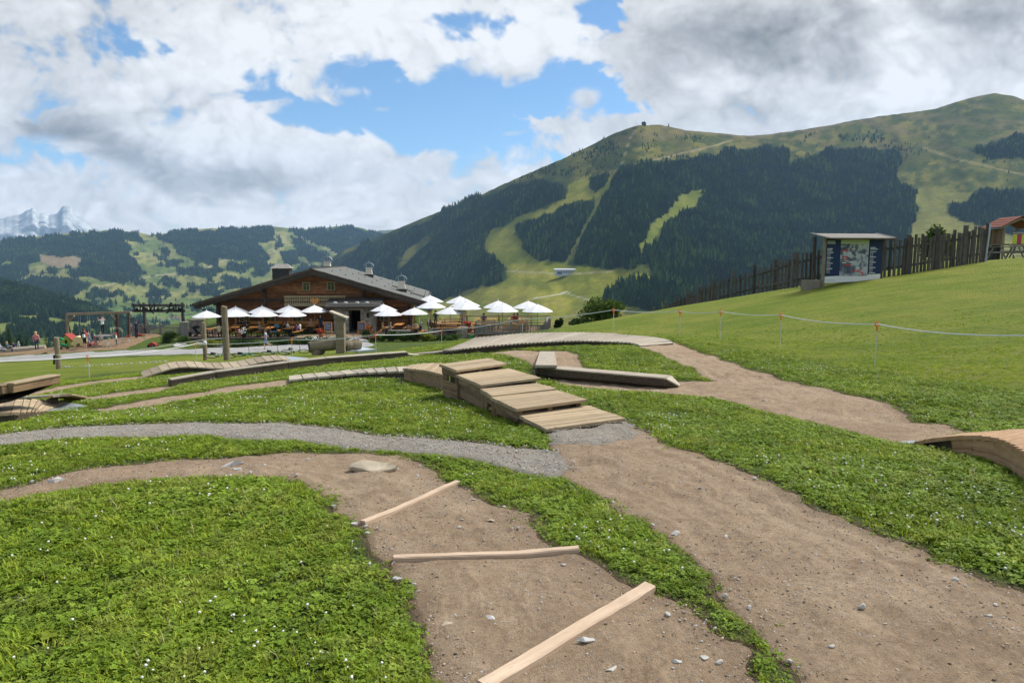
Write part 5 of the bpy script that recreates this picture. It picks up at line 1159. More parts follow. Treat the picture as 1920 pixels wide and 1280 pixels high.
LEAF1 = leafmat('shrub_leaves', (.045, .095, .018), (.11, .19, .035), 1, .2); LEAF2 = leafmat('yellow_shrub_leaves', (.20, .24, .03), (.38, .40, .06), 1, .25); LEAF3 = leafmat('dark_shrub_leaves', (.03, .06, .016), (.065, .105, .025), 1, .15)
FLR = plain('red_petals', (.55, .03, .03), .8); FLW = plain('white_petals', (.7, .7, .66), .8); FLP = plain('pink_petals', (.55, .15, .25), .8); FLO = plain('orange_petals', (.65, .18, .03), .8)
def leaf_ball(mb, c, r, n, seed, leaf=.07, flat=1.0, lump=.35):
    """n leaf-sized faces spread through an uneven volume"""
    rg = random.Random(seed); lobes = [(Vector((rg.uniform(-1, 1) * r[0] * .55, rg.uniform(-1, 1) * r[1] * .55, rg.uniform(-.5, .6) * r[2])), rg.uniform(.42, .72)) for _ in range(9)]
    c = Vector(c); V = []; F = []
    for i in range(n):
        o, k = rg.choice(lobes); d = Vector((rg.gauss(0, 1), rg.gauss(0, 1), rg.gauss(0, 1))).normalized() * (rg.random() ** .4) * k; q = c + o + Vector((d.x * r[0], d.y * r[1], d.z * r[2]))
        a = Vector((rg.gauss(0, 1), rg.gauss(0, 1), rg.gauss(0, .7))).normalized(); b = a.cross(Vector((rg.gauss(0, 1), rg.gauss(0, 1), rg.gauss(0, 1)))).normalized(); s = leaf * rg.uniform(.6, 1.4); bi = len(V)
        V += [q - a * s, q + b * s * .5, q + a * s, q - b * s * .5]; F.append((bi, bi + 1, bi + 2, bi + 3))
    mb.add(V, F); return mb
def shrub(loc, r, n, mat, lab, seed, leaf=.08, petals=None, name='shrub', group=None):
    loc = Vector(loc); t = thing(name, loc, lab, 'shrub', group); mb = MB()
    for k in range(5): a = k * 1.3 + seed; mb.tube([loc - Vector((0, 0, .05)), loc + Vector((math.cos(a) * r[0] * .4, math.sin(a) * r[1] * .4, r[2] * 1.1))], [.02, .008], 5)
    mb.build('stems', BARK, t); leaf_ball(MB(), loc + Vector((0, 0, r[2] * .95)), r, n, seed, leaf).build('foliage', mat, t)
    if petals:
        mb = MB(); rg = random.Random(seed + 50)
        for k in range(40): a = rg.random() * 6.28; q = rg.random() ** .5; mb.ico(loc + Vector((math.cos(a) * r[0] * q, math.sin(a) * r[1] * q - r[1] * .2, r[2] * (1.15 + .7 * math.sqrt(max(0, 1 - q * q))) - .1)), .045, 1, .2, k)
        mb.build('blossoms', petals, t)
    return t
bx = [(398,57.6,.75,.50,LEAF2,'bright yellow green bush between the two tall poles'), (413,57.2,.6,.45,LEAF2,'second yellow green bush beside the tallest pole'), (441,57.3,.9,.42,LEAF1,'low green hedge bush just past the tallest pole'), (464,57.2,.9,.45,LEAF3,'dark green hedge bush under the white flower tub'), (523,57.4,.9,.42,LEAF1,'green hedge bush beyond the running boy'), (545,57.4,.9,.40,LEAF3,'dark hedge bush in the middle of the flower bed'), (569,57.4,.8,.45,LEAF1,'green hedge bush near the flowering plants'), (487,57.2,.8,.40,LEAF1,'low hedge bush behind the running boy'), (590,57.2,.8,.62,LEAF1,'leafy plant with white blossoms before the chalk board')]
for i, (u, d, r, h, m, lab) in enumerate(bx):
    q = GY(u, d - 2.3); shrub(q, (r, .55, h * .62), 900, m, lab, i + 1, .07, FLW if i == 8 else None, 'hedge_bush', 'bushes along the terrace front')
bx2 = [(689,58.2,.55,.55,LEAF3,'round dark bush right of the second chalk board'), (697,55.6,.95,.42,LEAF1,'low leafy bed beside the forecourt'), (717,55.6,.9,.42,LEAF1,'leafy bed plant below the two women'), (737,55.2,.75,.62,LEAF3,'tall dark bush in the bed under the grey planter'), (757,55.0,.6,.55,LEAF1,'green bush at the foot of the planter'), (776,54.6,.7,.52,LEAF3,'broad dark leafed bush in front of the navy man'), (793,54.4,.6,.5,LEAF2,'yellow green bush near the terrace steps'), (808,54.2,.6,.45,LEAF2,'second yellow green bush beyond the steps'), (826,54.2,.6,.35,LEAF1,'small green bush at the end of the bed'), (848,54,.7,.3,LEAF1,'last low green plant before the railing')]
for i, (u, d, r, h, m, lab) in enumerate(bx2): q = GY(u, d); shrub(q, (r, .55, h * .72), 900, m, lab, i + 21, .075, FLP if i == 1 else None, 'hedge_bush', 'bushes along the terrace front')
q = GY(318, 58.5); shrub(q, (.75, .6, .55), 1100, LEAF3, 'round dark bush on the lawn before the sign', 61, .07); q = GY(346, 57.5); shrub(q, (.6, .5, .35), 500, LEAF1, 'low green plant with pale rocks beside the terrace end', 62, .07)
for i, (u, v, w_, h_, lab) in enumerate([(332,649,26,9,'pale rock pile by the round bush'), (345,648,16,8,'white rock beside the pale rock pile'), (411,644,16,8,'white rock under the yellow bushes'), (413,650,20,7,'flat white rock at the road edge'), (372,645,20,6,'light rock left of the short pole')]): stone(u, v, w_, h_, lab, STONE, 70 + i, .6)
def pot(u, d, z, petals, lab, s=1.0, pot_m=POTM):
    p = P(u, 600, d); p.z = z; t = thing('flower_pot', p, lab, 'flower pot'); mb = MB(); mb.lathe(p, [(.16 * s, 0), (.22 * s, .28 * s), (.24 * s, .32 * s), (.2 * s, .32 * s)], 14); mb.build('pot', pot_m, t); leaf_ball(MB(), p + Vector((0, 0, .5 * s)), (.3 * s, .3 * s, .26 * s), 160, int(u), .06).build('foliage', LEAF1, t); mb = MB(); rg = random.Random(int(u))
    for k in range(26): mb.ico(p + Vector((rg.gauss(0, .15) * s, rg.gauss(-.1, .12) * s, .52 * s + rg.gauss(.06, .12) * s)), .05 * s, 1, .2, k)
    mb.build('blossoms', petals, t)
pot(601, 58.9, ZT, FLR, 'pot of red flowers by the waitress', 1.0); pot(693, 61.5, ZT, FLO, 'pot of orange flowers right of the door', 1.1); pot(456, 57.6, gz(*P(456, 600, 57.6).xy) + .3, FLW, 'dark tub of white flowers above the hedge', 1.0, BLACK); pot(448, 57.9, gz(*P(448, 600, 57.9).xy) + .3, FLP, 'tub of pink flowers beside the white ones', .9); pot(880, 57.6, UZ, FLR, 'pot of red flowers at the corner of the upper terrace', 1.3); pot(861, 57.6, ZT + .2, FLR, 'small pot by the planter boards', .8)
def planter(u0, u1, d, z, h, lab, mat=W_GREYD):
    a, b = at(u0, d, z), at(u1, d, z); t = thing('planter_screen', (a + b) / 2, lab, 'planter'); n = max(4, int((b - a).length / .16)); 
    for i in range(n): p = a.lerp(b, (i + .5) / n); board(t, p, p + Vector((0, 0, h + random.uniform(-.02, .02))), (b - a).length / n - .01, .04, mat, 'slat', up=(0, -1, 0))
    board(t, a + Vector((0, .3, .1)), b + Vector((0, .3, .1)), .55, h * .8 - .1, W_DARK, 'trough'); board(t, a + Vector((0, .28, h + .03)), b + Vector((0, .28, h + .03)), .66, .04, mat, 'cap')
planter(727, 768, 58.0, ZT - .2, .85, 'silver grey boarded planter below the two women'); planter(855, 877, 56.8, ZT - .1, 1.15, 'pale boarded planter screen next to the railing', W_GREY); planter(337, 352, 59.5, gz(*P(345, 600, 59.5).xy), 1.55, 'tall silver grey boarded planter under the sign end')
planter(353, 382, 61.5, ZT - .3, 1.6, 'dark grey board screen at the end of the terrace', W_GREYD)
p = P(884.5, 600, 56.0); p.z = ZT + .75; t = thing('watering_can', p + Vector((0, 0, -.6)), 'green watering can standing beside the railing', 'watering can'); c = p + Vector((0, 0, -.6)); mb = MB(); mb.lathe(c, [(.2, 0), (.22, .1), (.2, .38), (.12, .42)], 12); mb.build('body', GREENP, t); mb = MB(); mb.tube([c + Vector((.18, 0, .12)), c + Vector((.38, 0, .36)), c + Vector((.48, 0, .48))], [.05, .03, .045], 7); mb.build('spout', GREENP, t); mb = MB(); mb.tube([c + Vector((-.2, 0, .1)), c + Vector((-.34, 0, .25)), c + Vector((-.25, 0, .45)), c + Vector((0, 0, .5))], .02, 6); mb.build('handle', GREENP, t)
# steps and picnic tables between the two terraces
t = thing('terrace_steps', at(798, 62, ZT), 'pale open steps climbing beside the lodge corner', 'steps')
for k in range(7): a = at(787, 61.2 + .28 * k, ZT + .17 * (k + 1)); b = at(803, 61.2 + .28 * k, ZT + .17 * (k + 1)); board(t, a, b, .27, .04, W_GREY, 'tread')
for u in (786.5, 803.5): board(t, at(u, 61.0, ZT), at(u, 63.2, ZT + 1.25), .06, .22, W_GREYD, 'stringer')
for u in (786.5, 803.5): board(t, at(u, 61.0, ZT + .95), at(u, 63.2, ZT + 2.1), .06, .09, W_GREYD, 'handrail'); board(t, at(u, 61.0, ZT), at(u, 61.0, ZT + .97), .09, .09, W_GREYD, 'post', up=(1, 0, 0))
def picnic_proto(mat):
    t = thing('picnic_table', (0, 0, 0))
    for k in range(5): board(t, (-.9, -.34 + .17 * k, .74), (.9, -.34 + .17 * k, .74), .16, .04, mat, 'top_board')
    for s in (-1, 1):
        for k in (0, 1): board(t, (-.9, s * (.66 + .15 * k), .44), (.9, s * (.66 + .15 * k), .44), .14, .04, mat, 'seat_board')
        for x in (-.62, .62): board(t, (x, s * .70, 0), (x, s * .25, .72), .09, .05, mat, 'leg', up=(1, 0, 0))
    for x in (-.55, .55): board(t, (x, -.82, .40), (x, .82, .40), .05, .09, mat, 'cross_bar')
    return t
PIC = picnic_proto(W_GREYD); _fp = [True]
for u, d, z, rz, lab in ((826, 58.4, ZT + .05, 0, 'grey picnic table below the stacked orange benches'), (850, 58.0, ZT + .1, .1, 'grey picnic table next to the pale planter screen')): p = P(u, 600, d); place(PIC, _fp, (p.x, p.y, z), rz, lab, 'picnic table', 'grey picnic tables')
p = P(870, 600, 58.2); mb = MB(); post = thing('terrace_post', (p.x, p.y, ZT), 'thick pale post under the parasol cluster', 'post'); board(post, (p.x, p.y, ZT), (p.x, p.y, -2.4), .22, .22, W_GREY, 'shaft', up=(1, 0, 0)); board(post, (p.x, p.y, -2.4), (p.x, p.y, -2.3), .28, .28, W_GREYD, 'cap', up=(1, 0, 0))
# ------------------------------------------------------------------ poles, trough, bicycles
def pole(u, d, h, r, lab, lean=0, mat=W_POLE):
    p = GY(u, d); t = thing('wooden_pole', p, lab, 'pole', None); mb = MB(); n = 12; mb.tube([(-.25, 0, 0), (h * .33, .01, .004), (h * .66, -.01, 0), (h - .03, 0, .006), (h, 0, 0)], [r * 1.05, r, r * .97, r * .93, r * .84], n)
    o = link('shaft', mb.mesh('shaft', [mat], (0, 0, 0), False), t); o.rotation_euler = (0, -math.pi / 2 + lean, 0); return t, p
pole(425.5, 33.5, 2.68, .15, 'tallest thick round pole in front of the parasols'); pole(385.5, 39, 2.2, .12, 'thinner round pole beside the tallest one, with white lamp')
t, p = pole(110.5, 35.3, 1.66, .13, 'short thick round post by the gravel road'); board(t, p + Vector((-.2, -.05, .25)), p + Vector((-.16, -.05, .75)), .08, .06, BLACK, 'strap', up=(1, 0, 0))
q = GY(386.5, 38.7) + Vector((0, -.05, 1.0)); lm = MB(); lm.ico(q, .12, 2, 0, 1, (1, .8, 1.2)); lm = lm.build('lamp', CANVAS, None); tag(lm, 'round white lamp on the thinner pole', 'lamp')
def fountain():
    p = GY(640, 36.5); mb = MB(); t = thing('log_fountain', p, 'log trough fountain with a roofed wooden post', 'fountain')
    h = 2.05; w_ = .22; prof = [(-w_, -w_), (w_, -w_), (w_ * 1.05, 0), (w_, w_), (-w_, w_), (-w_ * 1.05, 0)]; V = []; F = []
    for k, z in enumerate((-.2, .6, 1.3, h)): V += [p + Vector((x * (1.08 - .04 * k), y * (1.08 - .04 * k), z)) for x, y in prof]
    for i in range(3):
        for k in range(6): F.append((i * 6 + k, i * 6 + (k + 1) % 6, (i + 1) * 6 + (k + 1) % 6, (i + 1) * 6 + k))
    F.append(tuple(18 + k for k in range(6))); mb.add(V, F); mb.build('post', W_POLE, t)
    c = p + Vector((-.06, 0, h + .07)); board(t, c + Vector((-.46, 0, .16)), c + Vector((.46, 0, -.20)), .62, .07, W_GREY, 'roof_board'); board(t, c + Vector((-.44, -.02, .10)), c + Vector((.44, -.02, -.26)), .5, .05, W_GREYD, 'under_board')
    mb = MB(); mb.tube([p + Vector((-.2, 0, 1.15)), p + Vector((-.75, -.05, 1.15))], .035, 8); mb.build('spout', W_GREY, t)
    # trough: a hollowed log lying to the left, and a stub on the other side
    for a, b, r, nm in ((p + Vector((-1.62, -.35, .42)), p + Vector((-.1, .35, .52)), .34, 'trough'), (p + Vector((.15, .3, .42)), p + Vector((.85, .75, .44)), .33, 'trough_end')):
        m = frame(b - a); V = []; F = []; n = 14; ns = 5; inner = [(.80, .62), (.45, .12), (-.45, .12), (-.80, .62)]
        sec = [(math.cos(x) * 1.0, math.sin(x)) for x in np.linspace(math.radians(140), math.radians(400), n)]; sec += [(.68, .50), (.50, -.25), (-.50, -.25), (-.68, .50)]
        k_ = len(sec)
        for i in range(ns + 1):
            q = a.lerp(b, i / ns); rr_ = r * (1 + .05 * math.sin(i * 2.3)); V += [q + m @ Vector((0, y * rr_, z * rr_)) for y, z in sec]
        for i in range(ns):
            for k in range(k_): F.append((i * k_ + k, (i + 1) * k_ + k, (i + 1) * k_ + (k + 1) % k_, i * k_ + (k + 1) % k_))
        F.append(tuple(range(k_))); F.append(tuple(ns * k_ + k for k in range(k_))[::-1]); mb = MB(); mb.add(V, F); o = mb.build(nm, [W_POLE], t)
        e = MB(); q = a - (b - a).normalized() * .012
        if nm == 'trough': e.prism([q + m @ Vector((0, y * r * .93, z * r * .93)) for y, z in sec[:n]], (b - a).normalized() * .01); e.build('cut_end', CUT_SHADE, t)
    mb = MB(); q = p + Vector((-1.2, -.15, 0)); mb.tube([q + Vector((-.1, -.35, .1)), q + Vector((.1, .4, .1))], .19, 10); mb.build('log_support', W_POLE, t)
fountain()
pl = [G(648, 659), G(672, 661), G(704, 657.5), G(676, 652.5)]; o = MB(); o.prism([q + Vector((0, 0, .09)) for q in pl], (0, 0, -.12)); o = o.build('metal_cover', plain('pale_sheet', (.55, .60, .64), .45, .3, .06, 2), None); tag(o, 'pale metal cover plate lying in the grass beside the fountain', 'cover')
TYRE = plain('tyre_rubber', (.02, .02, .022), .85)
def bicycle(loc, rz, lie, c, lab):
    """lie: lean angle in degrees, 90 flat on its side"""
    M = Matrix.Rotation(rz, 4, 'Z') @ Matrix.Rotation(R(lie), 4, 'X'); t = thing('bicycle', loc, lab, 'bicycle', 'bicycles by the gravel road'); L0 = Vector(loc); W_ = lambda x, z, y=0: L0 + (M @ Vector((x, y, z)))
    fm = plain('bike_paint_%d' % int(rz * 100 + lie), c, .35)
    for x in (-.52, .52):
        wh = MB(); ring = [W_(x + .32 * math.cos(a), .33 + .32 * math.sin(a)) for a in np.linspace(0, 2 * math.pi, 25)]; wh.tube(ring, .022, 6, False); wh = wh.build('wheel', TYRE, t)
        sp = MB()
        for k in range(10): a = k * math.pi / 5; sp.tube([W_(x, .33), W_(x + .31 * math.cos(a), .33 + .31 * math.sin(a))], .003, 3)
        sp.tube([W_(x, .33, -.04), W_(x, .33, .04)], .02, 6); sp.build('spokes', STEEL, wh)
    fr = MB()
    for a, b, r in (((-.12, .30), (-.22, .74), .018), ((-.12, .30), (.36, .70), .022), ((-.20, .66), (.36, .78), .02), ((-.52, .33), (-.12, .30), .013), ((-.52, .33), (-.20, .66), .012), ((.34, .84), (.52, .33), .018)): fr.tube([W_(*a), W_(*b)], r, 7)
    fr.build('frame', fm, t); s = MB(); s.prism([W_(-.36, .80, -.07), W_(-.36, .80, .07), W_(-.08, .80, .03), W_(-.08, .80, -.03)], (M @ Vector((0, 0, .04, 0))).to_3d()); s.tube([W_(-.22, .74), W_(-.22, .80)], .014, 6); s.build('saddle', BLACK, t)
    h = MB(); h.tube([W_(.34, .84), W_(.32, .96), W_(.33, .98, 0)], .014, 6); h.tube([W_(.28, .97, -.30), W_(.34, .97, -.1), W_(.34, .97, .1), W_(.28, .97, .30)], .014, 6); h.build('handlebar', BLACK, t); k = MB(); k.tube([W_(-.12, .30, -.03), W_(-.12, .30, .03)], .09, 12); k.tube([W_(-.12, .30, .05), W_(.03, .24, .05), W_(.03, .24, .13)], .012, 5); k.build('crank', DARKM, t); return t
for u, d, rz, lie, c, lab in ((416, 38.5, .1, 64, (.62, .72, .75), 'white and pale blue bicycle lying behind the tallest pole'), (466, 40.5, .05, 68, (.08, .34, .33), 'turquoise bicycle lying in the grass past the tallest pole'), (520, 41.5, .0, 66, (.5, .52, .52), 'silver grey bicycle lying low beside the road'), (555, 43, .2, 60, (.75, .75, .73), 'white bicycle with dark saddle at the road edge')):
    q = GY(u, d); bicycle(q + Vector((0, 0, .06)), rz, lie, c, lab)
for i, (u, d, c, lab) in enumerate(((604, 52.5, (.05, .05, .06), 'dark bicycle parked behind the log trough'), (622, 52.6, (.55, .55, .56), 'pale bicycle parked close behind the fountain post'), (655, 50.5, (.04, .04, .05), 'black bicycle parked past the trough end'))): bicycle(GY(u, d), .15 * i, -8, c, lab)
# ------------------------------------------------------------------ rope line on thin stakes
def rope_line():
    st = [(168,29.0,.95),(368,37.2,.95),(548,36,.92),(705,32.3,.92),(828,36.5,.62),(980,35.0,.78),(1150,31.8,1.0),(1274,27.0,.98),(1350,23.0,.98),(1462,19.9,.97),(1640,14.9,.93)]
    lab = ['far end of the line beside the short thick post', 'between the two tall poles and the road', 'in front of the parked bicycles by the wavy boardwalk', 'just past the metal cover plate', 'below the terrace steps', 'in front of the dark railing', 'at the crest by the round bush', 'beside the end of the curved boardwalk', 'in the lawn above the dirt path', 'second closest to the camera along the lawn', 'closest to the camera, tallest on the lawn']
    tops = []
    for (u, d, h), l in zip(st, lab):
        p = GY(u, d); t = thing('rope_stake', p, 'pale rope stake ' + l, 'stake', 'stakes of the rope line'); mb = MB(); mb.tube([p - Vector((0, 0, .1)), p + Vector((0, 0, h - .02))], .011 if d < 26 else .016, 6); mb.build('rod', PALEPOST, t)
        k = 1 if d < 26 else 1.35; c = p + Vector((0, 0, h)); mb = MB(); mb.tube([c + Vector((.05 * k * math.cos(a), -.01, .05 * k * math.sin(a))) for a in np.linspace(.6, 5.9, 12)], .014 * k, 6); mb.tube([c - Vector((0, 0, .06)), c - Vector((0, 0, .16 * k))], .02 * k, 6); mb.build('clip', ORANGE, t); tops.append(c)
    e0 = GY(-120, 25) + Vector((0, 0, .9)); tops = [e0] + tops; r0 = P(1920, 629, 10.5); x = P(2300, 690, 7.5); tops += [r0, x]
    pts = []
    for a, b in zip(tops[:-1], tops[1:]):
        sag = min(.22, .012 * (b - a).length + .02); pts += [a.lerp(b, s) - Vector((0, 0, 4 * sag * s * (1 - s))) for s in np.linspace(0, 1, 9)[:-1]]
    pts.append(tops[-1]); mb = MB(); mb.tube(pts, [.013 if p.y < 27 else .018 for p in pts], 6); tag(mb.build('barrier_rope', ROPEM, None), 'white rope running from stake to stake across the meadow', 'rope')
rope_line()
# a second pale rope between post and road
a, b, c = GY(-40, 40) + Vector((0, 0, .8)), GY(110.5, 35.1) + Vector((0, 0, .75)), GY(385, 38.8) + Vector((0, 0, 1.2)); d = GY(425, 33.3) + Vector((0, 0, 1.1)); mb = MB(); mb.tube([a, a.lerp(b, .5) - Vector((0, 0, .15)), b, b.lerp(c, .5) - Vector((0, 0, .2)), c, d], .014, 5); tag(mb.build('post_rope', ROPEM, None), 'thin rope strung between the three round poles', 'rope')
mb = MB(); rg = random.Random(8)
for i in range(26): q = GY(124 + i * 7.4, 38.5 + i * .18); mb.ico(q + Vector((rg.uniform(-.1, .1), 0, .03)), rg.uniform(.04, .09), 1, .25, i, (1.3, .8, .6))
o = mb.build('edging_pebbles', STONE, None); struct(o, 'stuff')
# ------------------------------------------------------------------ playground
def playground():
    s = 1280 / 60
    t = thing('swing_frame', at(185, 60, -5.5), 'tall grey timber swing frame in the playground', 'swing')
    a, b = at(125, 60, -3.02), at(245, 62, -2.98); board(t, a, b, .20, .20, W_POLE, 'top_beam')
    for u, d in ((126.5, 60), (222, 61.4), (219.5, 61.9), (242, 62)): p = GY(u, d); q = at(u - (1.5 if u == 222 else 0), d, -3.1); board(t, p - Vector((0, 0, .2)), q, .18, .18, W_POLE if u < 200 else W_DARK, 'post', up=(1, 0, 0))
    board(t, at(128, 60, -3.7), at(140, 60, -3.15), .14, .14, W_POLE, 'brace'); board(t, at(221, 61.5, -3.8), at(208, 61.3, -3.15), .14, .14, W_POLE, 'brace')
    mb = MB()
    for u in (147, 151, 164, 168): p = at(u, 60.4, -3.1); mb.tube([p, p - Vector((0, 0, 1.75))], .012, 4)
    mb.build('chains', STEEL, t)
    for u in (149, 166): p = at(u, 60.4, -4.87); board(t, p - Vector((.25, 0, 0)), p + Vector((.25, 0, 0)), .2, .04, BLACK, 'swing_seat')
    # toy house
    p = GY(131, 57.5); t = thing('toy_house', p, 'lime green plastic toy house with red roof', 'play house'); G_ = plain('lime_plastic', (.27, .36, .07), .5); Y_ = plain('cream_plastic', (.72, .60, .30), .5); RD = plain('red_plastic', (.30, .045, .03), .5)
    mb = MB(); mb.prism([p + Vector(v) for v in ((-.55, -.5, 0), (-.16, -.5, 0), (-.16, -.5, .85), (.12, -.5, .85), (.12, -.5, 0), (.45, -.5, 0), (.45, -.5, .95), (-.05, -.5, 1.35), (-.55, -.5, .95))], (0, .05, 0)); mb.build('wall', G_, t)
    mb = MB(); mb.box(p + Vector((.45, 0, .48)), (.05, .93, .95)); mb.box(p + Vector((-.55, 0, .48)), (.05, .93, .95)); mb.prism([p + Vector(v) for v in ((-.55, .46, 0), (.45, .46, 0), (.45, .46, .95), (-.05, .46, 1.35), (-.55, .46, .95))], (0, .05, 0)); mb.build('wall', Y_, t)
    mb = MB(); mb.prism([p + Vector(v) for v in ((-.75, -.6, .82), (-.05, -.6, 1.42), (.65, -.6, .82), (.65, -.6, .90), (-.05, -.6, 1.50), (-.75, -.6, .90))], (0, 1.2, 0)); mb.build('roof', RD, t); t.scale = (.82,) * 3
    p = GY(158, 57.3); t = thing('toy_slide', p, 'cream and red plastic toy car and slide next to the toy house', 'toy'); mb = MB(); mb.prism([p + Vector(v) for v in ((-.7, -.3, 0), (-.55, -.3, 0), (-.4, -.3, .35), (-.1, -.3, .35), (.05, -.3, 0), (.3, -.3, 0), (.35, -.3, .5), (.1, -.3, .85), (-.5, -.3, .95), (-.75, -.3, .6))], (0, .6, 0)); mb.build('body', Y_, t); mb = MB(); mb.prism([p + Vector(v) for v in ((.32, -.3, .0), (.95, -.3, 0), (.9, -.3, .3), (.35, -.3, .45))], (0, .6, 0)); mb.build('bonnet', RD, t); mb = MB(); mb.tube([p + Vector((.6, -.32, .12)), p + Vector((.6, .32, .12))], .13, 12); mb.build('wheel', BLACK, t)
    # climbing frame of bent steel tubes
    p = GY(196, 56.8); t = thing('climbing_frame', p, 'thin steel tube climbing frame with a raised platform', 'climbing frame'); mb = MB()
    for x0, x1, y in ((-1.2, -.2, -.6), (1.0, .1, -.6), (-1.1, -.2, .6), (1.1, .2, .6)): mb.tube([p + Vector((x0, y, 0)), p + Vector((x1, y, 1.0))], .022, 6)
    for x0, x1 in ((-.4, -.1), (.6, .1)): mb.tube([p + Vector((x0, -.8, 0)), p + Vector((x1 + .5, -.3, .5))], .02, 6)
    mb.tube([p + Vector((-.5, -.5, .98)), p + Vector((.9, -.5, .98)), p + Vector((1.25, -.5, 1.35)), p + Vector((1.3, -.5, .2))], .025, 6); mb.tube([p + Vector((.5, .5, 1.0)), p + Vector((.55, .5, 1.65)), p + Vector((1.25, .5, 1.5)), p + Vector((1.3, .5, .1))], .025, 6); mb.build('tubes', STEEL, t); board(t, p + Vector((-.5, 0, 1.0)), p + Vector((.6, 0, 1.0)), .9, .05, W_GREYD, 'platform')
    p = GY(240, 58.5); t = thing('spring_rider', p, 'small red and white spring rider on thin legs', 'toy'); mb = MB(); mb.box(p + Vector((0, 0, .75)), (.55, .25, .12)); mb.box(p + Vector((.2, 0, .88)), (.12, .22, .2)); mb.build('seat', RD, t); t.scale = (.75,) * 3; mb = MB()
    for x, y in ((-.4, -.3), (.4, -.3), (0, .4)): mb.tube([p + Vector((x, y, 0)), p + Vector((x * .2, y * .2, .7))], .02, 5)
    mb.build('legs', STEEL, t)
    p = GY(264, 61.5); t = thing('toy_tractor', p, 'red toy tractor parked on the grass by the railing', 'toy'); t.scale = (.7,) * 3; mb = MB(); mb.box(p + Vector((-.1, 0, .28)), (.9, .4, .22)); mb.box(p + Vector((-.4, 0, .45)), (.3, .38, .2)); mb.build('body', RD, t)
    for x, r in ((-.4, .2), (.4, .13)):
        for y in (-.24, .24): mb = MB(); mb.tube([p + Vector((x, y - .04, r)), p + Vector((x, y + .04, r))], r, 12); mb.build('wheel', BLACK, t)
    p = GY(286, 56.3); t = thing('lawn_mower', p, 'small red lawn mower with slanted handle on the lawn', 'mower'); mb = MB(); mb.prism([p + Vector(v) for v in ((-.3, -.2, .1), (.35, -.2, .1), (.3, -.2, .28), (.05, -.2, .4), (-.25, -.2, .3))], (0, .4, 0)); mb.build('body', RD, t); mb = MB(); mb.tube([p + Vector((-.25, 0, .3)), p + Vector((-.8, 0, .95))], .025, 6); mb.build('handle', GREENP, t)
    for x in (-.22, .28):
        for y in (-.22, .22): mb = MB(); mb.tube([p + Vector((x, y - .03, .1)), p + Vector((x, y + .03, .1))], .1, 10); mb.build('wheel', BLACK, t)
    # log seat and canvas cone
    a, b = GY(-60, 59), GY(86, 60.5); t = thing('lying_log', (a + b) / 2, 'long weathered log lying along the playground edge as a seat', 'log'); mb = MB(); mb.tube([a + Vector((0, 0, .28)), a.lerp(b, .3) + Vector((0, .05, .30)), a.lerp(b, .7) + Vector((0, -.05, .30)), b + Vector((0, 0, .27))], [.3, .28, .27, .24], 12); mb.build('trunk', W_GREY, t); mb = MB()
    mb.tube([GY(40, 61.5) + Vector((0, 0, .55)), GY(62, 61.6) + Vector((0, 0, .6))], .2, 10); mb.build('upper_log', W_GREY, t)
    p = GY(108, 66.5); t = thing('canvas_tent', p, 'low beige pointed canvas behind the short thick post', 'tent'); mb = MB(); mb.add([p + Vector((x, y, z)) for x, y, z in ((-1.1, -.9, -.6), (.9, -.9, -.6), (.9, .9, -.6), (-1.1, .9, -.6), (0, 0, 1.35))], [(0, 1, 4), (1, 2, 4), (2, 3, 4), (3, 0, 4), (3, 2, 1, 0)]); mb.build('canvas', plain('beige_canvas', (.33, .31, .20), .9), t)
playground()
K = dict(group='people at the playground')
def kid(u, d, pose, h, face, top, legs, hair, lab, **k): return person(GY(u, d), pose, h, face, top, legs, hair, lab, 'people at the playground', **k)
kid(69.5,57.2,'stand',1.62,-10,(.62,.25,.27),(.03,.045,.10),'blond','girl in pink top and dark jeans with long blond hair',long=True,sleeves=True,shoes=(.6,.6,.6))
kid(15,58.6,'sit',1.35,80,(.04,.10,.13),(.06,.06,.09),'blond','blond girl in dark teal sitting on the log',long=True,lift=.12); kid(36.5,60.6,'stand',1.05,200,(.4,.42,.45),(.05,.06,.10),'white','small fair haired child in grey on the log',lift=.25)
kid(27,61,'stand',1.3,190,(.03,.05,.11),(.45,.3,.24),'dark','child in navy with bare legs behind the seated girl',shorts=True,lift=.1); kid(1,59.2,'sit',1.4,90,(.28,.36,.45),(.1,.1,.15),'brown','person in pale blue at the picture edge on the log',lift=.1)
m_ = kid(160,55.9,'stand',1.74,15,(.60,.08,.035),(.02,.02,.025),'brown','man in red shirt and black shorts with a backpack',shorts=True)
p = GY(160, 55.9); t = thing('backpack', p + Vector((.06, -.22, 1.05)), 'black and white backpack worn by the man in red', 'backpack'); mb = MB(); c = p + Vector((.06, -.23, 1.25)); mb.lathe(c - Vector((0, 0, .28)), [(.10, 0), (.17, .06), (.18, .35), (.13, .52), (.06, .56)], 10); mb.build('bag', BLACK, t); mb = MB(); mb.box(c + Vector((.12, -.12, -.08)), (.16, .14, .26)); mb.build('pocket', CANVAS, t)
kid(167.5,56.8,'walk',1.45,95,(.30,.31,.33),(.12,.20,.34),'dark','child in grey hooded top and denim shorts walking',shorts=True,sleeves=True); kid(179.5,56.6,'walk',1.12,80,(.45,.03,.08),(.36,.35,.36),'white','small fair child in crimson top walking beside the climbing frame')
w_ = person(GY(195, 57.2), 'arms_up', 1.5, 185, (.80, .79, .76), (.02, .02, .03), 'red', 'woman in white shirt with raised arms on the climbing platform', 'people at the playground', lift=1.03)
kid(190,57.5,'sit',1.15,150,(.55,.38,.40),(.4,.3,.25),'blond','toddler in pink crouching under the climbing platform',lift=.3); kid(219,56.9,'stand',1.12,250,(.72,.68,.62),(.03,.03,.035),'brown','child in white jacket and black leggings by the climbing frame',sleeves=True,shoes=(.6,.6,.58))
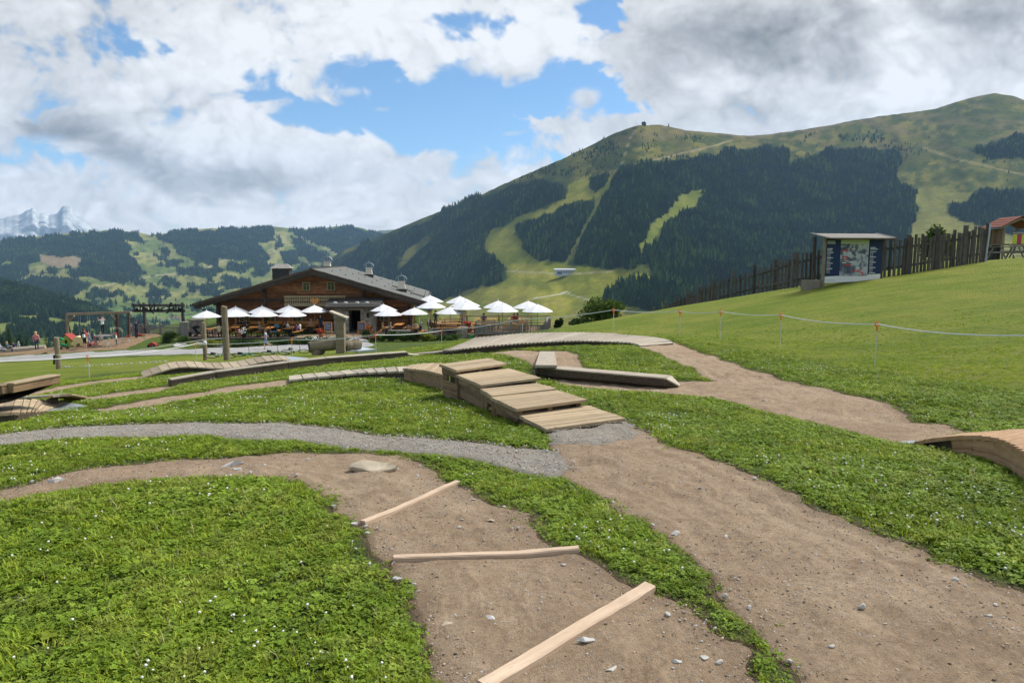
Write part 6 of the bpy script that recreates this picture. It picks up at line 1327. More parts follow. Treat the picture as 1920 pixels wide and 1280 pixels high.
p = GY(219, 56.9); mb = MB(); mb.lathe(p + Vector((0, 0, 1.04)), [(.10, 0), (.105, .03), (.07, .09), (.01, .11)], 12); mb.box(p + Vector((-.10, 0, 1.05)), (.14, .13, .015)); tag(mb.build('cap', FLR, None), 'red cap on the child in the white jacket', 'cap')
kid(150,58.6,'stand',1.0,200,(.45,.40,.12),(.1,.15,.25),'red','small child with red hair behind the toy car'); kid(162,58.4,'stand',1.05,170,(.72,.70,.68),(.05,.05,.06),'blond','small child in white beside the toy car')
kid(257,60.6,'fold',1.70,-75,(.018,.026,.06),(.02,.025,.055),'brown','man in dark navy jacket and trousers by the railing',sleeves=True)
# ------------------------------------------------------------------ small spruces behind the playground, and the bushes at the crest
def spruce(loc, h, lab, seed):
    rg = random.Random(seed); loc = Vector(loc); t = thing('spruce_tree', loc, lab, 'tree', None); mb = MB(); mb.tube([loc - Vector((0, 0, .3)), loc + Vector((0, 0, h))], [h * .022, .01], 7); mb.build('trunk', BARK, t); V = []; F = []
    n = int(h * 9)
    for i in range(n):
        s = (i + rg.random()) / n; z = h * (.06 + .92 * s); L_ = h * .22 * (1 - s) ** .8 + .06
        for k in range(9):
            a = rg.random() * 6.28; d = Vector((math.cos(a), math.sin(a), -.25 - .2 * rg.random())); q = Vector((-math.sin(a), math.cos(a), 0)); l = L_ * rg.uniform(.6, 1.1); w_ = l * .22
            o = loc + Vector((0, 0, z)); b = len(V); V += [o, o + d * l * .55 + q * w_, o + d * l + Vector((0, 0, l * .12)), o + d * l * .55 - q * w_]; F.append((b, b + 1, b + 2, b + 3))
    mb = MB(); mb.add(V, F); mb.build('crown', CON, t)
for i, (u, v, d, lab) in enumerate([(14,600,74,'tallest dark spruce behind the log seat'), (1,616,72,'dark spruce cut by the picture edge'), (35,609,76,'dark spruce next to the tallest one'), (48,619,74,'small spruce behind the blond girl in pink'), (85,625,73,'tiny spruce top behind the short post')]):
    p = P(u, v, d); g = gz(p.x, p.y); spruce((p.x, p.y, g), p.z - g, lab, i)
def tree(loc, h, r, lab, mat, seed, n, leaf, crown_z, name='tree'):
    loc = Vector(loc); rg = random.Random(seed); t = thing('leafy_tree', loc, lab, 'tree', None); mb = MB(); mb.tube([loc - Vector((0, 0, .5)), loc + Vector((.1, 0, h * .45)), loc + Vector((0, 0, h * .85))], [h * .03, h * .02, .01], 8)
    for k in range(7): a = k * .9; z = h * rg.uniform(.25, .6); mb.tube([loc + Vector((0, 0, z)), loc + Vector((math.cos(a) * r[0] * .7, math.sin(a) * r[1] * .7, z + h * .25))], [h * .012, .01], 5)
    mb.build('trunk', BARK, t); leaf_ball(MB(), loc + Vector((0, 0, crown_z)), r, n, seed, leaf).build('crown', mat, t)
p = P(1133, 640, 52); g = gz(p.x, p.y); top = P(1133, 563, 52).z; tree((p.x, p.y, g), top - g, (1.75, 1.6, (top - g) * .52), 'round leafy bush tree rising behind the crest of the meadow', leafmat('bush_leaves', (.075, .13, .022), (.17, .25, .05), 1, .3), 5, 5200, .11, (top - g) * .5)
p = P(1090, 640, 56); g = gz(p.x, p.y); top = P(1090, 597, 56).z; tree((p.x, p.y, g), top - g, (.9, .9, (top - g) * .5), 'lower shrub tree beside the round leafy bush', LEAF3, 6, 2600, .11, (top - g) * .52)
p = P(1047, 640, 60); g = gz(p.x, p.y); top = P(1047, 594, 60).z; tree((p.x, p.y, g), top - g, (.4, .4, (top - g) * .4), 'small dark bush at the end of the railing', CON, 7, 1500, .1, (top - g) * .58)
p = P(1762, 480, 50); g = gz(p.x, p.y); top = P(1762, 425, 50).z; tree((p.x, p.y, g), top - g, (1.25, 1.1, (top - g) * .48), 'leafy green tree top showing over the picket fence', LEAF1, 8, 2600, .12, (top - g) * .55)
# ------------------------------------------------------------------ picket fence on the hill
def fence():
    FU = [(1228, 62.0, .9), (1250, 60.0, 1.0), (1345, 50.0, 1.55), (1440, 44.5, 1.75), (1530, 38.6, 2.15), (1600, 37.2, 2.1), (1690, 37.0, 2.05), (1780, 37.6, 1.95), (1838, 38.2, 2.05), (1846, 38.4, 2.1)]
    base = []
    for u, d, h in FU: p = P(u, 500, d); base.append((Vector((p.x, p.y, gz(p.x, p.y))), h))
    # height of the far fence follows what is seen over the crest
    see = {1228: (576, 0), 1250: (566, 0), 1345: (519, 0)}
    t = thing('picket_fence', base[4][0], 'long dark grey picket fence climbing the hill behind the board', 'fence'); rg = random.Random(12)
    pts = [b for b, _ in base]; hs = [h for _, h in base]; L_ = [0]
    for a, b in zip(pts[:-1], pts[1:]): L_.append(L_[-1] + (b - a).length)
    hs[0] = max(hs[0], P(1228, 580, 62).z - pts[0].z); hs[1] = max(hs[1], P(1250, 571, 60).z - pts[1].z); hs[2] = max(hs[2], P(1345, 527, 50).z - pts[2].z)
    s = 0.0; k = 0; rails = ([], [])
    while s < L_[-1]:
        i = max(j for j in range(len(L_)) if L_[j] <= s); i = min(i, len(pts) - 2); f = (s - L_[i]) / (L_[i + 1] - L_[i]); p = pts[i].lerp(pts[i + 1], f); p.z = gz(p.x, p.y); h = hs[i] + (hs[i + 1] - hs[i]) * f
        tall = k % (5 if p.x < 17 else 8) == 0; hh = h * rg.uniform(.86, 1.02) + (.30 if tall else 0); w_ = rg.uniform(.11, .15); ln = rg.uniform(-.035, .035)
        L0 = p - Vector((0, 0, .25)); T0 = p + Vector((ln * hh, rg.uniform(-.03, .03), hh)); board(t, L0, T0, w_ if not tall else .20, .07 if not tall else .16, W_PICK, 'picket' if not tall else 'fence_post', up=(0, -1, 0))
        rails[0].append(p + Vector((0, .09, h * .22))); rails[1].append(p + Vector((0, .09, h * .72))); s += rg.uniform(.43, .53) if p.x < 17 else rg.uniform(.215, .255); k += 1
    for rl in rails:
        q = rl[::9] + [rl[-1]]
        for a, b in zip(q[:-1], q[1:]): board(t, a, b, .06, .12, W_PICK, 'rail')
fence()
p = P(1846.5, 500, 38.2); g = gz(p.x, p.y); t = thing('metal_pole', (p.x, p.y, g), 'thin pale metal pole at the upper end of the picket fence', 'pole'); mb = MB(); mb.tube([(p.x, p.y, g - .2), (p.x + .12, p.y, g + 2.1)], .05, 8); mb.build('shaft', STEEL, t)
for u0, u1, d, lab in ((1849, 1872, 47, 'short dark fence between the picket fence and the play tower'),):
    a, b = P(u0, 500, d), P(u1, 500, d); t = thing('board_fence', (a.x, a.y, gz(a.x, a.y)), lab, 'fence'); n = 8
    for i in range(n): p = a.lerp(b, i / (n - 1)); g = gz(p.x, p.y); board(t, (p.x, p.y, g - .1), (p.x, p.y, g + 1.0), .10, .04, W_PICK, 'picket', up=(0, -1, 0))
    for z in (.3, .8): board(t, (a.x, a.y + .05, gz(a.x, a.y) + z), (b.x, b.y + .05, gz(b.x, b.y) + z), .04, .08, W_PICK, 'rail')
# ------------------------------------------------------------------ information board with a small roof
NAVY = plain('navy_print', (.012, .030, .085), .5, 0, .05, 2); WHITEP = plain('white_print', (.74, .74, .70), .5, 0, .03, 2); REDP = plain('red_print', (.55, .05, .05), .5)
def mapmat():
    m, nt, b = nodes('map_print'); o = objcoord(nt, (1, 1, 1)); n = noise(nt, o, 1.9, 8, .68, .6); n2 = noise(nt, o, 6, 6, .7); s = nd(nt, 'ShaderNodeSeparateXYZ'); nt.links.new(o, s.inputs[0])
    col = mixc(nt, ramp2(nt, n, .46, .56), (.07, .085, .12), (.42, .45, .46)); col = mixc(nt, ramp2(nt, n2, .55, .66, (0, 0, 0), (.75, .75, .75)), col, (.10, .12, .15))
    ad = nd(nt, 'ShaderNodeMath', operation='MULTIPLY_ADD'); nt.links.new(n, ad.inputs[0]); ad.inputs[1].default_value = .55; nt.links.new(s.outputs[2], ad.inputs[2]); sky_ = ramp2(nt, ad.outputs[0], .0, 1.0); gt = nd(nt, 'ShaderNodeMath', operation='GREATER_THAN'); gt.inputs[1].default_value = 2.28; nt.links.new(ad.outputs[0], gt.inputs[0])
    col = mixc(nt, gt.outputs[0], col, (.46, .52, .38)); nt.links.new(col, b.inputs['Base Color']); b.inputs['Roughness'].default_value = .5; return m
def info_board():
    d = 35.6; bl, br = P(1546, 531, d), P(1650, 525, d + .5); tl = P(1550, 447, d); tr = P(1652, 447, d + .5); gl, gr = gz(bl.x, bl.y), gz(br.x, br.y); base = Vector(((bl.x + br.x) / 2, d, (gl + gr) / 2)); t = thing('information_board', base, 'roofed information board with navy panels and a grey mountain map', 'board')
    x = (br - bl); x.z = 0; x = x.normalized(); y = Vector((-x.y, x.x, 0)); W_ = (br - bl).dot(x); z0, z1 = bl.z, tl.z; O = Vector((bl.x, bl.y, 0)); Wp = lambda a, b_, z: O + x * a + y * b_ + Vector((0, 0, z)); zr = br.z
    def panel(a0, a1, f0, f1, mat, nm, dd=0):
        zl = lambda a: z0 + (zr - z0) * a / W_
        q = [Wp(a0, dd, zl(a0) * (1 - f0) + z1 * f0), Wp(a1, dd, zl(a1) * (1 - f0) + z1 * f0), Wp(a1, dd, zl(a1) * (1 - f1) + z1 * f1), Wp(a0, dd, zl(a0) * (1 - f1) + z1 * f1)]; mb = MB(); mb.prism(q, y * .03); o = mb.build(nm, mat, t); return o
    panel(0, W_, 0, .15, WHITEP, 'white_panel'); panel(0, W_ * .255, .153, 1, NAVY, 'navy_panel'); panel(W_ * .765, W_, .153, 1, NAVY, 'navy_panel')
    # the map gets its own origin so that its print follows it
    mp_ = MB(); hh = z1 - z0; mp_.prism([(W_ * .258, 0, hh * .155), (W_ * .762, 0, hh * .155), (W_ * .762, 0, hh), (W_ * .258, 0, hh)], (0, .03, 0)); o = link('map_panel', mp_.mesh('map_panel', [mapmat()]), t); o.matrix_local = Matrix.Translation(Wp(0, 0, z0) - t.location) @ frame(x).to_4x4()
    # lettering: lines of small print, too small in the photograph to be read
    rg = random.Random(5); mb = MB(); lines = []
    def text(a0, f, wd, h, target):
        a = a0
        while a < a0 + wd: w_ = rg.uniform(.03, .09); w_ = min(w_, a0 + wd - a); z = z0 + (z1 - z0) * f; target.prism([Wp(a, -.012, z), Wp(a + w_, -.012, z), Wp(a + w_, -.012, z + h), Wp(a, -.012, z + h)], y * .008); a += w_ + .022
    for a0, ff in ((.05, [(.93, .44), (.905, .44), (.88, .44)]), (.06, [(.76, .3), (.725, .26)]), (W_ * .79, [(.79, .3), (.755, .42)])):
        for f, wd in ff: text(a0, f, wd, .045 if f < .85 else .03, mb)
    for a0, fs in ((.06, (.68, .56, .44, .32)), (W_ * .79, (.70, .58, .46, .34, .22))):
        for f in fs:
            text(a0, f, .34, .04, mb)
            for k in range(3): text(a0, f - .028 * (k + 1), .16 + .06 * rg.random(), .018, mb)
    mb.build('lettering', WHITEP, t); mb = MB(); text(.08, .06, .5, .03, mb); mb.build('lettering', STEEL, t); mb = MB()
    for a, f, w_ in ((.27, .72, .36), (.28, .58, .34), (.33, .52, .18), (.34, .40, .3), (.48, .27, .28), (.57, .25, .18), (.62, .30, .12), (.65, .22, .1), (.66, .18, .1)): z = z0 + hh * f; mb.prism([Wp(W_ * a, -.012, z), Wp(W_ * a + w_ * W_ / 2.9, -.012, z), Wp(W_ * a + w_ * W_ / 2.9, -.012, z + .06), Wp(W_ * a, -.012, z + .06)], y * .008)
    mb.build('map_labels', REDP, t); mb = MB()
    for a, f, w_ in ((.45, .76, .25), (.4, .66, .2), (.43, .47, .26), (.29, .45, .3), (.55, .34, .24)): z = z0 + hh * f; mb.prism([Wp(W_ * a, -.012, z), Wp(W_ * a + w_ * .8, -.012, z), Wp(W_ * a + w_ * .8, -.012, z + .03), Wp(W_ * a, -.012, z + .03)], y * .008)
    mb.build('map_labels', WHITEP, t)
    for a in (-.07, W_ + .07): board(t, Wp(a, .06, gl - .3), Wp(a, .06, z1 + .1), .12, .14, W_POLE if a < 0 else W_PICK, 'post', up=y)
    board(t, Wp(W_ + .28, .5, gr - .3), Wp(W_ + .28, .5, z1), .14, .14, W_PICK, 'post', up=y); board(t, Wp(-.32, .55, gl - .3), Wp(-.32, .55, z1 + .1), .14, .14, W_PICK, 'post', up=y)
    for k in range(5): b0 = -.38 + .28 * k; zz = z1 + .03 + .055 * k; board(t, Wp(-.26, b0, zz), Wp(W_ + .30, b0, zz), .30, .03, W_GREYD, 'roof_board', up=y * -.19 + Vector((0, 0, 1)))
    board(t, Wp(-.25, -.5, z1 - .02), Wp(W_ + .29, -.5, z1 - .02), .04, .10, W_DARK, 'roof_fascia')
    for a in (-.28, W_ + .33): board(t, Wp(a, -.52, z1 + .02), Wp(a, .95, z1 + .30), .12, .06, W_GREYD, 'barge_board')
    for a, b_, c in ((-.95, -.02, gl), (W_ + .0, .55, gr)): mb = MB(); q = Wp(a, .1, c - .2); mb.prism([q, q + x * (b_ - a), q + x * (b_ - a) + Vector((0, 0, .55)), q + Vector((0, 0, .55))], y * .5); mb.build('concrete_footing', CONCRETE, t)
info_board()
# ------------------------------------------------------------------ play tower and picnic tables at the hill top
def play_tower():
    d = 46.5; c = P(1893, 485, d); g = gz(c.x, c.y); L0 = Vector((c.x, d, g)); t = thing('play_tower', L0, 'wooden play tower with red roof and coloured panels', 'play tower'); W_ = lambda x, y, z: L0 + Vector((x, y, z)); RT = plain('red_tiles', (.17, .055, .035), .8, 0, .2, 9); COLS = [(.55, .56, .06), (.42, .06, .10), (.55, .56, .06), (.06, .16, .10), (.46, .05, .20), (.46, .05, .20), (.05, .10, .22), (.30, .42, .22), (.46, .05, .20)]
    for x, y in ((-.95, -.6), (.85, -.6), (-.95, .8), (.85, .8)): board(t, W_(x, y, -.3), W_(x, y, 2.05), .10, .10, W_POLE, 'post', up=(1, 0, 0))
    board(t, W_(-1.0, .1, .95), W_(2.6, .1, .95), 1.5, .07, W_POLE, 'floor')
    for k in range(5): board(t, W_(-.97, -.45 + .28 * k, .95), W_(-.97, -.45 + .28 * k, 2.0), .26, .03, wood('tower_boards', (.13, .08, .04), (.21, .14, .08)) if k == 0 else MATS['tower_boards'], 'wall_board', up=(1, 0, 0))
    for sg in (-1, 1):
        for k in range(4): f = k / 4; a = Vector((sg * 1.35 * f, 0, -.62 * f)); b = Vector((sg * 1.35 * (f + .28), 0, -.62 * (f + .28))); mb = MB(); o = W_(-.05, -.95, 2.72 + .02 * (4 - k)); mb.prism([o + a, o + b, o + b + Vector((0, 2.1, 0)), o + a + Vector((0, 2.1, 0))] if sg > 0 else [o + b, o + a, o + a + Vector((0, 2.1, 0)), o + b + Vector((0, 2.1, 0))], (0, 0, -.04)); mb.build('roof', RT, t)
    for y in (-.85, 1.05): board(t, W_(-1.38, y, 2.03), W_(-.05, y, 2.63), .05, .12, W_POLE, 'rafter'); board(t, W_(1.28, y, 2.03), W_(-.05, y, 2.63), .05, .12, W_POLE, 'rafter')
    for i, c_ in enumerate(COLS): m = plain('panel_paint_%d' % i, c_, .6); board(t, W_(-.25 + .3 * i, -.66, .98), W_(-.25 + .3 * i, -.66, 1.62), .27, .03, m, 'coloured_panel', up=(0, -1, 0))
    board(t, W_(-.4, -.68, 1.70), W_(2.6, -.68, 1.70), .06, .07, W_GREY, 'handrail'); board(t, W_(2.5, -.6, -.3), W_(2.5, -.6, 2.0), .1, .1, W_POLE, 'post', up=(1, 0, 0))
    for x in (-.55, .75): board(t, W_(x - .5, -2.0, .0), W_(x, -.66, .95), .08, .10, W_GREY, 'ladder_rail')
    for k in range(4): f = (k + .5) / 4; board(t, W_(-1.05 + .5 * f, -2.0 + 1.34 * f, .95 * f + .05), W_(.25 + .5 * f, -2.0 + 1.34 * f, .95 * f + .05), .06, .06, W_GREY, 'rung')
play_tower()
for u, d, lab in ((1884, 42.5, 'grey picnic table in front of the red roofed play tower'), (1925, 43.0, 'grey picnic table at the picture edge below the play tower')): p = P(u, 500, d); place(PIC, _fp, (p.x, p.y, gz(p.x, p.y)), .12, lab, 'picnic table', 'grey picnic tables')
# ------------------------------------------------------------------ far buildings
def surf(land, u, v):
    ob, vv, us, U, V = land; j = int(np.clip(np.searchsorted(us, u), 1, len(us) - 1)); col = V[:, j]; i = int(np.argmin(np.abs(col - v))); return Vector(vv[i, j])
HW = plain('house_plaster', (.62, .60, .55), .9); HR = plain('house_roof', (.17, .10, .07), .9); HB = plain('house_timber', (.11, .065, .04), .9); HG = plain('hall_cladding', (.50, .53, .55), .6); HGL = plain('hall_glass', (.10, .13, .17), .3)
def house(p, w_, dp, h, rh, lab, name='farm_house', group=None, wall=HW, roof=HR, rz=0, rows=1, label_cat='house'):
    t = thing(name, p, lab, label_cat, group, rz); m = MB(); m.prism([(-w_/2, -dp/2, -h * .8), (w_/2, -dp/2, -h * .8), (w_/2, -dp/2, h), (0, -dp/2, h + rh * .96), (-w_/2, -dp/2, h)], (0, dp, 0)); link('wall', m.mesh('wall', [wall]), t); o = w_ * .12
    for sg in (-1, 1): m = MB(); a = [(0, -dp/2 - o, h + rh + .1), (sg * (w_/2 + o), -dp/2 - o, h - rh * .22), (sg * (w_/2 + o), dp/2 + o, h - rh * .22), (0, dp/2 + o, h + rh + .1)]; m.prism(a if sg > 0 else a[::-1], (0, 0, h * .06)); link('roof', m.mesh('roof', [roof]), t)
    for r_ in range(rows):
        for k in range(3): m = MB(); m.box((w_ * (-.3 + .3 * k), -dp/2 - .03, h * (.25 + .5 * r_)), (w_ * .12, .12, h * .26)); link('window', m.mesh('window', [HGL]), t)
    return t
# hut at the edge of the ski run, lift station on the meadow, buildings on the summit
p = surf(LAND_R, 930, 506); k = p.y / FPX; house(p, 20 * k, 14 * k, 4.2 * k, 4.5 * k, 'mountain inn with brown roof at the edge of the ski run', 'mountain_inn', None, HB, HR, .1, 2); q = surf(LAND_R, 944, 507); house(q, 6 * k, 6 * k, 2.6 * k, 2 * k, 'small annex hut beside the mountain inn', 'hut', None, HB, HR)
p = surf(LAND_R, 1062, 513); k = p.y / FPX; t = thing('lift_station', p, 'long pale grey lift station building on the far meadow', 'lift station'); mb = MB(); mb.box(p + Vector((0, 0, 1.2 * k)), (52 * k, 12 * k, 11 * k)); mb.build('wall', HG, t); mb = MB(); mb.prism([p + Vector(v) * k for v in ((-28, -7, 6.6), (28, -7, 6.6), (28, 7, 8.4), (-28, 7, 8.4))], (0, 0, 1.0 * k)); mb.build('roof', plain('hall_roof', (.48, .50, .52), .6), t)
for i in range(9): mb = MB(); mb.box(p + Vector((-20 * k + 5 * k * i, -6.1 * k, 3.0 * k)), (3.4 * k, .5 * k, 2.8 * k)); mb.build('window', HGL, t)
mb = MB(); mb.box(p + Vector((-18 * k, -6.6 * k, 1.3 * k)), (8 * k, 1.5 * k, 4 * k)); mb.build('gate', HGL, t)
p = surf(LAND_R, 1204, 236); k = p.y / FPX; t = thing('summit_station', p, 'small dark lift building on the rounded summit', 'building'); mb = MB(); mb.prism([p + Vector(v) * k for v in ((-3.2, -2, -1), (3.5, -2, -1), (4, -2, 3), (1, -2, 6.5), (-1.5, -2, 4.5), (-3.5, -2, 5))], (0, 5 * k, 0)); mb.build('wall', DARKM, t); mb = MB(); mb.prism([p + Vector(v) * k for v in ((-4, -2.4, 4.6), (-1.4, -2.4, 4.2), (1.2, -2.4, 6.4), (1.2, -2.4, 7.2), (-1.4, -2.4, 5.2), (-4, -2.4, 5.6))], (0, 6 * k, 0)); mb.build('roof', DARKM, t)
p = surf(LAND_R, 1192, 238); t = thing('summit_mast', p, 'thin mast beside the summit building', 'mast'); mb = MB(); mb.tube([p - Vector((0, 0, 2)), p + Vector((0, 0, 11 * k))], [.5, .25], 6); mb.build('shaft', STEEL, t)
for u, v, lab in ((1307, 285, 'white lift pylon hut among the high trees'), (1242, 262, 'tiny pale lift pylon on the alpine slope')): p = surf(LAND_R, u, v); k = p.y / FPX; t = thing('lift_pylon', p, lab, 'pylon'); mb = MB(); mb.tube([p - Vector((0, 0, 1)), p + Vector((0, 0, 6 * k))], .8, 6); mb.build('shaft', HG, t); mb = MB(); mb.box(p + Vector((0, 0, 6 * k)), (6 * k, 1 * k, 1.2 * k)); mb.build('cross_arm', HG, t)
rg = random.Random(31); LAB = [(330,514,'farmhouse on the open hillside beside the meadow track'), (133,600,'farmhouse low in the valley at the left'), (203,588,'farmhouse between the hedgerows above the swing frame'), (214,594,'smaller barn beside the farmhouse above the swing frame'), (313,599,'white walled house in the village below the sign'), (322,597,'brown roofed house in the village below the sign'), (331,598,'third house of the village near the sign post'), (338,600,'house of the village closest to the lodge'), (300,601,'low house at the edge of the village'), (365,579,'farmhouse on the slope between sign and parasol'), (240,592,'lone farmhouse above the swing beam end'), (284,560,'barn on the meadow over the lettering'), (268,575,'farmhouse hidden partly by the sign board'), (398,512,'hut on the high meadow near the track bend'), (372,545,'barn under the dark wood patch'), (355,603,'house near the parasol edge in the valley'), (168,597,'barn in the hedgerow fields over the toy house'), (180,574,'pale house beside the forest spur')]
for i, (u, v, lab) in enumerate(LAB): p = surf(LAND_L, u, v); k = p.y / FPX; w_ = rg.uniform(4.5, 7.5) * k; house(p, w_, w_ * 1.1, 2.3 * k, 1.7 * k, lab, 'farm_house', 'houses scattered in the valley', rg.choice([HW, HW, HB]), HR, rg.uniform(-.7, .7))
# ------------------------------------------------------------------ helper for boardwalk decks built of cross planks
def deck(t, near, far, pitch, thick, mat, gap=.008, over=0.0, jitter=.004):
    """cross planks between two edge lines (world points, top surface)"""
    DECKZ.append([(q.x, q.y) for q in near] + [(q.x, q.y) for q in far[::-1]])
    n = max(3, int(round((sum((b - a).length for a, b in zip(near[:-1], near[1:])) + sum((b - a).length for a, b in zip(far[:-1], far[1:]))) / 2 / pitch)) + 1)
    A, B = resample(near, n), resample(far, n); ps = []
    for i in range(n - 1):
        a0, a1, b0, b1 = A[i], A[i + 1], B[i], B[i + 1]; a = (a0 + a1) / 2; b = (b0 + b1) / 2; x = (b - a); u_ = ((a1 - a0) + (b1 - b0)).normalized(); up = x.cross(u_)
        if up.z < 0: up = -up
        xn = x.normalized(); w0 = abs((a1 - a0 - xn * (a1 - a0).dot(xn)).length) - gap; w1 = abs((b1 - b0 - xn * (b1 - b0).dot(xn)).length) - gap
        up.normalize(); dz = up * (-thick / 2 + random.uniform(-jitter, jitter)); e = xn * (over + random.uniform(-.006, .006))
        L_ = (b - a).length; me = beam_mesh('plank', L_ + 2 * over, max(.02, w0), max(.02, w1), thick, mat)
        o = link('plank', me, t); m = frame(x, up).to_4x4(); m.translation = (a + b) / 2 + dz + e * .3 - t.location; o.matrix_local = m; ps.append(o)
    return ps
def side_skirt(t, edge, thick, depth_fn, mat, name='side_panel', inset=.05, inward=None):
    """solid boards under a deck edge, following it down to the ground"""
    mb = MB(); E = resample(edge, max(4, len(edge) * 2))
    for a, b in zip(E[:-1], E[1:]):
        iv = inward * inset if inward is not None else Vector((0, 0, 0)); a0 = a + iv - Vector((0, 0, thick)); b0 = b + iv - Vector((0, 0, thick))
        al = Vector((a0.x, a0.y, min(a0.z - .01, gz(a0.x, a0.y) - .04))); bl = Vector((b0.x, b0.y, min(b0.z - .01, gz(b0.x, b0.y) - .04)))
        n = (inward if inward is not None else Vector((0, 1, 0))) * .03; mb.prism([al, bl, b0, a0], n)
    return mb.build(name, mat, t)
def offset_edge(E, wd, bank):
    """the other edge of a boardwalk: wd metres to the far side, raised by bank"""
    out = []
    for i, p in enumerate(E):
        d = E[min(i + 1, len(E) - 1)] - E[max(i - 1, 0)]; n = Vector((-d.y, d.x, 0)).normalized(); f = math.sin(math.pi * min(1, max(0, i / (len(E) - 1)))) ** .5; out.append(p + n * wd + Vector((0, 0, bank * f)))
    return out
_UY = np.concatenate([np.arange(2, 16, .04), np.arange(16, 60, .1)])
def up_at(u, v, h):                  # first point along the sight line through (u, v) that is h above the ground
    x, y, z = rayd(u, v); X = x / y * _UY; Z = EYE + z / y * _UY; d = Z - ground_z(X, _UY) - h
    i = np.where(d < 0)[0]; i = max(1, int(i[0])) if len(i) else len(_UY) - 1; t = d[i - 1] / (d[i - 1] - d[i] + 1e-9)
    return P(u, v, _UY[i - 1] + (_UY[i] - _UY[i - 1]) * float(np.clip(t, 0, 1)))
def on_line(u, d, h): p = GY(u, d); return Vector((p.x, p.y, p.z + h))

# ------------------------------------------------------------------ the stepped wooden ramp of five decks
def stepped_ramp():
    base = G(985, 790); t = thing('stepped_ramp', base, 'wooden ramp of five stepped plank decks ending in gravel', 'ramp')
    P0 = up_at(1026, 803, .06); P0z = P0.z
    # deck surfaces (left-back, left-front, right-front, right-back) as seen, heights rising up the slope
    tops = [([(970,775),(1026,803),(1168,784),(1099,760)], P0.z), ([(922,743),(970,766),(1096,749),(1040,731)], P0.z + .0),
            ([(903,728),(924,741),(1039,728),(1002,718)], 0), ([(857,701),(903,721),(1010,708),(950,690)], 0), ([(826,682),(857,693),(946,681),(912,671)], 0)]
    # walk up the line of decks: each one sits a riser above the last
    zt = [P0.z, P0.z + .10, P0.z + .12, P0.z + .15, P0.z + .23]
    for k, (q, _) in enumerate(tops):
        c = [Pz(u, v, zt[k]) for u, v in q]; th = .045 if k in (0, 1, 3, 4) else .06
        lb, lf, rf, rb = c
        deck(t, [lb, lf], [rb, rf], .115, th, W_DECK, .011, .03)
        # bearers below the deck, set back so the front edge shows a dark gap
        for s in (.06, .5, .94):
            a = lb.lerp(rb, s); b = lf.lerp(rf, s); ins = (b - a).normalized() * .05; dz = Vector((0, 0, -th - .06))
            board(t, a + dz + ins * .2, b + dz - ins, .07, .11, W_SIDE, 'bearer')
        if k:
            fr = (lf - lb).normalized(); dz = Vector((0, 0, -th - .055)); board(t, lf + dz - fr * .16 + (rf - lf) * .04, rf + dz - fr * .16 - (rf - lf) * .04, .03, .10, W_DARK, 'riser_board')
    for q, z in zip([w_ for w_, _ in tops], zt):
        c = [Pz(u, v, z) for u, v in q]; m_ = sum(c, Vector()) / 4; c = [m_ + (w_ - m_) * .70 for w_ in c]; g_ = gz(m_.x, m_.y) - .15; mb = MB(); mb.prism([Vector((w_.x, w_.y, g_)) for w_ in c], (0, 0, z - .075 - g_)); mb.build('inner_frame', W_DARK, t)  # solid dark core added under the decks to block light
    # side walls following the ground on the near (left) side and the far side
    Ls = [Pz(u, v, z) for (u, v), z in zip([(1026,803),(970,772),(922,741),(903,728),(857,697),(826,681)], [zt[0], zt[0], zt[1], zt[2], zt[3], zt[4]])]
    Rs = [Pz(u, v, z) for (u, v), z in zip([(1168,784),(1099,758),(1040,731),(1002,718),(950,690),(912,671)], [zt[0], zt[0], zt[1], zt[2], zt[3], zt[4]])]
    for E, nm, sgn in ((Ls, 'side_board', 1), (Rs, 'side_board', -1)):
        for i, (a, b) in enumerate(zip(E[:-1], E[1:])):
            if i == 0: continue
            iv = (Rs[i] - Ls[i]).normalized() * .05 * sgn; a1, b1 = a + iv, b + iv
            top = min(a1.z, b1.z) - .07; ga, gb = gz(a1.x, a1.y), gz(b1.x, b1.y); rows = max(1, int(round((top - min(ga, gb)) / .17)))
            for r_ in range(rows):
                hh = (top - (ga + gb) / 2) / rows; za = top - hh * (r_ + .5)
                if r_ == 0 and i in (2, 4) and sgn == 1:        # the open slots
                    for f0, f1 in ((0, .25), (.7, 1)): q0, q1 = a1.lerp(b1, f0), a1.lerp(b1, f1); board(t, (q0.x, q0.y, za), (q1.x, q1.y, za), .028, hh - .008, W_SIDE, nm)
                    continue
                board(t, (a1.x, a1.y, za), (b1.x, b1.y, za), .028, hh - .008, W_SIDE, nm)
            board(t, (a1.x, a1.y, ga - .1), (a1.x, a1.y, top + .05), .09, .09, W_SIDE, 'post', up=(1, 0, 0))
    mb = MB(); p = Ls[5]; q = Rs[5]; d = (q - p).normalized()
    board(t, p + d * .04 + Vector((0, 0, -.12)), q - d * .04 + Vector((0, 0, -.12)), .03, .14, W_SIDE, 'end_board')
    return t, Ls, Rs
RAMP_T, RAMP_L, RAMP_R = stepped_ramp()

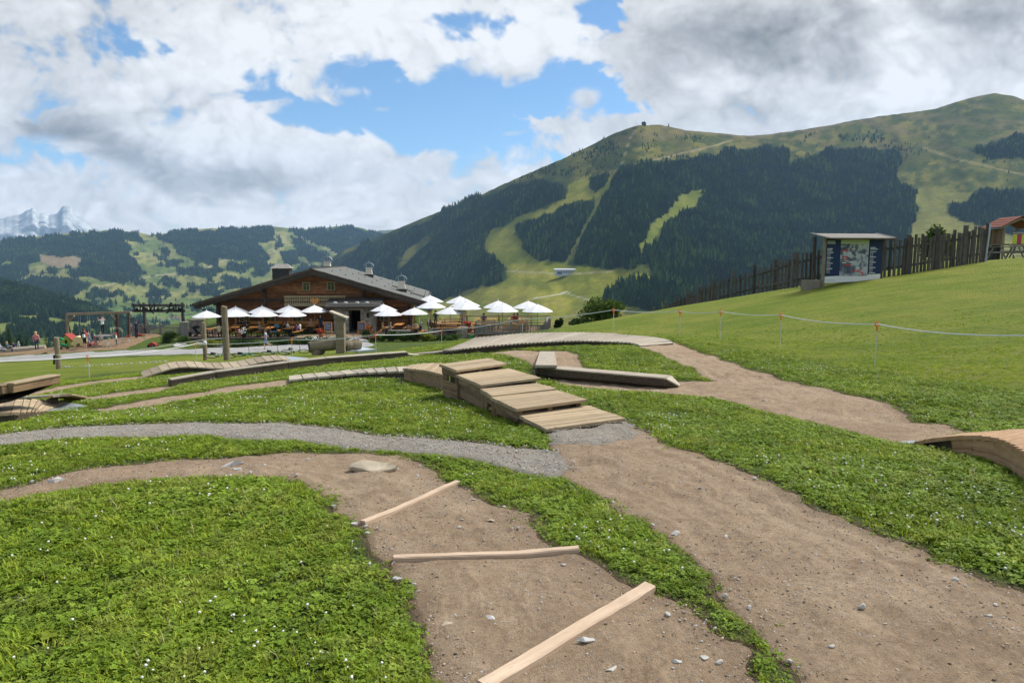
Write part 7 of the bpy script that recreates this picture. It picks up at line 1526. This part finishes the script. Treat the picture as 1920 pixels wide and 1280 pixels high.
# ------------------------------------------------------------------ plank walkway that leads to the stepped ramp
def walkway():
    t = thing('plank_walkway', G(650, 708), 'low grey plank walkway leading up to the stepped ramp', 'walkway')
    near = smooth_pts([up_at(541, 712, .10), up_at(600, 706, .12), up_at(660, 700, .14), up_at(720, 696, .17), up_at(768, 695, .20)], 1)
    far = smooth_pts([up_at(541, 704, .10), up_at(600, 698, .12), up_at(660, 693, .14), up_at(720, 688, .17), up_at(764, 686, .20)], 1)
    deck(t, near, far, .30, .045, W_GREY, .018)
    side_skirt(t, near, .045, None, W_DARK, inward=Vector((.15, .98, 0)), inset=.04)
    t2 = thing('curved_platform', G(800, 700), 'short curved plank platform joining the walkway to the stepped ramp', 'platform')
    near = smooth_pts([up_at(756, 690, .30), up_at(788, 692, .31), up_at(820, 699, .31), up_at(836, 704, .31)], 1)
    far = smooth_pts([up_at(770, 683, .31), up_at(800, 680, .32), up_at(824, 680, .34), up_at(846, 684, .34)], 1)
    deck(t2, near, far, .16, .045, W_DECK); side_skirt(t2, near, .045, None, W_SIDE, inward=Vector((.15, .98, 0)), inset=.05)
walkway()

# ------------------------------------------------------------------ long low beam of three timbers
def long_beam():
    t = thing('balance_beam', G(560, 695), 'long low dark timber balance beam in the grass, longest of the beams', 'balance beam')
    P3 = [P(u, v, d) for u, v, d in ((318, 719, 18.7), (402, 704, 19.6), (538, 685.5, 21.2), (612, 677, 22.1), (762, 665.5, 23.7))]
    for i, (a, b) in enumerate(zip(P3[:-1], P3[1:])):
        a, b = a + Vector((0, 0, .10)), b + Vector((0, 0, .10)); d = (b - a).normalized() * .012; board(t, a + d - Vector((0, 0, .16)), b - d - Vector((0, 0, .16)), .26, .30, W_DARK, 'timber'); board(t, a + d + Vector((0, 0, .015)), b - d + Vector((0, 0, .015)), .28, .04, W_GREY, 'top_board')
    a, b = P3[-1], P(800, 666.5, 24.2); board(t, a + Vector((0, .1, .015)), b, .42, .05, W_GREY, 'end_ramp')
long_beam()

# ------------------------------------------------------------------ wavy boardwalk on the left
def wavy():
    t = thing('wavy_boardwalk', G(430, 695), 'wavy humped boardwalk with a metal plate on its end', 'boardwalk')
    nr = [(268,708),(295,698.5),(325,689),(355,686.5),(385,689),(415,691),(450,688),(480,681),(512,674.5),(545,675)]
    near = [P(u, v, 23.7 + (u - 268) / 300 * 2.7) for u, v in nr]; near = smooth_pts([Vector((q.x, q.y, max(q.z, gz(q.x, q.y) + .03))) for q in near], 1)
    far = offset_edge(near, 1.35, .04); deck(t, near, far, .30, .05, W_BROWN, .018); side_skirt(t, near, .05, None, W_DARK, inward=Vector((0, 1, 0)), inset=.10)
    e0, e1 = near[-1], far[-1]; q0 = up_at(590, 679, .02); q1 = q0 + (e1 - e0); q = [e0, q0, q1, e1]; MB().prism(q, (0, 0, -.015)).build('metal_plate', STEEL, t)
wavy()

# ------------------------------------------------------------------ curved boardwalk at the crest of the slope
def curved():
    t = thing('curved_boardwalk', G(1000, 645), 'long curved banked boardwalk of pale planks on the crest', 'boardwalk')
    nr = [(770,662,.02),(803,662,.08),(845,656,.18),(880,651.5,.22),(930,646.5,.22),(990,642,.20),(1050,639,.18),(1100,638.2,.16),(1150,640,.14),(1185,642,.10),(1200,647,.05)]
    near = smooth_pts([up_at(*q) for q in nr], 2)
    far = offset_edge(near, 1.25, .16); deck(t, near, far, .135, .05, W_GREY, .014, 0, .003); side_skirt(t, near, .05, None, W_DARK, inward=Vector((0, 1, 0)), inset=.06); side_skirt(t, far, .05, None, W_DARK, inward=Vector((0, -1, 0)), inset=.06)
curved()

# ------------------------------------------------------------------ squared log beam with a pointed end, and the plank that leads onto it
def log_beam():
    t = thing('log_beam', G(1130, 715), 'thick squared log balance beam with pointed end across the dirt', 'balance beam')
    a = up_at(1012, 688.5, .23); b = up_at(1253, 709, .18); c = up_at(1274, 720, .09)
    x = (b - a).normalized(); y = Vector((0, 0, 1)).cross(x); w_ = .17; n = 14; V = []; F = []; rg = random.Random(3)
    for i in range(n + 1):
        s = i / n; p = a.lerp(b, s); h = .185 + .01 * math.sin(s * 9) - .02 * s
        ww = w_ * (1 + rg.uniform(-.05, .05)); V += [p - y * ww, p + y * ww, p + y * ww * .95 - Vector((0, 0, h * .7)), p + y * ww * .5 - Vector((0, 0, h)), p - y * ww * .5 - Vector((0, 0, h + rg.uniform(0, .03))), p - y * ww * .95 - Vector((0, 0, h * .7))]
    for i in range(n):
        for k in range(6): F.append((i * 6 + k, (i + 1) * 6 + k, (i + 1) * 6 + (k + 1) % 6, i * 6 + (k + 1) % 6))
    tip = len(V); V.append(c - y * .02 - Vector((0, 0, .05))); F += [tuple(range(6))[::-1]] + [(n * 6 + k, tip, n * 6 + (k + 1) % 6) for k in range(6)]
    mb = MB(); mb.add(V, F); o = mb.build('log', W_DARK, t)
    board(t, a + Vector((0, 0, .018)), b + Vector((0, 0, .018)), .35, .03, W_GREY, 'top_board')
    board(t, b + Vector((0, 0, .016)), c + Vector((0, 0, -.03)), .34, .03, W_GREY, 'end_board', w1=.10)
    for s in (.05, .93): p = a.lerp(b, s); g = gz(p.x, p.y); MB().box((p.x, p.y, (g + p.z - .22) / 2 - .02), (.22, .3, max(.06, p.z - .22 - g + .1)), frame(x)).build('foot_block', W_DARK, t)
    t2 = thing('plank_ramp', G(1024, 675), 'short weathered plank ramp leading onto the log beam', 'ramp')
    q0, q1 = up_at(1025.5, 660, .03), up_at(1024, 686.5, .29)
    board(t2, q0, q1, .44, .05, W_GREY, 'plank', w1=.44)
    for s in (.55, .95): p = q0.lerp(q1, s); board(t2, (p.x - .18, p.y, p.z - .1), (p.x + .18, p.y, p.z - .1), .06, .14, W_DARK, 'bearer')
log_beam()

# ------------------------------------------------------------------ left edge: humped deck, wedge and beam
def left_edge():
    t = thing('humped_deck', G(60, 768), 'low humped plank deck with a grey metal landing plate', 'deck')
    near = smooth_pts([up_at(-130, 781, .03), up_at(-60, 775, .14), up_at(0, 773, .18), up_at(40, 773, .15), up_at(82, 770.5, .06)], 1)
    far = smooth_pts([up_at(-90, 766, .03), up_at(-20, 754, .16), up_at(30, 748, .20), up_at(85, 748.5, .16), up_at(127, 753, .06)], 1)
    deck(t, near, far, .15, .045, W_DECK); side_skirt(t, near, .045, None, W_DARK, inward=Vector((.2, .95, 0)), inset=.06)
    MB().prism([up_at(80, 771, 0.05), up_at(140, 767, .02), up_at(165, 760.5, .02), up_at(126, 753.5, 0.05)], (0, 0, -.01)).build('metal_plate', STEEL, t)
    t = thing('wedge_board', G(80, 746), 'thin wedge shaped board behind the humped deck', 'ramp')
    a, b = up_at(5, 748, .05), up_at(112, 741, .26); board(t, a, b, .20, .04, W_GREY, 'plank'); board(t, b, up_at(146, 746, .02), .34, .035, W_DECK, 'end_plank')
    for s in (.5, .9): p = a.lerp(b, s); board(t, (p.x, p.y - .1, p.z - .1), (p.x, p.y + .1, p.z - .1), .06, .14, W_DARK, 'bearer')
    t = thing('tilted_beam', G(20, 740), 'brown raised timber beam sloping over a dark prop at the picture edge', 'balance beam')
    a, m_, b = up_at(-90, 740, .40), up_at(15, 729, .50), up_at(103, 711.5, .58)
    board(t, a, m_, .16, .115, W_SIDE, 'timber'); board(t, m_, b, .16, .115, W_SIDE, 'timber'); board(t, a + Vector((0, 0, .072)), m_ + Vector((0, 0, .072)), .19, .03, W_DECK, 'top_board'); board(t, m_ + Vector((0, 0, .072)), b + Vector((0, 0, .072)), .19, .03, W_DECK, 'top_board')
    dn = lambda p, h: p - Vector((0, 0, .06 + h))
    mb = MB(); mb.prism([dn(a, .22), dn(m_, .13), dn(m_.lerp(b, .5), .07), dn(b, .0), dn(m_, .0), dn(a, .0)], (0, .12, 0)); mb.build('prop', W_DARK, t)
left_edge()

# ------------------------------------------------------------------ right edge: new curved ramp
def right_ramp():
    t = thing('curved_ramp', G(1840, 850), 'reddish brown curved plank ramp with boarded sides at the picture edge', 'ramp')
    z0 = G(1720, 828).z
    near = [(1712,829,.04),(1740,822,.10),(1780,817,.17),(1820,815,.22),(1862,818,.25),(1890,827,.25),(1925,848,.25),(2010,905,.26),(2120,985,.16),(2220,1060,.02)]
    far_ = [(1800,812,.04),(1840,809,.12),(1880,806,.18),(1925,803,.23),(1985,803,.25),(2040,808,.25),(2100,822,.26),(2210,870,.26),(2360,940,.16),(2480,1000,.02)]
    nn = smooth_pts([up_at(*q) for q in near], 1); ff = smooth_pts([up_at(*q) for q in far_], 1)
    deck(t, nn, ff, .105, .04, W_RAMP, .006, .01, .002)
    # stacked side boards under the near edge
    E = resample(nn, 15)
    for i in range(2, 14):
        a, b = E[i], E[i + 1 if i < 14 else i]; iv = Vector((.5, .8, 0)) * .05; a, b = a + iv, b + iv
        ta, tb = a.z - .043, b.z - .043; hs_ = max(.06, (ta + tb) / 2 - min(gz(a.x, a.y), gz(b.x, b.y)) + .03); rows = 2 if hs_ > .17 else 1; hh = hs_ / rows
        for r_ in range(rows):
            dz = hh * (r_ + .5); board(t, (a.x, a.y, ta - dz), (b.x, b.y, tb - dz), .028, hh - .003, W_RAMP, 'side_board')
    side_skirt(t, nn, .045, None, W_DARK, 'inner_panel', inset=.10, inward=Vector((.5, .8, 0)))  # dark sheet added under the deck to close the see-through gap
    # thin tin lip where it meets the path
    MB().prism([up_at(1688, 833, .02), up_at(1714, 829.5, .035), up_at(1716, 825, .035), up_at(1690, 827, .02)], (0, 0, -.008)).build('metal_lip', STEEL, t)
right_ramp()

# ------------------------------------------------------------------ three battens pegged across the near path
for (a, b, wd, lab) in [((680,985),(858,903),.046,'pale batten across the dirt path, farthest of three'), ((738,1049),(1085,1037),.05,'pale batten lying straight across the dirt path between two others'), ((905,1290),(1218,1104),.072,'broad pale batten across the dirt path, nearest the bottom edge')]:
    A, B = G(*a), G(*b); t = thing('path_batten', (A + B) / 2, lab, 'batten', 'battens across the dirt path')
    n = 5; rg = random.Random(int(a[0]))
    ZB = sum(gz(*A.lerp(B, k / 8).xy) - (A.z + (B.z - A.z) * k / 8) for k in range(9)) / 9; V = []; F = []
    for i in range(n * 3 + 1):
        s = i / (n * 3); p = A.lerp(B, s); z = sum(gz(*A.lerp(B, s + e_).xy) for e_ in (-.2, -.1, 0, .1, .2)) / 5 + .012; d = (B - A).normalized(); y = Vector((0, 0, 1)).cross(d); w_ = wd / 2 * (1 + rg.uniform(-.05, .05))
        for (yy, zz) in ((-w_, -.06), (w_, -.06), (w_, .018), (w_ * .8, .026), (-w_ * .8, .026), (-w_, .018)): q = p + y * yy; V.append((q.x, q.y, z + zz + rg.uniform(-.002, .002)))
    for i in range(n * 3):
        for k in range(6): F.append((i * 6 + k, i * 6 + (k + 1) % 6, (i + 1) * 6 + (k + 1) % 6, (i + 1) * 6 + k))
    F += [tuple(range(6))[::-1], tuple(n * 3 * 6 + k for k in range(6))]
    # local X along the batten so that the grain follows it
    M = frame(B - A).to_4x4(); M.translation = (A + B) / 2; Mi = M.inverted(); V = [Mi @ Vector(v) for v in V]
    o = link('wood_strip', raw_mesh('wood_strip', V, F, [W_PALE]), t); M.translation = (0, 0, 0); o.matrix_local = M
# ------------------------------------------------------------------ larger stones lying on the paths
stone(708, 882, 104, 26, 'long ochre boulder half buried in the dirt path, biggest of the stones', STONE2, 4, .42)
stone(436, 871, 50, 18, 'pale grey flat rock lying across the bend of the dirt path', STONE, 5, .5)
stone(446, 884, 22, 9, 'small pale rock just below the flat rock on the path bend', STONE, 6, .5)
stone(105, 905, 26, 15, 'lone white grey rock at the grass edge of the curving path', STONE, 7, .7)
stone(921, 1161, 26, 14, 'pale stone alone in the middle between two battens', STONE, 8, .45)
stone(1098, 1208, 36, 16, 'blue grey slate beside the broadest batten', STONE, 9, .35)
stone(1150, 1258, 34, 24, 'dark blue grey slate at the bottom edge of the path', STONE, 10, .4)
stone(1034, 1121, 14, 9, 'small square grey stone right of the lone pale stone', STONE, 11, .5)
stone(888, 934, 13, 8, 'small dark stone beyond the farthest batten', STONE, 12, .6)
stone(920, 975, 18, 9, 'thin tan chip near the grass edge below the farthest batten', STONE2, 13, .35)
stone(1266, 1002, 22, 12, 'grey white stone at the edge of the broad dirt path', STONE, 14, .5)
stone(1618, 1135, 21, 17, 'lone pale stone out on the broad dirt path', STONE, 15, .8)
stone(1319, 1232, 22, 10, 'pale chip near the last grass tufts between the paths', STONE, 16, .5)
stone(1270, 1240, 22, 12, 'slanted grey stone beside the last grass tufts', STONE, 17, .5)
stone(745, 1092, 24, 9, 'flat grey stone at the grass edge under the middle batten', STONE, 18, .4)
stone(665, 990, 17, 8, 'white stone at the left tip of the farthest batten', STONE, 19, .5)
stone(978, 1134, 10, 6, 'small white stone right of the pale stone between battens', STONE, 20, .5)
stone(840, 1168, 24, 8, 'flat tan stone left of the pale stone between battens', STONE2, 21, .35)
# ------------------------------------------------------------------ grass, clover and gravel
def tuft(seed, n=13, h0=.035, h1=.085, sp=.05, wd=.0045, mats=None):
    rg = random.Random(seed); V = []; F = []
    for i in range(n):
        a = rg.random() * 6.28; r = sp * math.sqrt(rg.random()); x, y = r * math.cos(a), r * math.sin(a); h = rg.uniform(h0, h1); d = rg.random() * 6.28; ln = h * rg.uniform(.25, 1.0)
        dx, dy = math.cos(d), math.sin(d); px, py = -dy, dx; w_ = wd * rg.uniform(.7, 1.3); b = len(V)
        for s, f in ((0, .8), (.5, 1), (.85, .6)):
            cx, cy_, cz = x + dx * ln * s * s, y + dy * ln * s * s, h * (s - .22 * s * s * (ln / h)); V += [(cx - px * w_ * f, cy_ - py * w_ * f, cz - .008 * (s == 0)), (cx + px * w_ * f, cy_ + py * w_ * f, cz - .008 * (s == 0))]
        V.append((x + dx * ln, y + dy * ln, h * (1 - .25 * ln / h))); F += [(b, b + 1, b + 3, b + 2), (b + 2, b + 3, b + 5, b + 4), (b + 4, b + 5, b + 6)]
    return raw_mesh('tuft', V, F, mats)
def clover(seed, n=8, sp=.055, mats=None, hh=(.02, .055), lr=(.008, .014)):
    rg = random.Random(seed); V = []; F = []
    for i in range(n):
        a = rg.random() * 6.28; r = sp * math.sqrt(rg.random()); x, y, h = r * math.cos(a), r * math.sin(a), rg.uniform(*hh); ph = rg.random() * 6.28; lr_ = rg.uniform(*lr); tx, ty = rg.uniform(-.45, .45), rg.uniform(-.45, .45)
        for k in range(3):
            q = ph + k * 2.094; c = (x + math.cos(q) * lr_, y + math.sin(q) * lr_); b = len(V)
            for j in range(6):
                e = q + math.pi + j * 6.283 / 6; px, py = c[0] + math.cos(e) * lr_ * .95, c[1] + math.sin(e) * lr_ * .95; V.append((px, py, h + (px - x) * tx + (py - y) * ty + (.25 * lr_ if j in (2, 4) else 0)))
            F.append(tuple(range(b, b + 6)))
    return raw_mesh('clover', V, F, mats)
def grassmat(name, c0, c1, c2, tr=.32):
    m, nt, b = nodes(name); r = rnd(nt); o = nd(nt, 'ShaderNodeObjectInfo'); n = noise(nt, o.outputs['Location'], .7, 5, .65); n2 = noise(nt, o.outputs['Location'], 3.1, 3, .6)
    col = mixc(nt, ramp2(nt, n, .36, .66), c0, c1); col = mixc(nt, ramp2(nt, n2, .5, .72, (0, 0, 0), (.7, .7, .7)), col, c2)
    hv = nd(nt, 'ShaderNodeHueSaturation'); mm = nd(nt, 'ShaderNodeMapRange'); mm.inputs['To Min'].default_value = .62; mm.inputs['To Max'].default_value = 1.35; nt.links.new(r, mm.inputs[0]); nt.links.new(mm.outputs[0], hv.inputs['Value']); nt.links.new(col, hv.inputs['Color'])
    col = hv.outputs[0]; nt.links.new(col, b.inputs['Base Color']); b.inputs['Roughness'].default_value = .55; b.inputs['Specular IOR Level'].default_value = .2
    t = nd(nt, 'ShaderNodeBsdfTranslucent'); nt.links.new(col, t.inputs[0]); ms = nd(nt, 'ShaderNodeMixShader'); ms.inputs[0].default_value = tr
    nt.links.new(b.outputs[0], ms.inputs[1]); nt.links.new(t.outputs[0], ms.inputs[2]); nt.links.new(ms.outputs[0], nt.nodes['Material Output'].inputs[0]); return m
GR1 = grassmat('meadow_blades', (.20, .27, .016), (.31, .375, .032), (.40, .41, .09))
GR2 = grassmat('clover_leaves', (.145, .23, .018), (.215, .31, .028), (.28, .33, .05))
GR3 = grassmat('mown_blades', (.25, .35, .03), (.37, .44, .05), (.46, .47, .09))
STRAW = grassmat('dry_stalks', (.34, .33, .12), (.42, .38, .17), (.5, .46, .24))
g_t = [tuft(s, 15, .022, .06, .055, .0036, [GR1]) for s in (1, 2, 3)] + [tuft(4, 9, .04, .10, .045, .0036, [GR1])] + [clover(s, 12, .06, [GR2], (.012, .035), (.0055, .0095)) for s in (5, 6)] + [clover(7, 4, .05, [GR2], (.015, .035), (.012, .018))] + [tuft(s, 15, .012, .035, .06, .0042, [GR3]) for s in (8, 9)] + [tuft(12, 4, .07, .15, .05, .0028, [STRAW]), clover(13, 2, .05, [GR1], (.008, .02), (.022, .034))]
def field_points(n, d0, d1, a0, a1, seed, pw=1.0):
    rg = np.random.default_rng(seed); a = np.radians(rg.uniform(a0, a1, n)); q = rg.random(n); d = (d0 ** pw + (d1 ** pw - d0 ** pw) * q) ** (1 / pw); return np.sin(a) * d, np.cos(a) * d, rg
def plan(pts): return [(p.x, p.y) for p in pts]
def grass():
    x, y, rg = field_points(360000, 2.0, 34, -53, 53, 21, .85); d = np.hypot(x, y)
    s1 = np.maximum.reduce([sd_dirt(x, y), sd_grav(x, y), sd_patch(x, y)]); s2 = sd_thin(x, y); s = np.maximum(s1, s2)
    keep = (s + (fbm(x * 7, y * 7, 19, 3) - .5) * .32 < rg.normal(-.04, .07, len(x))) | ((s < .3) & (rg.random(len(x)) < .03 * sstep(.5, .68, fbm(x * 3, y * 3, 12, 2))))
    keep &= ~((fbm(x * 2.3, y * 2.3, 133, 4) > .63) & (rg.random(len(x)) < .6))
    for poly in NOGRASS: keep &= ~inpoly(x, y, poly)
    x, y, d, s = x[keep], y[keep], d[keep], s[keep]; n = len(x); z = ground_z(x, y, s); mo = mown_at(x, y)
    k = rg.random(n); patch = fbm(x * .9, y * .9, 55, 3); ix = np.where(k < .42, rg.integers(0, 3, n), np.where(k < .50, 3, rg.integers(4, 6, n)))
    ix = np.where((patch > .55) & (k > .25), rg.integers(4, 6, n), ix); ix = np.where((k > .985), 6, ix); ix = np.where((k > .955) & (k <= .968) & (fbm(x * 1.7, y * 1.7, 61, 3) > .48), 9, ix); ix = np.where((k > .968) & (k <= .980), 10, ix); mw = rg.random(n) < mo; ix = np.where(mw, rg.integers(7, 9, n), ix); kk = ~mw | (rg.random(n) < .5 * np.clip(1 - (d - 7) / 24, 0, 1)); x, y, z, d, s, ix, mw, n = x[kk], y[kk], z[kk], d[kk], s[kk], ix[kk], mw[kk], int(kk.sum())
    sc_ = .86 * rg.uniform(.55, 1.1, n) * (.75 + .6 * fbm(x * 1.3, y * 1.3, 66, 3)) * (1 - .45 * sstep(-.20, .02, s) * ~mw) * (1 + .02 * np.maximum(d - 8, 0)); sc_ *= np.where(d < 4.5, .85, 1)
    rot = np.stack([rg.normal(0, .16, n), rg.normal(0, .16, n), rg.random(n) * 6.28], -1)
    scatter('grass', np.stack([x, y, z], -1), rot, np.repeat(sc_[:, None], 3, 1), ix, g_t); print('grass', n)
    # white clover flowers
    WF = plain('clover_flower', (.78, .76, .68), .8, 0, .08, 60); mb = MB(); mb.ico((0, 0, .045), .0085, 1, .16, 3, (1, 1, .85)); mb.tube([(0, 0, 0), (.004, 0, .03), (0, 0, .04)], .0013, 3); fl = mb.mesh('flower', [WF])
    x, y, rg = field_points(22000, 2.4, 26, -52, 52, 31, .9); s = np.maximum.reduce([sd_dirt(x, y), sd_grav(x, y), sd_thin(x, y), sd_patch(x, y)])
    pa = fbm(x * .7, y * .7, 88, 4); p2 = fbm(x * 3, y * 3, 89, 2); keep = (s < -.12) & (rg.random(len(x)) < sstep(.42, .66, pa) * sstep(.4, .62, p2) * 1.0 + .05) & (mown_at(x, y) < .5)
    for poly in NOGRASS: keep &= ~inpoly(x, y, poly)
    x, y = x[keep], y[keep]; n = len(x); z = ground_z(x, y); sc_ = rg.uniform(.45, 1.15, n) * (.85 + .2 * sstep(2.5, 9, np.hypot(x, y))) * (1 + .012 * np.hypot(x, y)); rot = np.stack([rg.normal(0, .25, n), rg.normal(0, .25, n), rg.random(n) * 6.28], -1)
    scatter('clover_flowers', np.stack([x, y, z], -1), rot, np.repeat(sc_[:, None], 3, 1), np.zeros(n), [fl]); print('flowers', n)
    # loose stones on the paths
    pm = [plain('pebble_grey', (.40, .38, .345), .9, 0, .2, 20), plain('pebble_tan', (.40, .315, .225), .9, 0, .2, 20), plain('pebble_dark', (.15, .115, .085), .9, 0, .2, 20)]
    peb = []
    for q in range(6): mb = MB(); mb.ico((0, 0, .2), 1, 1, .24, q, (1, .75, .5)); peb.append(mb.mesh('pebble', [pm[q % 3]]))
    x, y, rg = field_points(170000, 2.0, 20, -44, 44, 41, .7); sd_ = np.maximum(sd_dirt(x, y), sd_thin(x, y)); sg = np.maximum(sd_grav(x, y), sd_patch(x, y)); patch = fbm(x * 1.1, y * 1.1, 99, 4)
    keep = ((sd_ > 0) & (rg.random(len(x)) < .5 * sstep(.35, .65, patch) + .45 * sstep(.25, 0, sd_) + .12)) | (sg > 0); x, y, sd_, sg = x[keep], y[keep], sd_[keep], sg[keep]; n = len(x)
    z = ground_z(x, y) + .012 + rel(x, y); sc_ = .0028 + .0065 * rg.random(n) ** 4; sc_ = np.where(sg > 0, .0045 + .009 * rg.random(n) ** 3, sc_); big = rg.random(n) < .004; sc_ = np.where(big, .012 + .012 * rg.random(n), sc_)
    ix = np.where(sg > 0, rg.choice([0, 0, 3, 3, 4, 1], n), np.where(big, 0, rg.integers(0, 6, n))); z += np.where(sg > 0, .012, 0) + np.where(sd_patch(x, y) > 0, .025, 0); rot = np.stack([rg.normal(0, .3, n), rg.normal(0, .3, n), rg.random(n) * 6.28], -1)
    scatter('loose_gravel', np.stack([x, y, z], -1), rot, np.repeat(sc_[:, None], 3, 1), ix, peb); print('gravel', n)
NOGRASS = [plan([RAMP_L[0], RAMP_L[1], RAMP_L[2], RAMP_L[4], RAMP_L[5], RAMP_R[5], RAMP_R[4], RAMP_R[2], RAMP_R[0]])]
NOGRASS += DECKZ
grass()
